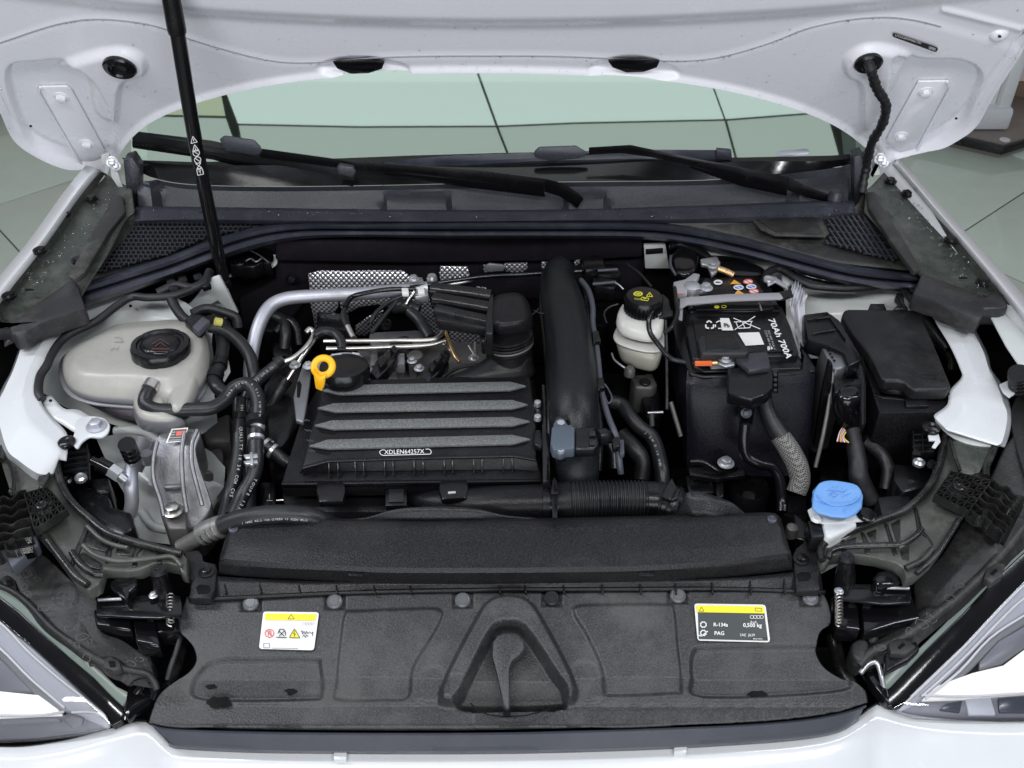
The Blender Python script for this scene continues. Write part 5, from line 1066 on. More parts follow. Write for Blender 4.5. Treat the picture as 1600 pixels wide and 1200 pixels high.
loft('outer_wall', [[(1600, 600, .86), (1582, 640, .86), (1590, 700, .85), (1610, 760, .84)], [(1640, 600, .86), (1625, 640, .86), (1630, 700, .85), (1650, 760, .84)]], 'housing', n=20, parent=hc, thick=.01)
# ------------------------------------------------------------------ dusty support arms between wing and lock carrier
def rim(name, pts, r, m, parent, n=6): return tube(name, pts, r, m, parent, n=n, seg=8)
sa = group('support_arm', 'dusty curved support arm with a bolt at its round end by the coolant tank')
armL = [(0, 716), (5, 697), (19, 683), (38, 675), (62, 675), (78, 686), (86, 706), (91, 734), (97, 756), (112, 781), (138, 806), (169, 830), (203, 842), (234, 850), (266, 858), (284, 862), (292, 872), (292, 897), (283, 895), (279, 884), (262, 880), (240, 880), (219, 889), (196, 892), (162, 888), (156, 912), (137, 922), (119, 909), (103, 888), (75, 850), (52, 825), (40, 790), (19, 778), (14, 762), (5, 735)]
def armz(pts, base=.84): return [(x, y, base - .03 * min(1, abs(x - (0 if x < 800 else 1592)) / 290)) for x, y in pts]
prism('body', armz(armL, .85), .022, 'bracket', parent=sa, bevel=.003)
rim('top_rim', [(x, y + 3, .857 - .03 * x / 290) for x, y in armL[0:16]], .0055, 'bracketd', sa)
rim('lower_rim', [(x, y - 3, .855 - .03 * x / 290) for x, y in [(18, 770), (42, 800), (75, 847), (103, 884), (119, 904), (137, 917)]], .0055, 'bracketd', sa)
rim('mid_rim', [(112, 862, .845), (126, 882, .843), (146, 896, .84), (160, 898, .836)], .0045, 'bracketd', sa)
rim('mid_rim', [(130, 852, .846), (150, 868, .844), (185, 876, .84), (240, 872, .832), (268, 870, .828), (284, 884, .826)], .0035, 'bracket', sa)
rim('mid_rim', [(136, 822, .846), (158, 842, .844), (180, 852, .84), (200, 856, .84)], .003, 'bracket', sa)
for q in ([(134, 818), (140, 821), (116, 884), (108, 888), (112, 868)], [(178, 838), (186, 842), (174, 858), (172, 878), (164, 880), (164, 860)], [(216, 850), (224, 853), (214, 864), (214, 884), (206, 886), (206, 864)], [(252, 858), (259, 860), (252, 870), (252, 880), (246, 880), (246, 868)]):
    prism('cross_rib', q, .012, 'bracketd', z=.853 - .03 * q[0][0] / 290, parent=sa, bevel=.0015)
for q in ([(142, 826), (160, 836), (176, 844), (166, 862), (142, 856), (126, 846)], [(188, 846), (212, 854), (206, 868), (180, 866), (182, 856)], [(226, 856), (248, 862), (244, 870), (220, 870)], [(118, 870), (140, 886), (158, 890), (156, 878), (130, 862)]):
    prism('recess_panel', q, .003, 'bracketd', z=.8515 - .03 * q[0][0] / 290, parent=sa, bevel=.001)
prism('hollow', [(24, 722), (60, 728), (74, 722), (72, 740), (56, 762), (26, 768), (20, 750)], .003, 'bracketd', z=.8515, parent=sa, bevel=.0012) if 0 else None
prism('raised_pad', [(30, 768), (40, 750), (60, 750), (62, 760), (48, 776)], .006, 'bracket', z=.856, parent=sa, bevel=.002)
prism('gusset', [(56, 756), (66, 726), (76, 716), (78, 740), (66, 764)], .006, 'bracketd', z=.855, parent=sa, bevel=.002)
rim('hollow_rim', [(14, 722, .856), (20, 736, .856), (22, 756, .856), (20, 776, .856)], .003, 'bracketd', sa)
rim('hollow_rim', [(24, 718, .856), (50, 720, .856), (76, 712, .856)], .0018, 'bracketd', sa)
bolt((42, 694, .853), .0075, 'satin', parent=sa, washer=1.95, h=.006)
prism('nib', [(50, 672), (54, 664), (58, 668), (58, 676)], .01, 'bracketd', z=.862, parent=sa, bevel=.001)
prism('loop_edge', [(44, 676), (44, 668), (62, 668), (64, 676)], .01, 'bracketd', z=.857, parent=sa, bevel=.001)
sb = group('support_arm', 'dusty curved support arm with a bolt at its round end by the washer cap')
armR = [(1484, 659), (1506, 652), (1534, 658), (1550, 672), (1558, 691), (1551, 712), (1543, 735), (1541, 760), (1525, 775), (1497, 816), (1470, 860), (1456, 877), (1431, 899), (1416, 903), (1412, 888), (1400, 879), (1369, 870), (1325, 864), (1300, 868), (1293, 879), (1284, 879), (1280, 866), (1283, 850), (1294, 842), (1325, 828), (1375, 809), (1406, 797), (1428, 781), (1450, 756), (1464, 728), (1469, 703), (1475, 675)]
def zr(x): return .85 - .03 * min(1, (1592 - x) / 300)
prism('body', [(x, y, zr(x)) for x, y in armR], .022, 'bracket', parent=sb, bevel=.003)
rim('top_rim', [(x, y, zr(x) + .006) for x, y in [(1284, 876), (1282, 862), (1286, 851), (1297, 844), (1327, 831), (1377, 812), (1408, 800), (1430, 784), (1452, 759), (1467, 730), (1472, 704), (1478, 676), (1488, 662), (1507, 655), (1532, 661), (1547, 674), (1554, 692), (1549, 710), (1541, 728), (1540, 745)]], .0055, 'bracketd', sb)
rim('mid_rim', [(1294, 872, .828), (1300, 860, .832), (1325, 854, .835), (1375, 852, .838), (1410, 850, .842), (1430, 838, .845), (1440, 826, .846)], .0045, 'bracketd', sb)
rim('mid_rim', [(1415, 888, .838), (1440, 876, .842), (1456, 858, .845)], .0045, 'bracketd', sb)
rim('mid_rim', [(1405, 856, .841), (1425, 842, .844), (1438, 828, .846)], .0028, 'bracket', sb)
rim('lower_rim', [(1432, 896, .838), (1458, 873, .842), (1476, 848, .846), (1498, 812, .85)], .004, 'bracketd', sb)
for q in ([(1428, 790), (1434, 794), (1442, 826), (1460, 850), (1458, 862), (1450, 842), (1434, 830)], [(1382, 816), (1388, 818), (1398, 850), (1404, 868), (1396, 868), (1388, 838)], [(1345, 830), (1351, 832), (1360, 852), (1360, 866), (1352, 864), (1350, 848)], [(1314, 842), (1320, 842), (1324, 852), (1322, 862), (1315, 862)]):
    prism('cross_rib', q, .012, 'bracketd', z=zr(q[0][0]) + .003, parent=sb, bevel=.0015)
for q in ([(1392, 818), (1424, 800), (1434, 826), (1412, 846), (1400, 846)], [(1354, 832), (1380, 822), (1390, 846), (1364, 848)], [(1322, 844), (1344, 836), (1350, 848), (1326, 850)], [(1406, 858), (1438, 840), (1454, 862), (1426, 880), (1410, 874)]):
    prism('recess_panel', q, .003, 'bracketd', z=zr(q[0][0]) + .0015, parent=sb, bevel=.001)
prism('raised_plate', [(1483, 690), (1500, 686), (1550, 688), (1545, 712), (1530, 738), (1500, 742), (1492, 722)], .004, 'greytrim', z=.853, parent=sb, bevel=.0015)
prism('raised_pad', [(1498, 732), (1500, 724), (1516, 723), (1526, 730), (1524, 740), (1506, 742)], .004, 'bracket', z=.857, parent=sb, bevel=.002)
rim('hollow_rim', [(1486, 690, .856), (1492, 712, .856), (1500, 736, .856)], .0028, 'bracketd', sb)
bolt((1518, 671, .853), .0075, 'satin', parent=sb, washer=1.95, h=.006)
prism('nib', [(1494, 652), (1498, 648), (1502, 640), (1508, 650), (1512, 656), (1496, 658)], .01, 'bracketd', z=.858, parent=sb, bevel=.001)
# lattice plates and fins
def lattice(nm, quad, z, n, mname, parent, th=.0018, hh=.014):
    A, B, C, D_ = [Vector((*p, 0)) for p in quad]
    def q(u, v): p = A.lerp(B, u).lerp(D_.lerp(C, u), v); return P(p.x, p.y, z)
    bm = bmesh.new()
    for i in range(n + 1):
        u = i / n; add_bar(bm, q(u, 0), q(u, 1), th, hh); add_bar(bm, q(0, u), q(1, u), th, hh)
    for i in range(n):
        add_bar(bm, q(i / n, 0), q(0, i / n), th * .7, hh * .8); add_bar(bm, q(1, i / n), q(i / n, 1), th * .7, hh * .8)
    me = bpy.data.meshes.new(nm); bm.to_mesh(me); bm.free(); return link(nm, me, mname, parent, 'ribbed lattice of thin plastic walls', 'stuff')
la = group('lattice_bracket', 'black lattice bracket with wavy fins on the arm by the coolant tank')
LQ = [(40, 776), (76, 766), (106, 800), (56, 832)]
prism('base', LQ, .006, 'bracketd', z=.852, parent=la, bevel=.001); lattice('lattice', LQ, .863, 5, 'bracketd', la)
lathe('boss', (68, 797, .862), [(0, .010), (.004, .010), (.005, .012), (.007, .011), (.0075, .006), (.0145, .005), (.0145, -.004)], 'bracketd', parent=la)
for i in range(7):
    y0 = 786 + i * 13.5
    bmx = so([(-30, y0 + 6), (-5, y0 + 8), (8, y0 - 2 + i * .6), (22, y0 + 2), (34, y0 - 10 + i * 1.5), (44 + i * 2, y0 - 12 + i)], 5)
    bm = bmesh.new(); V = [P(x, y, .862 - .002 * i) for x, y in bmx]
    for a, b in zip(V, V[1:]): add_bar(bm, a, b, .002, .022)
    link('fin', finish(bm, 'fin', 0), 'bracketd', la)
prism('foot', [(-30, 800), (40, 790), (58, 830), (30, 870), (-30, 875)], .006, 'dark', z=.84, parent=la, bevel=.001)
prism('wedge', [(8, 868), (56, 834), (60, 850), (18, 886)], .02, 'bluegrey', z=.848, parent=la, bevel=.002)
lathe('pin', (19, 848, .862), [(0, .004), (.005, .004), (.005, -.008)], 'bracketd', parent=la)
lb = group('lattice_bracket', 'black lattice bracket with wavy fins on the arm by the washer cap')
RQ = [(1484, 741), (1547, 756), (1512, 803), (1459, 778)]
prism('base', RQ, .006, 'bracketd', z=.852, parent=lb, bevel=.001); lattice('lattice', RQ, .863, 5, 'bracketd', lb)
lathe('boss', (1495, 769, .862), [(0, .010), (.004, .010), (.005, .012), (.007, .011), (.0075, .006), (.0145, .005), (.0145, -.004)], 'bracketd', parent=lb)
for i in range(6):
    f = i / 5; x0, y0 = 1547 - 35 * f, 757 + 46 * f
    c = so([(x0, y0), (x0 + 12, y0 + 10), (x0 + 24, y0 + 12), (x0 + 34, y0 + 24), (x0 + 46, y0 + 27 + i), (x0 + 52, y0 + 30 + i * 2)], 5)
    bm = bmesh.new(); V = [P(x, y, .862 - .001 * i) for x, y in c]
    for a, b in zip(V, V[1:]): add_bar(bm, a, b, .002, .022)
    link('fin', finish(bm, 'fin', 0), 'bracketd', lb)
prism('foot', [(1545, 760), (1600, 790), (1570, 850), (1510, 808)], .006, 'dark', z=.84, parent=lb, bevel=.001)
for c in ((1565, 781), (1545, 818)): lathe('pin', (*c, .862), [(0, .004), (.004, .004), (.004, -.008)], 'bracketd', parent=lb)
# ------------------------------------------------------------------ hood latches
for s, g0, lab in ((-1, (0, 0), 'black hood latch under the support arm by the coolant tank'), (1, (0, 0), 'black hood latch under the support arm by the washer cap')):
    g = group('hood_latch', lab)
    if s < 0:
        T = lambda x, y: (x, y)
        px, py = (247, 893), (258, 938)
        wed = [(168, 912), (180, 900), (200, 896), (214, 902), (216, 914), (202, 924), (200, 940), (186, 930)]
        plate = [(150, 938), (160, 932), (206, 930), (280, 930), (284, 942), (284, 960), (250, 966), (210, 965), (150, 962)]
        low = [[(142, 950), (200, 945), (206, 985), (150, 978)], [(205, 955), (240, 950), (250, 1010), (212, 1004)], [(240, 950), (282, 944), (284, 985), (246, 990)]]; spx = 266
    else:
        px, py = (1323, 872), (1320, 914)
        wed = [(1364, 902), (1372, 892), (1390, 888), (1402, 896), (1410, 910), (1390, 914), (1372, 916)]
        plate = [(1302, 918), (1330, 912), (1422, 914), (1424, 926), (1424, 942), (1380, 944), (1304, 936)]
        low = [[(1300, 930), (1340, 926), (1345, 985), (1306, 980)], [(1345, 930), (1424, 928), (1440, 965), (1400, 975), (1350, 990)], [(1296, 934), (1306, 930), (1306, 955), (1298, 955)]]; spx = 1311
    tube('rubber_stop', [(*px, .845), ((px[0] + py[0]) / 2, (px[1] + py[1]) / 2, .81), (*py, .785)], [.0105, .0115, .014, .015], 'satin', g, n=3, seg=16)
    lathe('stop_cap', (*px, .845), [(0, .001), (.003, .001), (.004, .003), (.0085, .0025), (.0105, -.002)], 'rubber', parent=g, axis=(0, .3, 1))
    prism('pawl', wed, .02, 'gloss', z=.815, parent=g, bevel=.005)
    prism('plate', plate, .004, 'gloss', z=.80, parent=g, bevel=.0015)
    for q in low: prism('lock_housing', q, .03, 'gloss', z=.775, parent=g, bevel=.004)
    bm = bmesh.new(); V = []
    for i in range(70):
        a = i * .8; yy = 930 + i * .65; c = P(spx, yy, .803 - i * .0002); V.append(c + Vector((.005 * math.cos(a), 0, .005 * math.sin(a))))
    add_tube(bm, V, .0011, 5); link('spring', finish(bm, 'spring'), 'steel', g)
    bolt(P(px[0] - s * 12 if s > 0 else 240, 930 if s < 0 else 924, .806), .004, 'zinc', parent=g)
    if s < 0: tube('cable', [(285, 985, .76), (278, 1010, .755), (268, 1040, .745), (262, 1062, .735)], .004, 'steelgrey' if 'steelgrey' in M else 'rubber', g)
    ln = [(152, 936), (196, 934)] if s < 0 else [(1378, 917), (1422, 918)]
    prism('edge_plate', [(ln[0][0], ln[0][1] - 1.5), (ln[1][0], ln[1][1] - 1.5), (ln[1][0], ln[1][1] + 1.5), (ln[0][0], ln[0][1] + 1.5)], .004, 'zinc', z=.809, parent=g, bevel=.001)
tube('side_strut', [(290, 985, .70), (282, 1015, .69), (272, 1045, .685), (262, 1075, .68)], .010, 'bracketd', rc)
tube('side_strut', [(1300, 990, .70), (1306, 1015, .69), (1314, 1045, .685), (1330, 1070, .68)], .010, 'bracketd', rc)
# ------------------------------------------------------------------ coolant tank
ct_ = group('coolant_tank', 'cloudy beige coolant tank with a large black screw cap')
def rng(pts, z): return [(x, y, z if not callable(z) else z(x, y)) for x, y in pts]
topo = [(150, 528), (185, 514), (240, 508), (290, 506), (306, 514), (316, 532), (316, 552), (306, 572), (280, 590), (262, 596), (215, 590), (160, 590), (125, 584), (112, 570), (118, 552), (132, 538)]
mido = [(132, 532), (180, 508), (240, 501), (292, 500), (312, 508), (324, 532), (326, 560), (318, 584), (292, 612), (262, 622), (212, 616), (150, 612), (112, 600), (98, 574), (102, 552), (114, 542)]
seamo = [(128, 540), (180, 512), (240, 505), (292, 503), (316, 512), (328, 540), (330, 572), (322, 602), (300, 630), (262, 642), (212, 636), (146, 630), (108, 614), (96, 586), (98, 560), (110, 550)]
lowo = [(140, 560), (182, 540), (240, 530), (290, 528), (312, 532), (322, 556), (324, 590), (316, 620), (298, 644), (262, 654), (214, 648), (160, 640), (122, 624), (108, 600), (110, 575), (122, 568)]
boto = [(160, 590), (190, 570), (240, 560), (285, 560), (306, 570), (312, 590), (312, 620), (306, 640), (290, 658), (262, 664), (220, 660), (178, 650), (148, 636), (136, 616), (138, 600), (148, 595)]
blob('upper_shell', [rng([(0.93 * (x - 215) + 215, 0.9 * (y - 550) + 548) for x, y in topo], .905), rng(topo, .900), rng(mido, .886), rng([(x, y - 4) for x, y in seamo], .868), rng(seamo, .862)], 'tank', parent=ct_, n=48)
blob('seam_flange', [rng([(215 + (x - 215) * 1.02, 572 + (y - 572) * 1.02) for x, y in seamo], .863), rng([(215 + (x - 215) * 1.035, 572 + (y - 572) * 1.04) for x, y in seamo], .861), rng([(215 + (x - 215) * 1.035, 574 + (y - 572) * 1.04) for x, y in seamo], .857), rng([(215 + (x - 215) * 1.0, 574 + (y - 572) * 1.0) for x, y in seamo], .855)], 'tank', parent=ct_, n=48)
blob('lower_shell', [rng(seamo, .857), rng(lowo, .845), rng(boto, .80), rng(boto, .77)], 'tanklow', parent=ct_, n=48)
blob('pipe_boss', [rng([(214, 596), (226, 590), (240, 592), (252, 604), (256, 640), (262, 652), (230, 652), (214, 640), (210, 615)], .885), rng([(208, 604), (222, 592), (244, 592), (258, 606), (262, 645), (290, 652), (270, 664), (222, 662), (208, 640)], .870), rng([(208, 624), (222, 610), (244, 605), (262, 620), (270, 655), (296, 660), (280, 672), (228, 672), (210, 655)], .85), rng([(212, 640), (224, 630), (246, 625), (264, 630), (276, 660), (294, 664), (280, 678), (232, 678), (214, 665)], .83)], 'tank', parent=ct_, n=32)
blob('end_column', [rng([(268, 600), (276, 572), (300, 556), (312, 566), (300, 600), (286, 630), (268, 640)], .893), rng([(262, 612), (272, 572), (300, 552), (318, 560), (312, 600), (296, 636), (264, 648)], .880), rng([(262, 640), (272, 600), (300, 572), (322, 582), (316, 620), (300, 652), (264, 660)], .85)], 'tank', parent=ct_, n=28)
def lobed(name, loc, R0, lob, prof, m, parent, axis=(0, 0, 1), seg=64, depth=.035, label=None):
    bm = bmesh.new(); rings = []
    for r, h, l in prof:
        rings.append([bm.verts.new((r * R0 * (1 + depth * l * math.copysign(abs(math.cos(lob * math.pi * k / seg)) ** .5, 1)) * math.cos(2 * math.pi * k / seg), r * R0 * (1 + depth * l * abs(math.cos(lob * math.pi * k / seg)) ** .5) * math.sin(2 * math.pi * k / seg), h)) for k in range(seg)])
    for a, b in zip(rings, rings[1:]):
        for k in range(seg): bm.faces.new((a[k], a[(k + 1) % seg], b[(k + 1) % seg], b[k]))
    bm.faces.new(rings[0]); bm.faces.new(rings[-1])
    o = link(name, finish(bm, name, 0, ang=30), m, parent, label); o.matrix_world = Matrix.Translation(P(*loc)) @ rotz(axis); return o
AX = (0.02, .10, 1)
blob('filler_neck', [rng([(206, 552), (225, 565), (251, 570), (280, 562), (294, 548), (285, 532), (251, 526), (215, 534)], .905), rng([(202, 560), (225, 576), (251, 582), (282, 574), (300, 555), (290, 530), (251, 522), (210, 532)], .896)], 'tank', parent=ct_, n=24)
lobed('cap', (251, 541, .914), .0445, 8, [(.96, -.016, 1), (1, -.012, 1), (1, .003, 1), (.96, .006, 1), (.82, .007, 0), (.78, .004, 0), (.70, .004, 0), (.66, .007, 0), (.55, .0095, 0), (.2, .011, 0), (.02, .011, 0)], 'satin', ct_, axis=AX, label='round black cap with a red warning print')
CP = (P(251, 541, .914) + Vector((0, 0, .0115)), Vector(AX).normalized())
lines('cap_print', [[(237, 538), (251, 530), (264, 538)], [(243, 541), (251, 535), (258, 541)], [(237, 545), (265, 545)], [(240, 549), (262, 549)]], 1.3, CP, 'capred', ct_, lift=.0005)
prism('cap_notch', [(248, 556), (266, 551), (268, 556), (252, 562)], .004, 'rubber', z=.921, parent=ct_, bevel=.001)
lines('tank_print', [[(178, 528), (184, 526), (190, 529), (192, 534), (178, 534)], [(172, 548), (178, 543), (182, 546), (186, 541)]], .8, .9062, 'lampgrey', ct_, lift=.001)
# hoses round the tank
hs = group('coolant_hose', 'black hose looping off the front of the coolant tank with white lettering')
HC = [(240, 602, .895), (230, 614, .893), (227, 630, .886), (240, 639, .882), (262, 641, .880), (295, 640, .878), (328, 638, .878), (350, 626, .88), (366, 606, .888), (384, 600, .892), (398, 610, .890), (404, 632, .882), (402, 660, .87)]
tube('hose', HC, .0108, 'rubber', hs, seg=14)
tube('hose_clamp', [(240, 598, .897), (233, 609, .895)], .0125, 'steel', hs, n=1, seg=16); tube('hose_clamp', [(398, 653, .878), (398, 663, .876)], .0135, 'black', hs, n=1, seg=12)
def hosetext(s, pts, size, z, parent, step=3.4, m='greyprint', n=24):
    c = resample(so([(p[0], p[1]) for p in pts]), n); 
    for i in range(min(len(s), n - 1)):
        a = math.degrees(math.atan2(c[i + 1][1] - c[i][1], c[i + 1][0] - c[i][0]))
        if s[i] != ' ': text(s[i], c[i][0], c[i][1] + (size / 2), size, z, m, parent, ang=a, lift=0.006, name='hose_lettering')
hosetext('NBR EPDM 8.5x3 VW TM', [(356, 618), (368, 604), (384, 597), (398, 605), (404, 625), (404, 650)], 3.4, .898, hs, n=21)
h2 = group('vent_hose', 'black hose arching from the plug behind the tank cap down between the pipes')
tube('hose', [(326, 510, .90), (346, 514, .895), (368, 528, .885), (388, 552, .87), (396, 578, .855), (396, 600, .84), (386, 640, .81), (384, 700, .78)], .0102, 'rubber', h2, seg=14)
h3 = group('vent_hose', 'ribbed black hose dropping beside the coolant tank')
tube('hose', [(346, 522, .88), (348, 545, .875), (342, 575, .87), (334, 592, .868), (340, 606, .866), (352, 614, .86)], .0105, 'rubber', h3, seg=14)
tube('hose_ring', [(345, 563, .873), (343, 573, .871)], .0125, 'satin', h3, n=1, seg=14); tube('hose_ring', [(338, 583, .870), (335, 592, .868)], .013, 'satin', h3, n=1, seg=14)
prism('white_tag', [(346, 590), (357, 562), (360, 580), (350, 596)], .002, 'labelw', z=.85, parent=h3, bevel=0)
pg = group('plug_connector', 'black plug with a silver clip behind the coolant tank')
prism('plug', [(287, 500), (300, 488), (326, 494), (314, 512), (308, 518)], .02, 'satin', z=.915, parent=pg, bevel=.003); prism('clip', [(300, 510), (316, 494), (328, 500), (310, 518)], .012, 'bluegrey', z=.92, parent=pg, bevel=.002)
tube('elbow', [(322, 506, .905), (336, 502, .90), (348, 508, .892), (352, 520, .885)], .0115, 'satin', pg, seg=12)
tube('yellow_ring', [(336, 502, .915), (346, 504, .91)], .007, 'capyel', pg, n=1)
wh = group('wiring_harness', 'cloth taped harness running round the left wing behind the coolant tank')
tube('harness', [(300, 452, .91), (270, 462, .91), (232, 465, .91), (206, 464, .908), (182, 478, .905), (150, 502, .900), (116, 518, .898), (96, 532, .896), (82, 552, .894), (74, 570, .892), (63, 588, .888), (60, 612, .884), (66, 624, .88)], .0068, 'tape', wh, seg=9)
tube('harness', [(268, 468, .905), (274, 480, .90), (284, 494, .895), (294, 502, .89)], .0085, 'tape', wh)
tube('harness', [(246, 458, .905), (276, 446, .91), (300, 450, .91), (320, 440, .912), (328, 424, .915)], .008, 'tape', wh)
tube('harness', [(300, 490, .90), (322, 482, .90), (350, 488, .895), (368, 496, .885), (372, 512, .87)], .008, 'tape', wh)
for i, (x, y) in enumerate(((258, 436), (276, 432), (300, 428), (262, 446), (312, 438))): prism('harness_clip', [(x, y), (x + 14, y - 4), (x + 18, y + 6), (x + 4, y + 10)], .012, 'satin', z=.915, parent=wh, bevel=.003)
tube('loose_wire', [(262, 455, .92), (300, 470, .915), (310, 478, .91)], .0018, 'white', wh) if 0 else None
hg = group('hinge_mount_clutter', 'small black blocks behind the strut foot')
for q, z in (([(350, 392), (372, 386), (392, 398), (380, 412), (358, 414)], .87), ([(372, 400), (402, 396), (412, 408), (396, 416), (374, 416)], .865), ([(398, 392), (420, 390), (424, 410), (404, 410)], .86)): prism('block', q, .03, 'satin', z=z, parent=hg, bevel=.004)
tube('wire', [(388, 390, .88), (404, 398, .875), (420, 410, .87)], .0012, 'zinc', hg, n=3); tube('wire', [(384, 408, .875), (392, 404, .875), (400, 409, .875), (408, 404, .875)], .0016, 'zinc', hg, n=3)
# ------------------------------------------------------------------ pipes
ap = group('refrigerant_pipe', 'thick silver pipe curving over the back of the engine')
tube('pipe', [(394, 640, .76), (392, 610, .79), (391, 575, .825), (397, 535, .85), (408, 500, .872), (424, 477, .883), (450, 466, .888), (500, 462, .89), (560, 459, .892), (630, 453, .893), (668, 450, .893)], .0115, 'alupipe', ap, seg=16)
for x, y in ((648, 440), (654, 456)): prism('pipe_block', [(x - 10, y - 6), (x + 12, y - 8), (x + 16, y + 4), (x - 6, y + 7)], .016, 'zinc', z=.90, parent=ap, bevel=.003)
bolt((646, 436, .915), .006, 'zinc', parent=ap); lathe('nut_cap', (675, 434, .905), [(0, .006), (.007, .005), (.009, 0), (.009, -.006)], 'zinc', parent=ap)
cp = group('coolant_pipe', 'bent steel fuel pipe with a lettered hose end beside the yellow dipstick')
tube('pipe', [(478, 520, .89), (484, 514, .892), (490, 522, .888), (480, 540, .885), (460, 558, .88), (442, 566, .876)], .0042, 'steel', cp, seg=10)
tube('hose', [(444, 562, .876), (425, 576, .868), (405, 592, .86), (392, 606, .85), (384, 622, .84)], .0095, 'rubber', cp, seg=12)
tube('hose_clamp', [(440, 562, .878), (432, 569, .874)], .0112, 'black', cp, n=1, seg=12)
hosetext('WHK QVO J LH 0 10', [(385, 612), (405, 590), (428, 572)], 4.2, .872, cp, n=18)
c2 = group('coolant_pipe', 'second bent steel pipe with a plain black hose end')
tube('pipe', [(490, 520, .885), (492, 528, .883), (476, 552, .87), (458, 580, .85), (444, 602, .835)], .0042, 'steel', c2, seg=10)
tube('hose', [(444, 598, .838), (432, 618, .825), (420, 638, .81), (412, 650, .80)], .0098, 'rubber', c2, seg=12)
tube('hose_clamp', [(448, 592, .842), (441, 602, .835)], .0112, 'black', c2, n=1, seg=12)
vh = group('hose_bundle', 'two upright lettered black hoses with clamps left of the air filter box')
tube('hose', [(374, 622, .86), (374, 660, .84), (374, 700, .82), (368, 740, .80), (358, 775, .78), (350, 812, .77)], .0105, 'rubber', vh, seg=14)
tube('hose', [(402, 655, .87), (400, 690, .855), (400, 722, .84), (394, 748, .825), (378, 775, .81), (364, 806, .80)], .0115, 'rubber', vh, seg=14)
tube('hose', [(388, 700, .78), (390, 760, .76), (390, 805, .75)], .010, 'rubber', vh, seg=12)
for a, b, m_ in (((376, 646, .848), (376, 656, .843), 'black'), ((402, 664, .868), (400, 670, .866), 'zinc'), ((400, 682, .862), (400, 687, .860), 'zinc'), ((401, 640, .874), (401, 656, .868), 'satin')): tube('hose_clamp', [a, b], .0125, m_, vh, n=1, seg=16)
prism('spring_clamp', [(380, 710), (402, 708), (403, 714), (384, 716)], .006, 'zinc', z=.858, parent=vh, bevel=.001); prism('spring_clamp', [(380, 720), (402, 718), (403, 723), (384, 725)], .006, 'zinc', z=.856, parent=vh, bevel=.001); prism('spring_clamp', [(390, 706), (395, 706), (396, 726), (391, 726)], .007, 'zinc', z=.861, parent=vh, bevel=.001)
hosetext('QUALITY 10.34 CO4 CV5', [(374, 664), (374, 700), (368, 740), (358, 775)], 5, .85, vh, n=22); hosetext('301 NCR EVC', [(376, 630), (376, 645)], 4, .865, vh, n=5); hosetext('TOUPE 121', [(398, 745), (385, 770), (370, 795)], 4.5, .84, vh, n=10)
tube('branch', [(404, 690, .84), (420, 700, .83), (440, 716, .815), (452, 724, .81)], .010, 'rubber', vh, seg=12)
for a, b in (((412, 694, .836), (416, 697, .834)), ((424, 703, .829), (428, 706, .827))): tube('branch_clamp', [a, b], .0125, 'zinc', vh, n=1, seg=14)
tube('branch', [(408, 672, .80), (430, 690, .79), (458, 706, .79)], .008, 'rubber', vh)
# drop of dark machinery left of the filter box
em = group('engine_block_side', 'dark belt cover and machinery left of the air filter box')
prism('timing_cover', [(410, 600), (440, 560), (462, 552), (478, 590), (470, 660), (440, 700), (410, 690)], .25, 'satin', z=.82, parent=em, bevel=.012, smooth_n=0)
prism('lifting_eye', [(466, 590), (472, 572), (480, 570), (486, 580), (484, 600), (478, 640), (474, 660), (462, 656), (458, 620)], .008, 'alu', z=.865, parent=em, bevel=.002); prism('eye_slot', [(464, 598), (468, 594), (471, 600), (468, 620), (464, 620)], .002, 'dark', z=.8665, parent=em, bevel=.0005)
bolt((482, 572, .872), .006, 'zinc', parent=em); bolt((461, 571, .86), .006, 'zinc', parent=em)
for q, z in (([(310, 680), (350, 670), (372, 690), (370, 760), (330, 790), (318, 740)], .70), ([(300, 640), (340, 650), (360, 640), (362, 690), (320, 690)], .74)): prism('casting', q, .2, 'alud', z=z, parent=em, bevel=.012)
prism('casting', [(310, 715), (322, 706), (345, 700), (348, 726), (330, 740), (312, 736)], .1, 'alud', z=.735, parent=em, bevel=.01, smooth_n=3)
prism('sender_block', [(406, 752), (430, 752), (432, 790), (406, 792)], .1, 'satin', z=.74, parent=em, bevel=.004); lines('sender_mark', [[(421, 772), (421, 780)], [(417, 782), (426, 782)]], 1.5, .7405, 'greyprint', em, lift=.002)
tube('small_pipe', [(432, 782, .75), (458, 780, .75)], .002, 'steel', em, n=1)
# engine mount
mo = group('engine_mount', 'cast aluminium engine mount with a label in front of the coolant tank')
MO = [(250, 674), (262, 668), (300, 668), (314, 676), (306, 700), (312, 730), (326, 770), (330, 792), (318, 812), (300, 826), (262, 824), (250, 800), (246, 770), (236, 750), (236, 712), (243, 692)]
prism('casting', [(x, y, .845 - .0006 * (y - 668)) for x, y in MO], .07, 'alu', parent=mo, bevel=.006, smooth_n=3)
rim('side_rib', [(246, 690, .85), (240, 716, .838), (240, 748, .818), (250, 780, .80), (256, 806, .785)], .0035, 'alu', mo); rim('side_rib', [(288, 676, .855), (284, 710, .84), (286, 760, .815), (292, 800, .79)], .0035, 'alu', mo)
rim('side_rib', [(308, 672, .853), (300, 694, .845), (300, 726, .83), (308, 760, .812), (316, 790, .795)], .0035, 'alu', mo)
prism('front_face', [(252, 796), (288, 794), (292, 826), (262, 826)], .06, 'alud', z=.775, parent=mo, bevel=.004)
prism('cross_step', [(256, 756), (284, 754), (284, 760), (256, 762)], .01, 'alu', z=.806, parent=mo, bevel=.003)
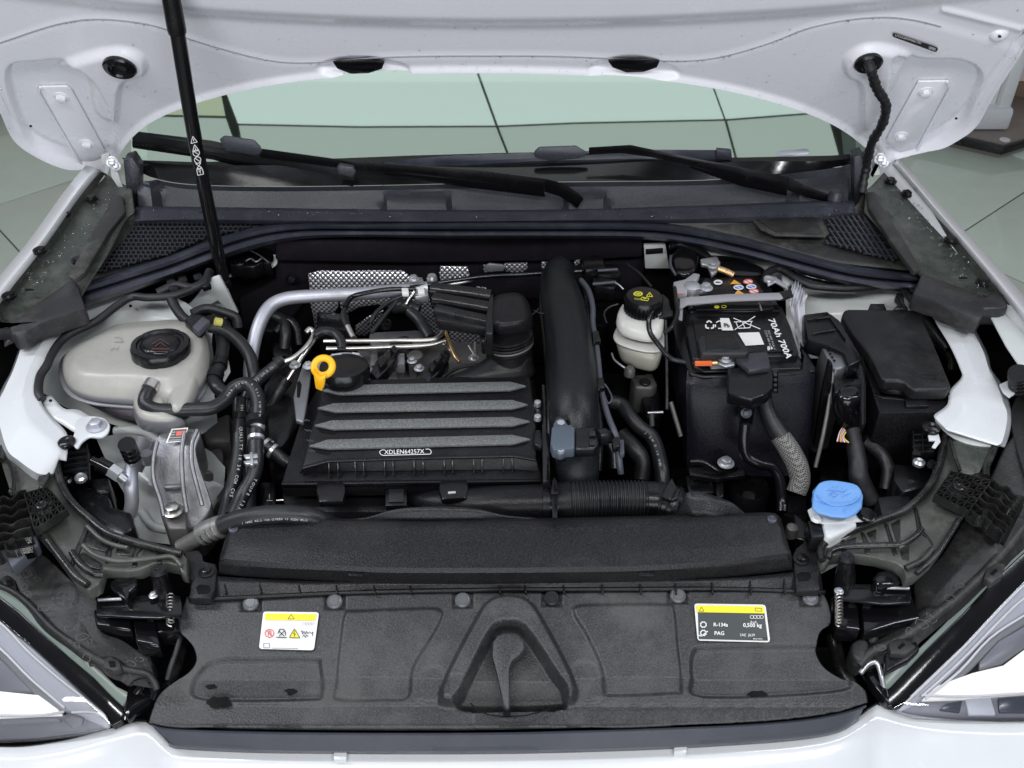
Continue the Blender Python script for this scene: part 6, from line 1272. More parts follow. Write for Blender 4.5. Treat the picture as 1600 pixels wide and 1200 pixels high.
lathe('lug', (230, 714, .825), [(.004, .008), (.009, .008), (.010, -.01)], 'alu', parent=mo); bolt((271, 799, .786), .0105, 'steel', parent=mo, washer=1.35)
MP = plane3((268, 670, .854), (290, 670, .854), (265, 690, .842))
decal('label', [(268, 670), (294, 668), (288, 690), (259, 692)], MP, 'labelw', mo, lift=.006); decal('label_field', [(270, 672), (292, 670), (287, 688), (262, 690)], MP, 'labelk', mo, lift=.007); decal('label_print', [(276, 674), (290, 673), (288, 680), (275, 681)], MP, 'redp', mo, lift=.008); lines('label_lines', [[(266, 676), (274, 675)], [(265, 680), (273, 679)], [(264, 684), (284, 683)], [(263, 688), (283, 687)]], 1, MP, 'greyprint', mo, lift=.008)
sp_ = group('service_port', 'silver refrigerant pipe with a black ridged service cap')
tube('pipe', [(224, 690, .80), (212, 712, .80), (205, 735, .80), (205, 760, .79), (206, 785, .77), (203, 805, .75)], .0105, 'alupipe', sp_, seg=16)
tube('pipe', [(232, 690, .79), (224, 715, .78), (214, 735, .77)], .0085, 'alupipe', sp_, seg=14)
tube('valve', [(206, 722, .815), (208, 712, .83)], .0075, 'zinc', sp_, n=1, seg=14)
bellows('cap', [(207, 714, .83), (198, 694, .865)], .0125, .0006, 3, 'gloss', sp_)
ps = group('pressure_sensor', 'black pressure sensor with a hexagonal silver nut')
tube('body', [(143, 719, .845), (158, 726, .84)], .006, 'gloss', ps, n=1, seg=14); tube('body', [(154, 724, .842), (173, 734, .835)], .011, 'gloss', ps, n=1, seg=18); tube('hex_nut', [(173, 734, .835), (188, 744, .828)], .0115, 'zinc', ps, n=1, seg=6); tube('stem', [(186, 742, .829), (196, 750, .82)], .007, 'zinc', ps, n=1, seg=12)
bb = group('corner_bracket', 'black ribbed bracket under the wing beside the service port')
prism('rib_plate', [(100, 706), (136, 694), (137, 740), (120, 745), (100, 730)], .02, 'satin', z=.82, parent=bb, bevel=.002)
for i in range(4): prism('rib', [(100, 708 + i * 9), (136, 702 + i * 9), (136, 704 + i * 9), (100, 710 + i * 9)], .004, 'rubber', z=.824, parent=bb, bevel=.0004)
tube('rib', [(136, 694, .824), (137, 720, .82), (140, 750, .81)], .0014, 'rubber', bb, n=2)
lathe('bush', (104, 690, .865), [(.003, .002), (.006, .004), (.010, .003), (.0125, .001), (.0125, -.004)], 'satin', parent=bb); lathe('bush', (106, 750, .815), [(.002, .002), (.005, .004), (.008, .001), (.008, -.004)], 'satin', parent=bb); lathe('bush', (126, 746, .82), [(.002, .003), (.006, .004), (.009, .001), (.009, -.004)], 'zinc', parent=bb)
prism('dark_box', [(112, 762), (150, 760), (170, 772), (172, 790), (204, 798), (210, 824), (190, 838), (160, 822), (130, 800)], .08, 'satin', z=.795, parent=bb, bevel=.006)
prism('dark_box', [(138, 748), (170, 745), (172, 768), (150, 770)], .05, 'satin', z=.80, parent=bb, bevel=.004)
lh = group('radiator_hose', 'black lettered hose with a crimped metal sleeve behind the duct cover')
tube('crimp_sleeve', [(316, 836, .81), (330, 828, .82), (348, 822, .83)], .0160, 'alud2', lh, n=3, seg=20)
for i in range(3): tube('crimp_ring', [(322 + i * 9, 833 - i * 4, .813 + i * .006), (325 + i * 9, 831.5 - i * 4, .815 + i * .006)], .0170, 'steel', lh, n=1, seg=20)
tube('hose', [(346, 822, .83), (370, 812, .842), (400, 806, .85), (440, 803, .852), (480, 806, .845), (510, 816, .825), (530, 828, .79)], .0130, 'rubber', lh, seg=18)
tube('pipe_end', [(316, 836, .81), (300, 846, .80), (282, 856, .79)], .012, 'alud', lh, n=3, seg=16)
hosetext('1 NWO2 RELS-VGA-G1MORR 10 XOZN WELG', [(378, 818), (400, 814), (440, 811), (480, 813)], 3.2, .868, lh, n=36)
# ------------------------------------------------------------------ engine top behind the filter box
et = group('cylinder_head', 'engine top with fuel rail, coils and oil filler between the heat shields and the filter box')
prism('head_casting', [(560, 545), (600, 535), (700, 530), (760, 536), (770, 600), (540, 606), (530, 570)], .12, 'alud', z=.83, parent=et, bevel=.006)
prism('grey_plate', [(576, 518), (655, 514), (664, 528), (660, 540), (578, 542)], .03, 'alu', z=.862, parent=et, bevel=.006)
prism('grey_plate', [(610, 526), (636, 520), (646, 530), (640, 545), (604, 545)], .02, 'rubber', z=.875, parent=et, bevel=.008)
tube('fuel_rail', [(506, 533, .885), (560, 533, .885), (620, 532, .885), (672, 531, .885), (688, 524, .887), (694, 512, .89)], .0036, 'steel', et, seg=12)
tube('fuel_rail', [(510, 545, .88), (560, 544.5, .88), (620, 542, .88), (672, 539, .88), (696, 532, .882)], .0036, 'steel', et, seg=12)
tube('rail_hose', [(492, 524, .89), (506, 518, .892), (524, 522, .89), (534, 536, .885), (534, 546, .88)], .008, 'rubber', et, seg=12)
for x in (585, 625, 645): prism('rail_block', [(x - 7, 548), (x + 5, 547), (x + 6, 570), (x - 7, 571)], .03, 'alu', z=.858, parent=et, bevel=.003)
prism('injector_block', [(616, 552), (632, 551), (632, 568), (616, 569)], .02, 'tank', z=.872, parent=et, bevel=.002)
lathe('round_plug', (648, 556, .862), [(0, .002), (.008, .004), (.013, .002), (.013, -.01)], 'alud', parent=et)
for (x, y) in ((574, 578), (644, 564), (655, 576), (740, 560)): bolt((x, y, .862), .0055, 'zinc', parent=et)
for (x, y) in ((604, 566), (684, 572)):
    c = group('ignition_coil', None, et); c.name = 'ignition_coil'
    prism('ignition_coil', [(x - 28, y + 18), (x - 18, y - 2), (x + 2, y - 20), (x + 14, y - 22), (x + 18, y - 10), (x + 4, y + 8), (x - 14, y + 26)], .022, 'gloss', z=.885, parent=et, bevel=.004)
    prism('coil_plug', [(x - 16, y - 4), (x - 6, y - 12), (x + 2, y - 4), (x - 10, y + 8)], .012, 'satin', z=.896, parent=et, bevel=.002)
    prism('coil_lock', [(x + 4, y - 22), (x + 12, y - 28), (x + 20, y - 20), (x + 14, y - 14)], .012, 'satin', z=.893, parent=et, bevel=.002)
    bpy.data.objects.remove(c)
tube('cable', [(690, 590, .875), (716, 575, .875), (745, 570, .872), (775, 570, .87)], .003, 'rubber', et)
tube('cable', [(545, 470, .90), (536, 490, .895), (540, 506, .89), (550, 525, .885), (556, 530, .88)], .0042, 'rubber', et); tube('cable_end', [(543, 510, .89), (552, 528, .885)], .005, 'steel', et, n=1)
tube('cable', [(650, 452, .91), (610, 452, .908), (570, 458, .905), (548, 465, .903), (538, 480, .90)], .0042, 'gloss', et)
tube('cable', [(640, 458, .91), (612, 470, .905), (590, 486, .90), (578, 505, .89)], .0035, 'rubber', et); tube('cable', [(620, 470, .905), (600, 495, .895), (580, 520, .885)], .0035, 'rubber', et)
tube('hot_hose', [(640, 486, .885), (655, 500, .88), (664, 515, .875), (672, 528, .87)], .010, 'rubber', et, seg=12); tube('hot_hose', [(615, 480, .88), (636, 478, .885), (655, 485, .88)], .012, 'rubber', et, seg=12)
for x, y in ((632, 453), (657, 452)): prism('wire_clip', [(x - 5, y - 4), (x + 6, y - 4), (x + 7, y + 5), (x - 4, y + 5)], .008, 'labelw', z=.918, parent=et, bevel=.002)
tube('link_rod', [(648, 455, .915), (640, 466, .905), (634, 476, .898)], .003, 'steel', et, n=3)
tube('turbo_pipe', [(694, 512, .88), (702, 535, .875), (710, 555, .87), (718, 566, .865)], .0035, 'copper', et, n=4)
for i, (x0, y0, x1, y1) in enumerate(((732, 540, 745, 560), (742, 535, 742, 558), (690, 535, 715, 558))): tube('thin_pipe', [(x0, y0, .87), (x1, y1, .865)], .002, 'steel', et, n=1)
lathe('spark_nut', (602, 505, .88), [(0, .008), (.004, .008), (.005, .003), (.010, .002), (.010, -.006)], 'satin', parent=et)
oc = group('oil_filler', 'black oil filler cap on a grey cup beside the yellow dipstick')
lathe('cup', (538, 596, .862), [(.0385, .03), (.0385, 0.0), (.036, -.01), (.034, -.03)], 'cupgrey', parent=oc, seg=40, axis=(0, .1, 1))
lobed('cap', (538, 578, .90), .0385, 6, [(.9, -.018, 1), (.98, -.012, 1), (1, 0, 1), (.96, .008, 0), (.86, .010, 0), (.5, .011, 0), (.02, .011, 0)], 'satin', oc, axis=(0, .15, 1))
decal('cap_print', [(518, 553), (534, 552), (533, 554), (519, 555)], .909, 'greyprint', oc, lift=.002); decal('cap_print', [(550, 550), (562, 552), (561, 555), (551, 553)], .909, 'greyprint', oc, lift=.002)
lathe('oil_filler_rim', (528, 557, .90), [(.036, .002), (.038, .0), (.038, -.01), (.036, -.01)], 'zinc', parent=oc, seg=40) if 0 else None
dp = group('dipstick', 'bright yellow oil dipstick with a ring handle')
bm = bmesh.new(); cc = P(505, 573, .945); nrm = Vector((0, -.55, .83)).normalized(); e1 = Vector((1, 0, 0)); e2 = nrm.cross(e1)
seg, tsg = 40, 12; rr = []
for k in range(seg):
    a = 2 * math.pi * k / seg; c_ = cc + (e1 * math.cos(a) + e2 * math.sin(a)) * .0135; dr = e1 * math.cos(a) + e2 * math.sin(a)
    rr.append([bm.verts.new(c_ + dr * (.0055 * math.cos(2 * math.pi * j / tsg)) + nrm * (.0048 * math.sin(2 * math.pi * j / tsg))) for j in range(tsg)])
for k in range(seg):
    for j in range(tsg): bm.faces.new((rr[k][j], rr[k][(j + 1) % tsg], rr[(k + 1) % seg][(j + 1) % tsg], rr[(k + 1) % seg][j]))
link('ring_handle', finish(bm, 'ring_handle'), 'yellow', dp)
prism('grip', [(489, 580), (500, 592), (509, 588), (507, 602), (503, 612), (493, 608), (491, 595)], .010, 'yellow', z=('Y', P(500, 590, .945).y), dirv=(0, 1, 0), parent=dp, bevel=.002)
# heat shields
hsd = group('heat_shield', 'dimpled bright metal heat shield behind the engine')
def shield(pts, y0, slope=.0):
    pl = (Vector((0, y0, .88)), Vector((0, -1, slope)).normalized())
    prism('shield', pts, .003, 'dimple', z=pl, dirv=(0, 1, 0), parent=hsd, bevel=.001)
shield([(481, 428), (500, 423), (540, 424), (580, 423), (630, 423), (642, 434), (648, 442), (610, 448), (560, 453), (500, 458), (484, 456)], .862, .3)
shield([(484, 468), (530, 466), (528, 480), (520, 495), (500, 512), (492, 520), (490, 500)], .845)
shield([(530, 466), (588, 462), (590, 476), (560, 480), (540, 492), (532, 480)], .845)
shield([(586, 460), (640, 458), (640, 470), (610, 480), (590, 476)], .84); shield([(555, 510), (575, 495), (600, 485), (590, 505), (572, 525), (556, 524)], .835)
shield([(640, 470), (670, 462), (674, 480), (690, 500), (700, 520), (676, 530), (660, 505), (640, 484)], .835)
shield([(688, 416), (730, 417), (734, 430), (726, 440), (690, 442), (686, 430)], .86, .2); shield([(690, 446), (712, 444), (712, 450), (690, 454)], .86)
shield([(755, 414), (772, 413), (774, 425), (756, 426)], .858); shield([(788, 412), (824, 411), (824, 420), (812, 428), (790, 424)], .858); shield([(846, 410), (878, 409), (880, 418), (860, 422), (846, 420)], .858); shield([(897, 408), (907, 406), (905, 412), (898, 416)], .858)
shield([(700, 515), (752, 520), (750, 545), (738, 562), (722, 556), (706, 535)], .78); shield([(744, 448), (760, 450), (758, 462), (744, 458)], .83)
prism('shield_clip', [(757, 416), (764, 412), (786, 414), (790, 418), (786, 424), (760, 425)], .004, 'zinc', z=('Y', .852), dirv=(0, 1, 0), parent=hsd, bevel=.001)
tube('back_pipe', [(640, 450, .90), (700, 440, .90), (760, 432, .90), (830, 428, .90), (900, 424, .90), (925, 422, .90)], .0042, 'gloss', hsd); tube('back_pipe', [(700, 448, .895), (740, 438, .895), (800, 434, .895), (850, 434, .893)], .0035, 'alupipe', hsd) if 0 else None
tube('back_pipe', [(690, 447, .895), (728, 440, .895), (745, 434, .895)], .003, 'zinc', hsd, n=3)
# dark filler masses behind
bk = group('bay_machinery', 'dark machinery filling the gaps of the engine bay')
rs = random.Random(11)
for (x, y, w_, h_, z, d_) in ((430, 505, 40, 30, .80, .2), (440, 545, 30, 25, .78, .2), (520, 500, 50, 30, .80, .2), (960, 610, 40, 60, .66, .3), (1000, 660, 50, 50, .62, .3), (930, 480, 30, 60, .74, .2), (870, 430, 90, 30, .80, .2), (1010, 600, 40, 40, .72, .2),
                           (1150, 760, 80, 40, .62, .2), (1080, 760, 50, 40, .62, .2), (1240, 790, 40, 40, .60, .2), (1360, 760, 60, 60, .60, .2), (1400, 700, 70, 40, .64, .2), (1300, 740, 40, 40, .60, .2), (600, 790, 120, 16, .70, .2), (470, 790, 60, 20, .68, .2)):
    prism('casting', [(x - w_ / 2, y - h_ / 2), (x + w_ / 2, y - h_ / 2 + 4), (x + w_ / 2 + 4, y + h_ / 2), (x - w_ / 2, y + h_ / 2 - 3)], d_, 'satin', z=z, parent=bk, bevel=.006)
tube('corrugated_loom', [(430, 520, .84), (448, 500, .85), (462, 512, .84), (468, 540, .82)], .007, 'satin', bk); tube('loom', [(420, 490, .86), (440, 500, .85), (446, 520, .84), (444, 545, .82)], .010, 'rubber', bk)
# ------------------------------------------------------------------ air filter box
ab = group('air_filter_box', 'black air filter box with four grey bars across its lid')
BZ = lambda y: .885 - (y - 590) / 130 * .022
AO = [(512, 598), (530, 594), (700, 588), (822, 585), (829, 590), (838, 650), (838, 716), (803, 711), (660, 714), (512, 719), (472, 729), (482, 680), (497, 640), (504, 606)]
prism('lid', [(x, y, BZ(y)) for x, y in AO], .022, 'black', parent=ab, bevel=.003, taper=-.01)
ATP = plane3((500, 600, BZ(600)), (830, 600, BZ(600)), (650, 710, BZ(710)))
bars = [((503, 609), (528, 601.5), (797, 596), (822, 602.5), (797, 609), (530, 615.5)), ((496, 637), (522, 629.5), (800, 624.5), (825, 631.5), (800, 638), (524, 643)),
        ((491, 664), (518, 656.5), (800, 651), (828, 657.5), (800, 664.5), (520, 670)), ((483, 696), (512, 686.5), (800, 679), (829, 685.5), (800, 693), (514, 700.5))]
for b in bars:
    o = prism('bar', list(b), .004, 'rib', z=lay(ATP, .0065), parent=ab, bevel=.0006, dirv=(0, 0, -1))
    l, r = b[0], b[3]
    for q in ([(l[0] + 2, l[1] + 2), (l[0] + 24, l[1] + 8), (l[0] + 38, l[1] + 8), (l[0] + 30, l[1] + 15), (l[0] + 10, l[1] + 11)], [(r[0] - 2, r[1] + 2), (r[0] - 24, r[1] + 8), (r[0] - 38, r[1] + 9), (r[0] - 30, r[1] + 14), (r[0] - 8, r[1] + 10)]):
        decal('bar_hollow', q, lay(ATP, .0), 'dark', ab, lift=.0008)
for i in range(4):
    for k in range(2): lines('scratch_mark', [[(478 + i * 3 - k * 5, 655 + i * 16), (484 + i * 3 - k * 5, 658 + i * 16)]], 1, ATP, 'bluegrey', ab, lift=.001)
prism('lid_lip', [(472, 728, BZ(728) + .002), (512, 717, BZ(718) + .002), (660, 712, BZ(714) + .002), (803, 709, BZ(711) + .002), (838, 715, BZ(716) + .002), (838, 719, BZ(716) + .002), (803, 713, BZ(711) + .002), (660, 716, BZ(714) + .002), (512, 721, BZ(718) + .002), (472, 732, BZ(728) + .002)], .004, 'satin', parent=ab, bevel=.001)
loft('front_wall', [[(472, 732, .861), (512, 721, .862), (660, 716, .862), (803, 713, .862), (838, 719, .861)],
                    [(468, 740, .845), (512, 737, .845), (660, 735, .845), (803, 733, .845), (841, 736, .845)]], 'black', n=60, parent=ab, linear=True)
prism('tray', [(439, 756), (456, 700), (472, 650), (492, 612), (505, 598), (835, 592), (842, 640), (846, 752), (803, 752), (600, 754)], .028, 'black', z=.843, parent=ab, bevel=.003)
prism('tray_edge', [(439, 757), (600, 755), (846, 752), (846, 748), (600, 750), (441, 752)], .006, 'satin', z=.8455, parent=ab, bevel=.001)
for x in (514, 528, 555, 568, 601, 614, 647, 661, 694, 707, 740, 753, 786, 800):
    bm = bmesh.new(); y0 = float(np.interp(x, [512, 803], [722, 714])); add_bar(bm, P(x, y0, .861), P(x + .5, y0 + 23, .846), .0018, .006); link('rib', finish(bm, 'rib', .0003), 'satin', ab)
PT = lay(ATP, 0)
text('XDLEN64257X', 600.5, 709.6, 6.8, PT, 'white', ab, ang=-1.2, bold=.0, lift=.002)
lines('print_frame', [[(597, 703), (594, 704.5), (593, 707), (595, 710), (598, 711.5), (672, 709.5), (674, 707), (673, 703.5), (670, 701.5)], [(597, 703), (601, 702.8)], [(665, 701.8), (670, 701.5)]], .9, PT, 'white', ab, lift=.002)
for q in ([(494, 752), (538, 751), (540, 766), (536, 782), (498, 784), (494, 768)], [(686, 750), (731, 749), (732, 764), (728, 778), (690, 780), (686, 766)]): prism('clip', q, .012, 'satin', z=.846, parent=ab, bevel=.003)
prism('latch', [(602, 760), (636, 759), (636, 790), (602, 790)], .01, 'satin', z=.832, parent=ab, bevel=.002); prism('latch_inset', [(607, 764), (631, 763), (631, 784), (607, 784)], .003, 'rubber', z=.835, parent=ab, bevel=.001)
prism('lower_box', [(440, 766), (600, 764), (846, 762), (848, 780), (845, 800), (600, 800), (445, 800)], .08, 'black', z=.80, parent=ab, bevel=.006)
prism('clip_mark', [(700, 768), (712, 767), (712, 770), (700, 771)], .002, 'greyprint', z=.848, parent=ab, bevel=.0005)
sd = group('intake_tube', 'smooth black intake tube with a flared neck below the filter box')
tube('tube', [(640, 778, .80), (680, 786, .81), (730, 788, .82), (790, 786, .825), (850, 785, .825)], [.012, .020, .0235, .0255, .0265], 'black', sd, seg=24)
tube('collar', [(846, 785, .825), (872, 784, .825)], .0285, 'satin', sd, n=1, seg=24)
bl = group('bellows_hose', 'black ribbed bellows hose between two clamps')
tube('cuff', [(848, 784, .826), (858, 784, .826)], .0295, 'black', bl, n=1, seg=28); tube('clamp_band', [(861, 783, .827), (870, 783, .827)], .0300, 'satin', bl, n=1, seg=28); tube('cuff', [(872, 783, .827), (892, 782, .828)], .0275, 'black', bl, n=1, seg=28)
bellows('bellows', [(890, 782, .828), (950, 780, .828), (1010, 780, .828)], .0262, .0017, 20, 'rubber', bl, seg=32)
tube('cuff', [(1008, 780, .828), (1030, 781, .828)], .026, 'satin', bl, n=1, seg=28)
prism('clamp_ear', [(861, 752), (866, 744), (871, 752), (873, 770), (861, 771)], .006, 'satin', z=.862, parent=bl, bevel=.0015); prism('clamp_ear', [(862, 770), (872, 770), (871, 808), (863, 808)], .005, 'satin', z=.858, parent=bl, bevel=.001)
eb = group('duct_elbow', 'black elbow with a clamp joining the bellows hose to the duct hump')
tube('elbow', [(1024, 782, .828), (1040, 784, .826), (1054, 792, .82), (1062, 806, .81)], .027, 'black', eb, seg=24)
for a, b in (((1034, 782, .828), (1040, 784, .827)), ((1046, 787, .824), (1052, 791, .822))): tube('elbow_ring', [a, b], .0295, 'satin', eb, n=1, seg=24)
prism('clamp_ear', [(1044, 754), (1050, 746), (1054, 754), (1058, 762), (1048, 780), (1034, 776), (1040, 762)], .006, 'satin', z=.862, parent=eb, bevel=.0015); prism('clamp_ear', [(1052, 762), (1064, 764), (1060, 778), (1048, 782)], .006, 'satin', z=.858, parent=eb, bevel=.0015)
# intake snorkel above the filter box
sn = group('intake_snorkel', 'black intake snorkel with stacked tubes rising from the filter box')
lathe('sleeve', (796, 531, .925), [(.0330, .016), (.0335, .0), (.0345, -.035)], 'black', parent=sn, seg=36, axis=(-.08, .08, 1))
blob('neck', [rng([(778, 540), (800, 536), (826, 540), (826, 558), (800, 564), (776, 556)], .908), rng([(768, 552), (800, 548), (829, 548), (829, 566), (800, 570), (764, 564)], .900), rng([(740, 575), (790, 560), (830, 560), (830, 580), (800, 590), (740, 588)], .888), rng([(690, 588), (760, 576), (834, 575), (836, 596), (760, 600), (688, 598)], .875)], 'black', parent=sn, n=28)
for z_, r_, c_ in ((.943, .0355, 'satin'), (.936, .0365, 'satin'), (.928, .0375, 'rubber'), (.920, .0370, 'alud'), (.912, .0370, 'satin')):
    lathe('clamp_ring', (796, 534 - (z_ - .925) * 560, z_), [(r_ - .003, -.002), (r_, -.002), (r_ + .001, 0), (r_, .002), (r_ - .003, .002)], c_, parent=sn, axis=(-.12, .12, 1), seg=36)
HBX = [(772, 462), (778, 454), (808, 453), (822, 460), (828, 474), (829, 500), (824, 514), (800, 518), (772, 516), (762, 505), (764, 480)]
blob('head', [rng([(784, 466), (810, 463), (817, 476), (818, 498), (800, 502), (778, 500), (776, 478)], .972), rng([(774, 460), (808, 455), (824, 470), (827, 502), (800, 510), (768, 508), (766, 478)], .963), rng([(770, 466), (808, 460), (829, 476), (831, 512), (800, 522), (768, 518), (764, 486)], .948), rng([(772, 500), (800, 494), (828, 500), (831, 522), (800, 532), (771, 524)], .934)], 'black', parent=sn, n=32)
prism('head_flange', [(765, 461), (771, 457), (771, 520), (758, 520), (758, 500)], .05, 'satin', z=.966, parent=sn, bevel=.003)
for i, (ya, yb, z) in enumerate(((461, 450, .958), (480, 466, .954), (502, 484, .948))): tube('stacked_tube', [(768, ya + 3, z), (722, (ya + yb) / 2 + 2, z), (674 + i * 4, yb + 2, z)], .0118, 'satin', sn, n=4, seg=18)
prism('tube_web', [(672, 446), (768, 456), (768, 512), (682, 500)], .02, 'black', z=.950, parent=sn, bevel=.004)
prism('tube_foot', [(750, 515), (762, 518), (766, 530), (752, 532)], .03, 'satin', z=.93, parent=sn, bevel=.004)
# charge pipe
gp = group('charge_pipe', 'wide smooth black charge pipe running front to back beside the filter box')
CPp = [(874, 422, .90), (872, 445, .91), (880, 480, .918), (888, 530, .915), (894, 590, .908), (897, 640, .90), (900, 690, .87), (901, 735, .84), (902, 755, .80)]
tube('pipe', CPp, [.026, .031, .036, .0375, .038, .037, .035, .033, .032], 'pipeplastic', gp, seg=32)
tube('seam_left', [(848, 430, .90), (846, 480, .905), (852, 540, .90), (856, 600, .89), (858, 660, .88), (858, 735, .84)], .0035, 'satin', gp, seg=8)
tube('seam_right', [(912, 440, .90), (918, 500, .905), (928, 560, .90), (934, 620, .89), (938, 680, .88), (936, 735, .84)], .0045, 'satin', gp, seg=8)
prism('side_rail', [(846, 600), (856, 600), (860, 750), (848, 752)], .05, 'gloss', z=.875, parent=gp, bevel=.002)
for y in (648, 690): prism('side_bracket', [(833, y - 18), (846, y - 20), (850, y - 4), (846, y + 10), (834, y + 4)], .012, 'satin', z=.875, parent=gp, bevel=.003)
for y in (630, 652): lathe('side_stud', (840, y, .88), [(0, .004), (.005, .003), (.006, -.004)], 'zinc', parent=gp)
ms = group('map_sensor', 'small blue grey pressure sensor with two bolt holes on the charge pipe')
prism('body', [(862, 668), (866, 663), (893, 663), (898, 668), (898, 700), (864, 702), (860, 692)], .018, 'sensor', z=.936, parent=ms, bevel=.0025)
for q in ([(864, 664), (868, 656), (874, 652), (882, 654), (888, 664)], [(866, 700), (888, 698), (884, 706), (876, 710), (870, 708)]): prism('ear', q, .012, 'sensor', z=.930, parent=ms, bevel=.002)
for c in ((876.5, 661), (876.5, 703)): lathe('bush', (*c, .932), [(.0018, .0015), (.0035, .002), (.0052, .0015), (.0052, -.004)], 'alupipe', parent=ms)
prism('connector', [(898, 668), (928, 666), (934, 672), (936, 694), (930, 700), (898, 701)], .018, 'satin', z=.930, parent=ms, bevel=.003); prism('connector_rib', [(921, 672), (931, 672), (931, 680), (921, 680)], .004, 'rubber', z=.934, parent=ms, bevel=.001); prism('connector_rib', [(921, 686), (932, 686), (932, 694), (921, 694)], .004, 'rubber', z=.934, parent=ms, bevel=.001)
tube('boot', [(932, 684, .925), (944, 682, .922), (956, 682, .915)], [.013, .012, .005], 'satin', ms, n=4, seg=14)
prism('foot', [(866, 652), (872, 648), (886, 650), (888, 656), (868, 656)], .01, 'gloss', z=.925, parent=ms, bevel=.002); prism('foot', [(868, 708), (884, 707), (886, 714), (868, 716)], .01, 'gloss', z=.92, parent=ms, bevel=.002)
wr = group('wiring_loom', 'thin looms and cables running along the charge pipe')
tube('loom', [(908, 438, .92), (920, 455, .925), (926, 480, .925), (926, 505, .92), (930, 530, .915), (934, 560, .91), (938, 600, .90), (944, 630, .895), (952, 655, .89), (962, 680, .885), (966, 705, .87), (970, 740, .84)], .0048, 'bluegrey', wr, seg=10)
tube('loom', [(915, 445, .915), (916, 520, .91), (922, 600, .90), (930, 660, .89)], .003, 'satin', wr); tube('loom', [(942, 610, .895), (950, 630, .89), (956, 622, .89), (950, 608, .89), (944, 600, .895)], .0016, 'bluegrey', wr)
for x, y in ((931, 525), (938, 598), (962, 690)): prism('loom_clip', [(x - 7, y - 8), (x + 5, y - 10), (x + 8, y + 6), (x - 4, y + 10)], .012, 'satin', z=.925 - (y - 525) * .0002, parent=wr, bevel=.003)
prism('grey_band', [(966, 686), (975, 686), (976, 708), (968, 708)], .01, 'bluegrey', z=.88, parent=wr, bevel=.002)
for x0 in (834, 820): tube('hair_wire', [(x0, 485 + (834 - x0), .93), (x0 + 14, 490, .93), (x0 + 22, 482, .93)], .0012, 'rubber', wr, n=4)
for q, z in (([(908, 404), (930, 396), (944, 402), (946, 418), (914, 422)], .915), ([(930, 410), (968, 412), (970, 430), (934, 430)], .905), ([(924, 432), (966, 436), (962, 450), (928, 446)], .90)): prism('plug_block', q, .03, 'satin', z=z, parent=wr, bevel=.004)
for a, b in (((934, 423, .915), (965, 421, .915)), ((926, 444, .905), (962, 441, .905))): tube('plug_pin', [a, b], .0028, 'bluegrey', wr, n=1)
tube('thin_wire', [(962, 442, .905), (968, 446, .905), (974, 452, .90)], .0014, 'alupipe', wr, n=3); tube('thin_wire', [(980, 412, .90), (1000, 428, .90), (1018, 448, .895)], .0022, 'rubber', wr)
chh = group('heater_hose', 'lettered black heater hose dropping right of the charge pipe')
tube('hose', [(952, 628, .82), (970, 632, .815), (984, 650, .81), (1000, 668, .80), (1018, 682, .79), (1028, 705, .78), (1034, 735, .77), (1036, 765, .75)], .0115, 'rubber', chh, seg=14); hosetext('WHK QVO J LH 0 10 VW', [(980, 650), (1000, 668), (1020, 690), (1030, 725)], 4, .80, chh, n=21)
ch2 = group('heater_hose', 'shorter black heater hose bending down behind the bellows hose'); tube('hose', [(970, 680, .78), (990, 700, .775), (1004, 722, .76), (1002, 748, .74)], .0145, 'rubber', ch2, seg=14)
tube('mini_bellows', [(950, 695, .84), (956, 712, .83), (958, 735, .82)], .009, 'satin', ch2, seg=12)
# ------------------------------------------------------------------ brake fluid reservoir
br = group('brake_fluid_reservoir', 'pale brake fluid tank with a black cap printed in yellow')
RT0 = [(972, 478), (990, 470), (1028, 478), (1036, 490), (1036, 500), (1020, 506), (985, 500), (968, 490)]
RT1 = [(966, 484), (975, 472), (1030, 480), (1038, 494), (1034, 512), (1010, 516), (976, 510), (964, 498)]
RT2 = [(962, 500), (975, 488), (1030, 496), (1036, 510), (1034, 530), (1006, 532), (972, 522), (960, 512)]
RT3 = [(966, 520), (978, 508), (1030, 516), (1034, 530), (1028, 556), (1006, 556), (974, 546), (966, 535)]
blob('tank', [rng(RT0, .925), rng(RT1, .918), rng([(x, y + 8) for x, y in RT2], .90)], 'brake', parent=br, n=28)
blob('seam_flange', [rng([(1000 + (x - 1000) * 1.0, y + 17) for x, y in RT2], .894), rng([(1000 + (x - 1000) * 1.06, y + 18) for x, y in RT2], .892), rng([(1000 + (x - 1000) * 1.06, y + 20) for x, y in RT2], .888)], 'brake', parent=br, n=28)
blob('lower_tank', [rng([(x, y + 22) for x, y in RT2], .888), rng([(x, y + 16) for x, y in RT3], .86), rng([(1000 + (x - 1000) * .92, y + 26) for x, y in RT3], .845)], 'brake', parent=br, n=28)
lathe('cap', (1005, 478, .932), [(.030, -.012), (.0305, 0), (.0305, .014), (.028, .019), (.022, .020), (0, .020)], 'satin', parent=br, seg=48, axis=(0, .05, 1), ang=25)
for k in range(24):
    a = 2 * math.pi * k / 24
bm = bmesh.new(); cL = P(1005, 478, .932)
for k in range(30):
    a = 2 * math.pi * k / 30; add_box(bm, (cL.x + .0306 * math.cos(a), cL.y + .0306 * math.sin(a), cL.z + .003), (.0018, .0022, .020), Matrix.Rotation(a, 3, 'Z'))
me = bpy.data.meshes.new('cap_knurl'); bm.to_mesh(me); bm.free(); link('cap_knurl', me, 'gloss', br, 'fine grip ridges round the cap', 'stuff')
BP = (cL + Vector((0, 0, .0205)), Vector((0, .05, 1)).normalized())
decal('yellow_disc', [(997 + 7.5 * math.cos(k * .5236), 459 + 4 * math.sin(k * .5236)) for k in range(12)], BP, 'brakeyel', br, lift=.0006)
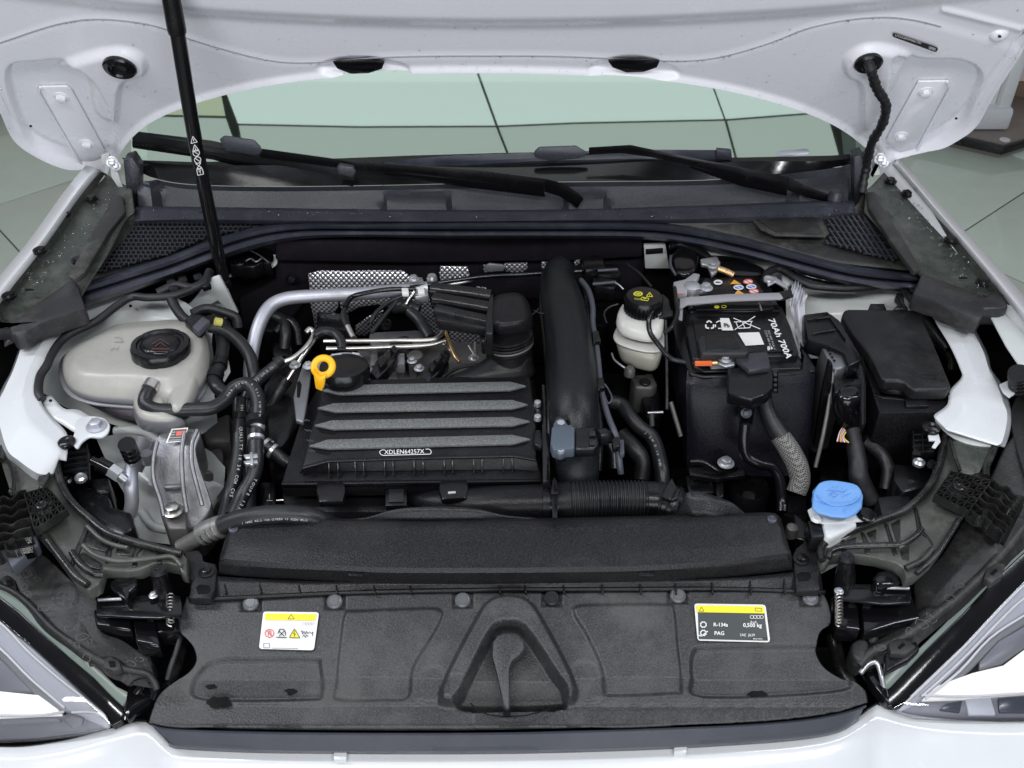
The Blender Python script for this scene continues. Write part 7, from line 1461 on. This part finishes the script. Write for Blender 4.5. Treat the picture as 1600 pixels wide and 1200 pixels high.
ringdecal('disc_print', 997, 459, 4.6, 2.4, .9, BP, 'darkprint', br, lift=.0012); lines('yellow_print', [[(1010, 463), (1015, 457), (1020, 463.5), (1010, 463)], [(1015, 459.5), (1015, 462)]], 1.1, BP, 'brakeyel', br, lift=.001)
lines('yellow_print', [[(1003, 464), (1014, 466), (1012, 470), (1001, 468), (1003, 464)], [(1005, 466), (1010, 467)]], 1.1, BP, 'brakeyel', br, lift=.001); text('DOT 4', 991, 468, 3.2, BP, 'brakeyel', br, ang=10, lift=.001)
BF = plane3((1010, 524, ('Y', .585 + .0)), (1036, 526, ('Y', .585)), (1010, 560, ('Y', .60)))
pf = P(1022, 524, .894); BF = (pf + Vector((0, -.006, 0)), Vector((0, -1, .25)).normalized())
text('MAX', 1009, 523.5, 5, BF, 'darkprint', br, ang=4, lift=.004, bold=.02); text('MIN', 1004, 548, 4.6, BF, 'darkprint', br, ang=4, lift=.006, bold=.02); lines('level_mark', [[(1001, 543), (1008, 548)], [(1002, 549), (1008, 544)]], 1, BF, 'darkprint', br, lift=.006)
prism('bracket', [(1020, 468), (1036, 458), (1046, 468), (1050, 490), (1034, 496), (1018, 488)], .008, 'satin', z=.925, parent=br, bevel=.002); bolt((1024, 489, .928), .006, 'zinc', parent=br); prism('bracket_arm', [(1030, 488), (1052, 484), (1052, 492), (1030, 496)], .006, 'rubber', z=.928, parent=br, bevel=.002)
tube('sensor_wire', [(1054, 450, .925), (1056, 470, .93), (1058, 490, .93), (1050, 510, .925), (1040, 520, .92)], .004, 'satin', br); tube('sensor_wire', [(1020, 485, .94), (1014, 500, .93), (1016, 520, .915), (1030, 540, .905), (1048, 560, .90), (1070, 566, .895)], .0042, 'satin', br)
tube('thin_wire', [(966, 475, .93), (952, 480, .925), (944, 490, .92), (948, 505, .915)], .0016, 'rubber', br); tube('thin_wire', [(956, 552, .86), (960, 562, .858), (972, 572, .855), (982, 578, .85)], .0016, 'alupipe', br)
lathe('lower_plug', (984, 578, .855), [(0, .006), (.006, .005), (.009, 0), (.009, -.01)], 'alud', parent=br)
prism('cylinder_block', [(985, 586), (1020, 582), (1028, 600), (1020, 606), (992, 605)], .06, 'alud', z=.80, parent=br, bevel=.005); lathe('block_hole', (1008, 596, .803), [(.001, .0), (.002, .001), (.0085, .0012), (.0095, 0), (.0095, -.006)], 'rubber', parent=br)
prism('lower_block', [(1000, 610), (1030, 608), (1034, 650), (1010, 652)], .08, 'satin', z=.78, parent=br, bevel=.006)
tube('support_rod', [(1040, 500, .92), (1042, 560, .88), (1042, 640, .84)], .0025, 'rubber', br, n=3); tube('support_rod', [(1048, 628, .82), (1064, 682, .78)], .004, 'alud', br, n=1); tube('small_shaft', [(1018, 645, .80), (1019, 665, .78)], .004, 'alud', br, n=1); tube('cross_pin', [(1012, 645, .80), (1036, 644, .80)], .0022, 'zinc', br, n=1)
bo = group('brake_booster', 'round black brake booster under the seal')
blob('drum', [rng([(1050, 398), (1062, 386), (1080, 386), (1088, 398), (1088, 418), (1076, 430), (1058, 428), (1050, 414)], .915), rng([(1046, 400), (1060, 382), (1084, 382), (1094, 398), (1092, 426), (1078, 440), (1056, 436), (1046, 420)], .895), rng([(1046, 420), (1060, 402), (1084, 402), (1094, 418), (1092, 446), (1078, 460), (1056, 456), (1046, 440)], .86)], 'gloss', parent=bo, n=28)
prism('booster_bracket', [(1046, 374), (1082, 374), (1100, 386), (1112, 398), (1104, 402), (1086, 388), (1060, 380), (1046, 384)], .012, 'satin', z=.918, parent=bo, bevel=.003); tube('boot', [(1048, 400, .92), (1048, 415, .918), (1056, 430, .912)], .0025, 'bluegrey', bo)
pm = group('ground_mount', 'aluminium bracket with a brass sleeve behind the battery')
prism('bracket', [(1094, 404), (1120, 400), (1126, 410), (1120, 424), (1112, 430), (1106, 414), (1096, 412)], .008, 'zinc', z=.918, parent=pm, bevel=.002); bolt((1113, 416, .922), .006, 'zinc', parent=pm); tube('sleeve', [(1122, 420, .918), (1134, 424, .916), (1146, 430, .912)], .006, 'copper', pm, seg=12)
prism('black_bag', [(1112, 410), (1150, 404), (1190, 414), (1196, 428), (1160, 430), (1126, 424)], .03, 'gloss', z=.905, parent=pm, bevel=.008, smooth_n=3)
# ------------------------------------------------------------------ battery
bt = group('battery', 'black car battery with printed 70Ah 700A and a grey strap')
prism('case_rear', [(1094, 432), (1190, 430), (1204, 444), (1214, 470), (1220, 486), (1078, 487), (1070, 476), (1084, 452)], .10, 'gloss', z=.905, parent=bt, bevel=.003)
prism('lid_rear', [(1100, 434), (1178, 432), (1190, 450), (1196, 462), (1092, 464), (1092, 450)], .006, 'satin', z=.910, parent=bt, bevel=.002)
prism('lid_front', [(1070, 480), (1222, 478), (1236, 510), (1248, 548), (1248, 555), (1210, 556), (1082, 560), (1072, 520)], .09, 'satin', z=.900, parent=bt, bevel=.003)
prism('lid_step', [(1082, 498), (1222, 494), (1238, 534), (1240, 548), (1090, 552), (1086, 520)], .004, 'satin', z=.9035, parent=bt, bevel=.0015)
prism('window_ridge', [(1079, 470), (1204, 470), (1210, 482), (1200, 484), (1088, 484)], .003, 'satin', z=.909, parent=bt, bevel=.001)
prism('case_front', [(1082, 556), (1210, 556), (1250, 555), (1254, 568), (1252, 576), (1100, 580), (1082, 572)], .02, 'satin', z=.888, parent=bt, bevel=.003)
BT = (Vector((0, 0, .9045)), Vector((0, 0, 1))); BT2 = (Vector((0, 0, .911)), Vector((0, 0, 1)))
text('70Ah 700A', 1200, 498, 9.6, BT, 'white', bt, ax=(.46, .98), ay=(1.0, -.06), lift=.002, bold=.02, name='battery_lettering')
text('SIO 440 WLK C', 1199, 516, 3.2, BT, 'greyprint', bt, ax=(.35, 1.0), ay=(1.0, -.05), lift=.002); text('CON 480 A(E)', 1194, 516, 3.2, BT, 'greyprint', bt, ax=(.35, 1.0), ay=(1.0, -.05), lift=.002); text('B+', 1199, 547, 5.6, BT, 'white', bt, ang=-2, lift=.002, bold=.03)
lines('recycle_sign', [[(1104, 504), (1108, 501), (1112, 504)], [(1115, 507), (1115, 512), (1111, 513)], [(1108, 513), (1103, 512), (1103, 507)]], 2.2, BT, 'white', bt, lift=.002)
lines('recycle_sign', [[(1119, 504), (1124, 501), (1128, 504)], [(1130, 508), (1128, 513), (1122, 513)], [(1118, 511), (1118, 507)]], 1.6, BT, 'white', bt, lift=.002)
prism('pb_patch', [(1125, 497), (1139, 497), (1146, 516), (1128, 516)], .0004, 'labelw', z=.9050, parent=bt, bevel=0); text('Pb', 1132, 511, 6, BT, 'darkprint', bt, ang=0, ay=(-.3, -1), lift=.003, bold=.03)
lines('bin_sign', [[(1147, 503), (1176, 502)], [(1150, 504), (1154, 513), (1172, 512), (1174, 503)], [(1160, 504), (1164, 512)], [(1148, 515), (1180, 494)], [(1146, 497), (1188, 514)]], 1.2, BT, 'white', bt, lift=.002)
prism('code_patch', [(1153, 520), (1186, 519), (1194, 538), (1165, 540)], .0004, 'labelw', z=.9052, parent=bt, bevel=0)
prism('fuse_cover', [(1093, 524), (1148, 520), (1172, 548), (1168, 552), (1096, 552), (1090, 532)], .018, 'rubber', z=.922, parent=bt, bevel=.003); prism('fuse_cover_face', [(1102, 525), (1144, 523), (1158, 544), (1104, 548)], .002, 'satin', z=.9235, parent=bt, bevel=.001)
ringdecal('minus_ring', 1122, 441, 7, 4, 7, BT2, 'white', bt, lift=.001, seg=18); lines('minus', [[(1118, 441), (1126, 441)]], 1.4, BT2, 'darkprint', bt, lift=.002)
for (x, y, c, k) in ((1149, 441, 'orangep', 0), (1169, 440, 'redp', 1), (1154, 449, 'bluep', 1), (1174, 448, 'bluep', 1), (1155, 457, 'orangep', 0), (1178, 455, 'redp', 1)):
    if k: decal('sign_disc', [(x + 8 * math.cos(a * .4488), y + 4.2 * math.sin(a * .4488)) for a in range(14)], BT2, 'labelw' if c == 'redp' else c, bt, lift=.001); ringdecal('sign_ring', x, y, 8, 4.2, 1.8, BT2, c if c == 'redp' else 'labelw', bt, lift=.0015); lines('sign_bar', [[(x - 4, y - 2), (x + 4, y + 2)]], 1.2, BT2, c if c == 'redp' else 'labelw', bt, lift=.002)
    else: decal('sign_triangle', [(x - 8, y + 3), (x - 2, y - 4), (x + 9, y + 2.5)], BT2, c, bt, lift=.001)
text('= =  -  -', 1108, 477, 2.4, (Vector((0, 0, .9095)), Vector((0, 0, 1))), 'greyprint', bt, lift=.001); ringdecal('gauge', 1120, 479.5, 4, 2.4, 4, (Vector((0, 0, .9095)), Vector((0, 0, 1))), 'brakeyel', bt, lift=.001, seg=12); ringdecal('gauge', 1131, 479, 4, 2.4, .8, (Vector((0, 0, .9095)), Vector((0, 0, 1))), 'brakeyel', bt, lift=.001, seg=12); text('BATTERIE', 1184, 471, 2.4, (Vector((0, 0, .9095)), Vector((0, 0, 1))), 'greyprint', bt, ax=(.35, 1), ay=(1, -.1), lift=.001)
prism('strap', [(1062, 466), (1072, 464), (1140, 459), (1218, 457), (1222, 462), (1224, 466), (1140, 469), (1074, 475), (1066, 480), (1062, 480)], .004, 'silverpl', z=.922, parent=bt, bevel=.001); prism('strap_end', [(1062, 468), (1068, 467), (1066, 500), (1060, 498)], .003, 'silverpl', z=.915, parent=bt, bevel=.0008)
prism('strap_sleeve', [(1214, 456), (1236, 452), (1240, 462), (1222, 468)], .004, 'satin', z=.921, parent=bt, bevel=.001)
tg = group('battery_terminal', 'metal clamp on the rear battery terminal')
prism('clamp', [(1052, 440), (1070, 436), (1084, 426), (1094, 428), (1088, 440), (1074, 448), (1074, 458), (1056, 458)], .012, 'silverpl', z=.928, parent=tg, bevel=.002); lathe('post', (1081, 452, .922), [(.014, -.01), (.013, .008), (.010, .010), (0, .010)], 'zinc', parent=tg); bolt((1103, 450, .924), .0075, 'zinc', parent=tg); prism('clamp_arm', [(1082, 446), (1104, 444), (1106, 454), (1084, 456)], .008, 'zinc', z=.922, parent=tg, bevel=.002); lines('red_edge', [[(1057, 459), (1070, 459)]], 1.5, .928, 'redp', tg, lift=.001)
tp = group('battery_terminal', 'front battery terminal with an orange fuse strip')
lathe('orange_fuse', P(1085, 568, .905), [(0, 0), (.004, .001), (.004, .028), (0, .028)], 'orange', parent=tp, axis=(1, .02, 0), seg=4, spin=.78); tube('brass_tip', [(1112, 567.5, .905), (1120, 567, .905)], .004, 'copper', tp, n=1); bolt((1133, 562, .908), .006, 'zinc', parent=tp); prism('tab', [(1120, 562), (1146, 560), (1148, 570), (1134, 573), (1122, 568)], .003, 'zinc', z=.905, parent=tp, bevel=.001); prism('housing', [(1110, 553), (1150, 552), (1152, 562), (1112, 564)], .02, 'silverpl', z=.905, parent=tp, bevel=.004)
bx = group('battery_box', 'black battery box with a smooth front wall')
prism('rim_plate', [(1050, 500), (1070, 480), (1082, 560), (1086, 574), (1100, 584), (1252, 576), (1256, 556), (1250, 540), (1262, 552), (1275, 574), (1274, 580), (1240, 584), (1100, 588), (1078, 584), (1056, 540)], .01, 'satin', z=.885, parent=bx, bevel=.003)
loft('front_wall', [[(1074, 578, .884), (1092, 584, .885), (1150, 585, .885), (1220, 583, .885), (1264, 580, .885), (1274, 574, .885)],
                    [(1072, 600, .870), (1090, 606, .868), (1150, 607, .868), (1220, 605, .868), (1264, 602, .868), (1273, 596, .868)],
                    [(1074, 738, .735), (1092, 744, .735), (1150, 744, .735), (1220, 744, .735), (1250, 742, .735), (1262, 736, .735)]], 'boxplastic', n=60, sub=4, parent=bx)
loft('side_wall', [[(1046, 500, .885), (1056, 540, .885), (1074, 578, .884)], [(1044, 560, .82), (1056, 620, .79), (1074, 738, .735)]], 'boxplastic', n=20, sub=3, parent=bx)
loft('side_wall', [[(1274, 574, .885), (1262, 552, .885), (1250, 535, .885)], [(1262, 736, .735), (1262, 700, .74), (1258, 660, .75)]], 'boxplastic', n=20, sub=3, parent=bx)
prism('clamp_cover', [(1137, 576), (1166, 572), (1206, 568), (1208, 580), (1208, 606), (1200, 614), (1186, 620), (1176, 624), (1160, 620), (1138, 614)], .022, 'satin', z=.903, parent=bx, bevel=.003)
prism('clamp_cover_top', [(1148, 558), (1170, 550), (1200, 548), (1205, 574), (1170, 578), (1166, 574)], .012, 'coverblue', z=.912, parent=bx, bevel=.004)
prism('hold_down', [(1155, 612), (1178, 612), (1180, 640), (1176, 664), (1156, 664), (1154, 640)], .008, 'satin', z=('Y', P(1166, 640, .85).y - .012), dirv=(0, 1, 0), parent=bx, bevel=.002); bolt(P(1166, 645, ('Y', P(1166, 640, .85).y - .016)), .0055, 'bluegrey', parent=bx, axis=(0, -.9, .5))
prism('bracket_strip', [(1207, 582), (1216, 580), (1216, 614), (1208, 614)], .006, 'gloss', z=('Y', P(1210, 600, .87).y - .012), dirv=(0, 1, 0), parent=bx, bevel=.001)
for i in range(4): prism('strip_slot', [(1209, 584 + i * 8), (1214, 584 + i * 8), (1214, 588 + i * 8), (1209, 588 + i * 8)], .001, 'bluegrey', z=('Y', P(1210, 600, .87).y - .014), dirv=(0, 1, 0), parent=bx, bevel=.0003)
bolt((1134, 724, .775), .0085, 'zinc', parent=bx); tube('cable_arm', [(1080, 722, .77), (1098, 722, .775), (1112, 730, .77), (1124, 736, .765), (1150, 730, .76)], .005, 'satin', bx)
prism('foot_plate', [(1075, 730), (1160, 726), (1166, 742), (1120, 748), (1078, 742)], .01, 'satin', z=.757, parent=bx, bevel=.003)
cb2 = group('battery_cable', 'thick battery cable ending in a grey braided sleeve')
tube('taped_part', [(1193, 620, .87), (1198, 640, .855), (1206, 660, .84), (1220, 682, .825)], [.0125, .0125, .014, .0155], 'rubber', cb2, seg=16); tube('braided_sleeve', [(1218, 680, .826), (1234, 704, .81), (1246, 728, .795), (1250, 750, .78), (1244, 770, .765)], [.0155, .0165, .0165, .0155, .0150], 'knit', cb2, seg=20)
cb3 = group('battery_cable', 'thin black cable bending right below the battery clamp')
tube('cable', [(1164, 662, .855), (1162, 690, .83), (1166, 712, .81), (1184, 724, .80), (1206, 730, .79), (1218, 748, .775), (1222, 780, .75), (1222, 800, .74)], .0085, 'satin', cb3, seg=12)
tr2 = group('round_socket', 'open black round socket below the battery box'); lathe('ring', (1172, 762, .72), [(.022, -.03), (.026, 0), (.0285, .004), (.031, 0), (.031, -.05)], 'satin', parent=tr2, seg=36); lathe('core', (1172, 766, .72), [(0, -.01), (.010, -.012), (.012, -.03)], 'rubber', parent=tr2)
prism('wall', [(1118, 740), (1130, 738), (1132, 775), (1120, 778)], .05, 'satin', z=.74, parent=tr2, bevel=.003); prism('wall', [(1070, 742), (1116, 740), (1118, 770), (1076, 770)], .04, 'satin', z=.73, parent=tr2, bevel=.004)
# ------------------------------------------------------------------ engine control unit
ec = group('control_unit', 'flat metal control unit standing in a black holder beside the battery')
prism('holder_top', [(1255, 491), (1293, 486), (1312, 500), (1330, 530), (1344, 552), (1346, 562), (1326, 572), (1318, 550), (1286, 536), (1262, 530)], .03, 'satin', z=.905, parent=ec, bevel=.003)
for q in ([(1262, 498), (1298, 494)], [(1270, 520), (1306, 514)], [(1292, 488), (1322, 530)]): prism('holder_rib', [(q[0][0], q[0][1] - 1.5), (q[1][0], q[1][1] - 1.5), (q[1][0], q[1][1] + 1.5), (q[0][0], q[0][1] + 1.5)], .006, 'gloss', z=.909, parent=ec, bevel=.001)
prism('unit_body', [(1282, 538), (1294, 534), (1326, 556), (1330, 570), (1306, 578), (1298, 572)], .18, 'alu', z=.896, parent=ec, bevel=.004, taper=.0)
for i in range(4): lathe('unit_dot', (1294 + i * 3.2, 548 + i * 5.2, .8975), [(0, .001), (.002, .001), (.002, 0)], 'dark', parent=ec, seg=10)
prism('side_frame', [(1296, 566), (1302, 572), (1300, 600), (1284, 700), (1272, 700), (1284, 620)], .012, 'satin', z=('Y', P(1290, 620, .85).y - .01), dirv=(0, 1, 0), parent=ec, bevel=.002)
tube('frame_edge', [(1302, 574, .892), (1297, 620, .86), (1286, 680, .82), (1274, 730, .78)], .0032, 'alud', ec, seg=8)
prism('holder_arm', [(1322, 556), (1346, 550), (1350, 570), (1354, 600), (1354, 660), (1346, 665), (1344, 600), (1336, 578), (1324, 576)], .02, 'satin', z=.885, parent=ec, bevel=.003)
cn = group('control_unit_plug', 'large black domed plug with a thick harness below the control unit')
prism('collar', [(1302, 596), (1310, 590), (1346, 590), (1350, 600), (1348, 612), (1304, 612)], .03, 'satin', z=.885, parent=cn, bevel=.004)
blob('dome', [rng([(1312, 606), (1328, 600), (1344, 606), (1344, 616), (1328, 622), (1312, 616)], .888), rng([(1306, 612), (1328, 602), (1348, 610), (1350, 628), (1328, 636), (1306, 628)], .875), rng([(1304, 640), (1328, 628), (1350, 636), (1350, 658), (1328, 664), (1306, 656)], .84), rng([(1314, 665), (1328, 656), (1342, 662), (1342, 676), (1328, 680), (1314, 674)], .82)], 'gloss', parent=cn, n=24)
tube('harness', [(1328, 662, .83), (1334, 690, .81), (1340, 720, .79), (1342, 745, .775), (1352, 765, .76), (1364, 785, .745)], [.0135, .013, .014, .0155, .014, .013], 'tape', cn, seg=14)
tube('harness', [(1348, 688, .80), (1366, 700, .79), (1380, 715, .78), (1388, 735, .77), (1384, 765, .75)], .011, 'tape', cn, seg=12)
for i, c in enumerate(('wwht', 'wred', 'wyel', 'wvio', 'wwht', 'wred', 'wyel')): tube('thin_wire', [(1304 + i * 2, 680 - i * 2, .80), (1312 + i * 2, 672 - i, .82), (1320 + i * 1, 668, .825)], .0012, c, cn, n=3) if 0 else tube('thin_wire', [(1318 + i * .6, 666 + i * 1.5, .83), (1312 + i, 676 + i * 1.2, .825), (1308 + i * 3, 690 + i * .3, .82)], .0011, c, cn, n=3)
# ------------------------------------------------------------------ fuse box
fb = group('fuse_box', 'black fuse box with a sloped dusty lid beside the wing')
FO = [(1319, 484), (1326, 482), (1432, 483), (1438, 487), (1446, 506), (1466, 552), (1486, 601), (1483, 608), (1476, 609), (1430, 609), (1422, 605), (1414, 597), (1404, 594), (1384, 594), (1378, 590), (1359, 553), (1331, 519), (1315, 494)]
prism('lid', [(x, y, .905 - (y - 483) * .00008) for x, y in FO], .022, 'lidplastic', parent=fb, bevel=.005, seg=4)
FT = plane3((1320, 490, .905), (1440, 490, .905), (1400, 600, .896))
loft('lid_front', [[(1362, 562, .884), (1380, 596, .882), (1404, 600, .882), (1424, 611, .882), (1484, 614, .882)], [(1364, 590, .866), (1376, 612, .864), (1404, 618, .864), (1430, 622, .864), (1484, 626, .864)]], 'black', n=40, parent=fb)
prism('lower_box', [(1340, 530), (1362, 560), (1370, 600), (1376, 618), (1482, 626), (1486, 612), (1482, 630), (1470, 644), (1374, 645), (1360, 600)], .12, 'black', z=.866, parent=fb, bevel=.003)
prism('seam_lip', [(1368, 614), (1380, 618), (1482, 627), (1482, 630), (1380, 622), (1367, 618)], .004, 'satin', z=.868, parent=fb, bevel=.0008)
prism('front_clip', [(1414, 616), (1450, 616), (1452, 634), (1416, 634)], .008, 'satin', z=.872, parent=fb, bevel=.002); prism('clip_window', [(1424, 619), (1444, 619), (1445, 627), (1426, 627)], .001, 'dark', z=.8725, parent=fb, bevel=.0003)
prism('rear_clip', [(1360, 474), (1382, 474), (1386, 484), (1356, 484)], .01, 'satin', z=.905, parent=fb, bevel=.002); prism('rear_clip', [(1398, 466), (1402, 456), (1412, 458), (1414, 474), (1420, 482), (1396, 482), (1404, 474)], .008, 'satin', z=.91, parent=fb, bevel=.002)
lines('lid_scribe', [[(1440, 584), (1462, 586), (1464, 591), (1442, 590), (1440, 584)], [(1448, 590), (1450, 597)], [(1456, 591), (1457, 598)]], 1.1, FT, 'rubber', fb, lift=.0012)
for c in ((1471, 586), (1473, 595)): lathe('dimple', (*c, .8965), [(0, .001), (.002, .0008), (.0025, -.001)], 'rubber', parent=fb, seg=12)
for i in range(3): prism('side_rib', [(1378, 652 + i * 14), (1400 - i * 2, 651 + i * 14), (1400, 654 + i * 14), (1378, 655 + i * 14)], .004, 'rubber', z=('Y', P(1400, 645, .80).y - .012), dirv=(0, 1, 0), parent=fb, bevel=.0005)
bb2 = group('corner_bracket', 'black ribbed bracket under the wing beside the fuse box')
prism('rib_plate', [(1424, 672), (1462, 672), (1462, 708), (1428, 706)], .02, 'satin', z=.83, parent=bb2, bevel=.002)
for i in range(4): prism('rib', [(1426, 678 + i * 9), (1460, 676 + i * 9), (1460, 678 + i * 9), (1426, 680 + i * 9)], .004, 'rubber', z=.834, parent=bb2, bevel=.0004)
for i in range(2): prism('rib', [(1426 + i * 14, 672), (1428 + i * 14, 672), (1430 + i * 14, 706), (1428 + i * 14, 706)], .004, 'rubber', z=.8345, parent=bb2, bevel=.0004)
lathe('bush', (1455, 668, .862), [(.003, .002), (.006, .005), (.011, .003), (.0135, .001), (.0135, -.006)], 'satin', parent=bb2); lathe('bush', (1436, 722, .82), [(.002, .002), (.005, .004), (.009, .001), (.009, -.004)], 'zinc', parent=bb2); lathe('bush', (1456, 724, .82), [(0, .002), (.005, .003), (.008, -.004)], 'rubber', parent=bb2)
prism('white_hook', [(1450, 680), (1466, 674), (1470, 690), (1462, 700), (1456, 698), (1462, 688), (1452, 688)], .003, 'paint', z=.858, parent=bb2, bevel=.0008)
prism('dark_shelf', [(1396, 722), (1440, 730), (1458, 738), (1450, 760), (1410, 770), (1396, 750)], .08, 'satin', z=.80, parent=bb2, bevel=.006); prism('dark_shelf', [(1370, 775), (1420, 770), (1430, 785), (1404, 800), (1378, 806)], .06, 'rubber', z=.79, parent=bb2, bevel=.006)
# wires over the right wing
wr2 = group('wiring_harness', 'black harness running under the seal above the fuse box')
tube('harness', [(1194, 440, .905), (1200, 426, .905), (1216, 420, .905), (1230, 426, .905), (1244, 436, .905), (1266, 446, .903), (1300, 450, .90), (1340, 450, .90), (1380, 446, .90), (1410, 452, .895), (1426, 470, .89), (1440, 492, .88), (1460, 520, .87), (1480, 545, .86)], .0068, 'tape', wr2, seg=10)
tube('loom', [(1232, 418, .90), (1262, 432, .90), (1300, 440, .898), (1340, 440, .896)], .006, 'gloss', wr2); bolt((1343, 434, .905), .0065, 'zinc', parent=wr2); lathe('stud', (1292, 420, .90), [(0, .004), (.005, .003), (.006, -.004)], 'satin', parent=wr2)
tube('loom', [(1440, 480, .87), (1462, 530, .85), (1486, 560, .84), (1488, 580, .83)], .007, 'satin', wr2)
bf_ = group('plastic_film', 'crumpled clear film and metal plate between battery and wing')
loft('film', [[(1238, 442, .91), (1246, 440, .912), (1262, 462, .905)], [(1232, 476, .90), (1246, 480, .905), (1256, 476, .90)], [(1240, 500, .885), (1252, 520, .88), (1260, 520, .882)], [(1246, 540, .87), (1254, 536, .872), (1260, 530, .872)]], 'foil', n=14, sub=3, parent=bf_, disp=lambda X, Y: .004 * np.sin(X * 1.3 + Y * .4), thick=.0005)
prism('metal_plate', [(1196, 430), (1212, 432), (1228, 444), (1232, 452), (1212, 440), (1200, 446)], .004, 'alupipe', z=.915, parent=bf_, bevel=.001); lathe('plate_bolt', (1201, 436, .918), [(.002, .001), (.0035, .002), (.008, .0018), (.009, 0), (.009, -.003)], 'zinc', parent=bf_)
# ------------------------------------------------------------------ washer filler
wf = group('washer_filler', 'bright blue washer fluid cap on a white filler neck')
prism('flange', [(1262, 796), (1272, 790), (1340, 794), (1368, 800), (1370, 806), (1360, 812), (1330, 815), (1290, 818), (1268, 812)], .004, 'brakew', z=.845, parent=wf, bevel=.0015)
prism('neck', [(1284, 812), (1336, 808), (1340, 820), (1300, 840), (1290, 838)], .08, 'brakew', z=.842, parent=wf, bevel=.004); prism('clip_block', [(1262, 812), (1286, 818), (1290, 838), (1268, 838)], .03, 'satin', z=.838, parent=wf, bevel=.002)
CO = [(1270, 776), (1270, 764), (1280, 752), (1294, 748), (1310, 749), (1334, 755), (1346, 762), (1349, 772), (1347, 790), (1338, 800), (1326, 806), (1300, 804), (1278, 798), (1269, 790)]
bm = bmesh.new(); add_prism(bm, [(x, y, .878 - (y - 750) * .0003) for x, y in sm([(1272, 770), (1280, 755), (1296, 750), (1318, 752), (1338, 757), (1346, 768), (1342, 780), (1330, 788), (1310, 792), (1288, 788), (1274, 780)], 4)], .012, -.04)
link('cap_top', finish(bm, 'cap_top', .002), 'blue', wf)
prism('cap_skirt', [(x, y + 2, .868) for x, y in CO], .005, 'blue', parent=wf, bevel=.003, seg=3)
prism('cap_tab', [(1316, 796), (1332, 786), (1348, 778), (1346, 792), (1336, 802), (1322, 809)], .005, 'blue', z=.8695, parent=wf, bevel=.003)
WP = plane3((1280, 760, .878), (1340, 760, .878), (1310, 785, .868))
lines('cap_print', [[(1293, 765), (1320, 768)], [(1296, 772), (1302, 768), (1309, 773), (1304, 777), (1296, 772)], [(1300, 762), (1303, 760)], [(1314, 762), (1317, 764)], [(1306, 764), (1309, 759)], [(1318, 770), (1324, 764)], [(1316, 776), (1330, 770)]], 1.1, WP, 'bluedk', wf, lift=.0035)
tube('cap_ridge', [(1276, 772, .874), (1286, 782, .872), (1306, 790, .869), (1330, 786, .870), (1343, 776, .873)], .0014, 'blue', wf, seg=6)
lathe('rubber_plug', (1354, 803, .848), [(0, .004), (.009, .003), (.011, 0), (.0135, -.001), (.0135, -.003)], 'satin', parent=wf); lathe('screw', (1276, 811, .846), [(0, .002), (.0045, .0035), (.007, .002), (.008, 0)], 'brakew', parent=wf)
sh = group('rear_shelf', 'dark shelf between washer cap and lock carrier'); prism('shelf', [(1240, 800), (1262, 816), (1270, 842), (1260, 846), (1242, 840)], .05, 'satin', z=.78, parent=sh, bevel=.004); lathe('pale_boss', (1237, 828, .79), [(0, .01), (.008, .006), (.010, -.01)], 'alud', parent=sh)
# ------------------------------------------------------------------ water drops left on the car
def drops(name, n, region, plane_fn, rmin, rmax, parent, seedv):
    rs = random.Random(seedv); bm = bmesh.new()
    for _ in range(n):
        x, y, pl, nn = region(rs); c = P(x, y, pl); r = rs.uniform(rmin, rmax) ; q = rotz(nn).to_3x3(); seg = 7
        rg = [[bm.verts.new(c + q @ Vector((r * math.cos(2 * math.pi * k / seg) * f, r * math.sin(2 * math.pi * k / seg) * f, r * h))) for k in range(seg)] for f, h in ((1, -.05), (.85, .42))]
        t = bm.verts.new(c + q @ Vector((0, 0, r * .62)))
        for k in range(seg): bm.faces.new((rg[0][k], rg[0][(k + 1) % seg], rg[1][(k + 1) % seg], rg[1][k])); bm.faces.new((rg[1][k], rg[1][(k + 1) % seg], t))
    for f in bm.faces: f.smooth = True
    me = bpy.data.meshes.new(name); bm.to_mesh(me); bm.free(); return link(name, me, 'drop', parent, 'small water drops', 'stuff')
def reg_hood(rs):
    i = rs.randrange(20, NH - 20); t = rs.random() ** 2 * .5; k = int(t * (NR - 1)); x, y = float(XXh[k, i]), float(YYh[k, i])
    return x, y, (HOOD[0] + hn * (float(DDh[k, i]) + .0005), hn), hn
drops('water_drops', 130, reg_hood, None, .0008, .0016, hood, 1)
def reg_seam(rs):
    k = rs.randrange(10, len(seam) - 10); x, y = seam[k]; return x + rs.uniform(-3, 3), y + rs.uniform(0, 3), (HOOD[0] + hn * .002, hn), hn
drops('water_drops', 90, reg_seam, None, .0009, .0018, hood, 2)
def reg_ledge(rs): x = rs.uniform(215, 1335); return x, rs.uniform(327, 343) - (x > 1000) * (x - 1000) * .02, .9485, (0, 0, 1)
drops('water_drops', 240, reg_ledge, None, .0010, .0030, cw, 3)
def reg_trim(rs): t = rs.random(); x = 180 - t * 140 + rs.uniform(-12, 12); return x, 300 + t * 150 + rs.uniform(-10, 10), .955, (0, 0, 1)
drops('water_drops', 60, reg_trim, None, .0015, .0034, tl, 4)
def reg_trim2(rs): t = rs.random(); x = 1400 + t * 130 + rs.uniform(-12, 12); return x, 300 + t * 150 + rs.uniform(-10, 10), .955, (0, 0, 1)
drops('water_drops', 60, reg_trim2, None, .0015, .0034, tr, 5)
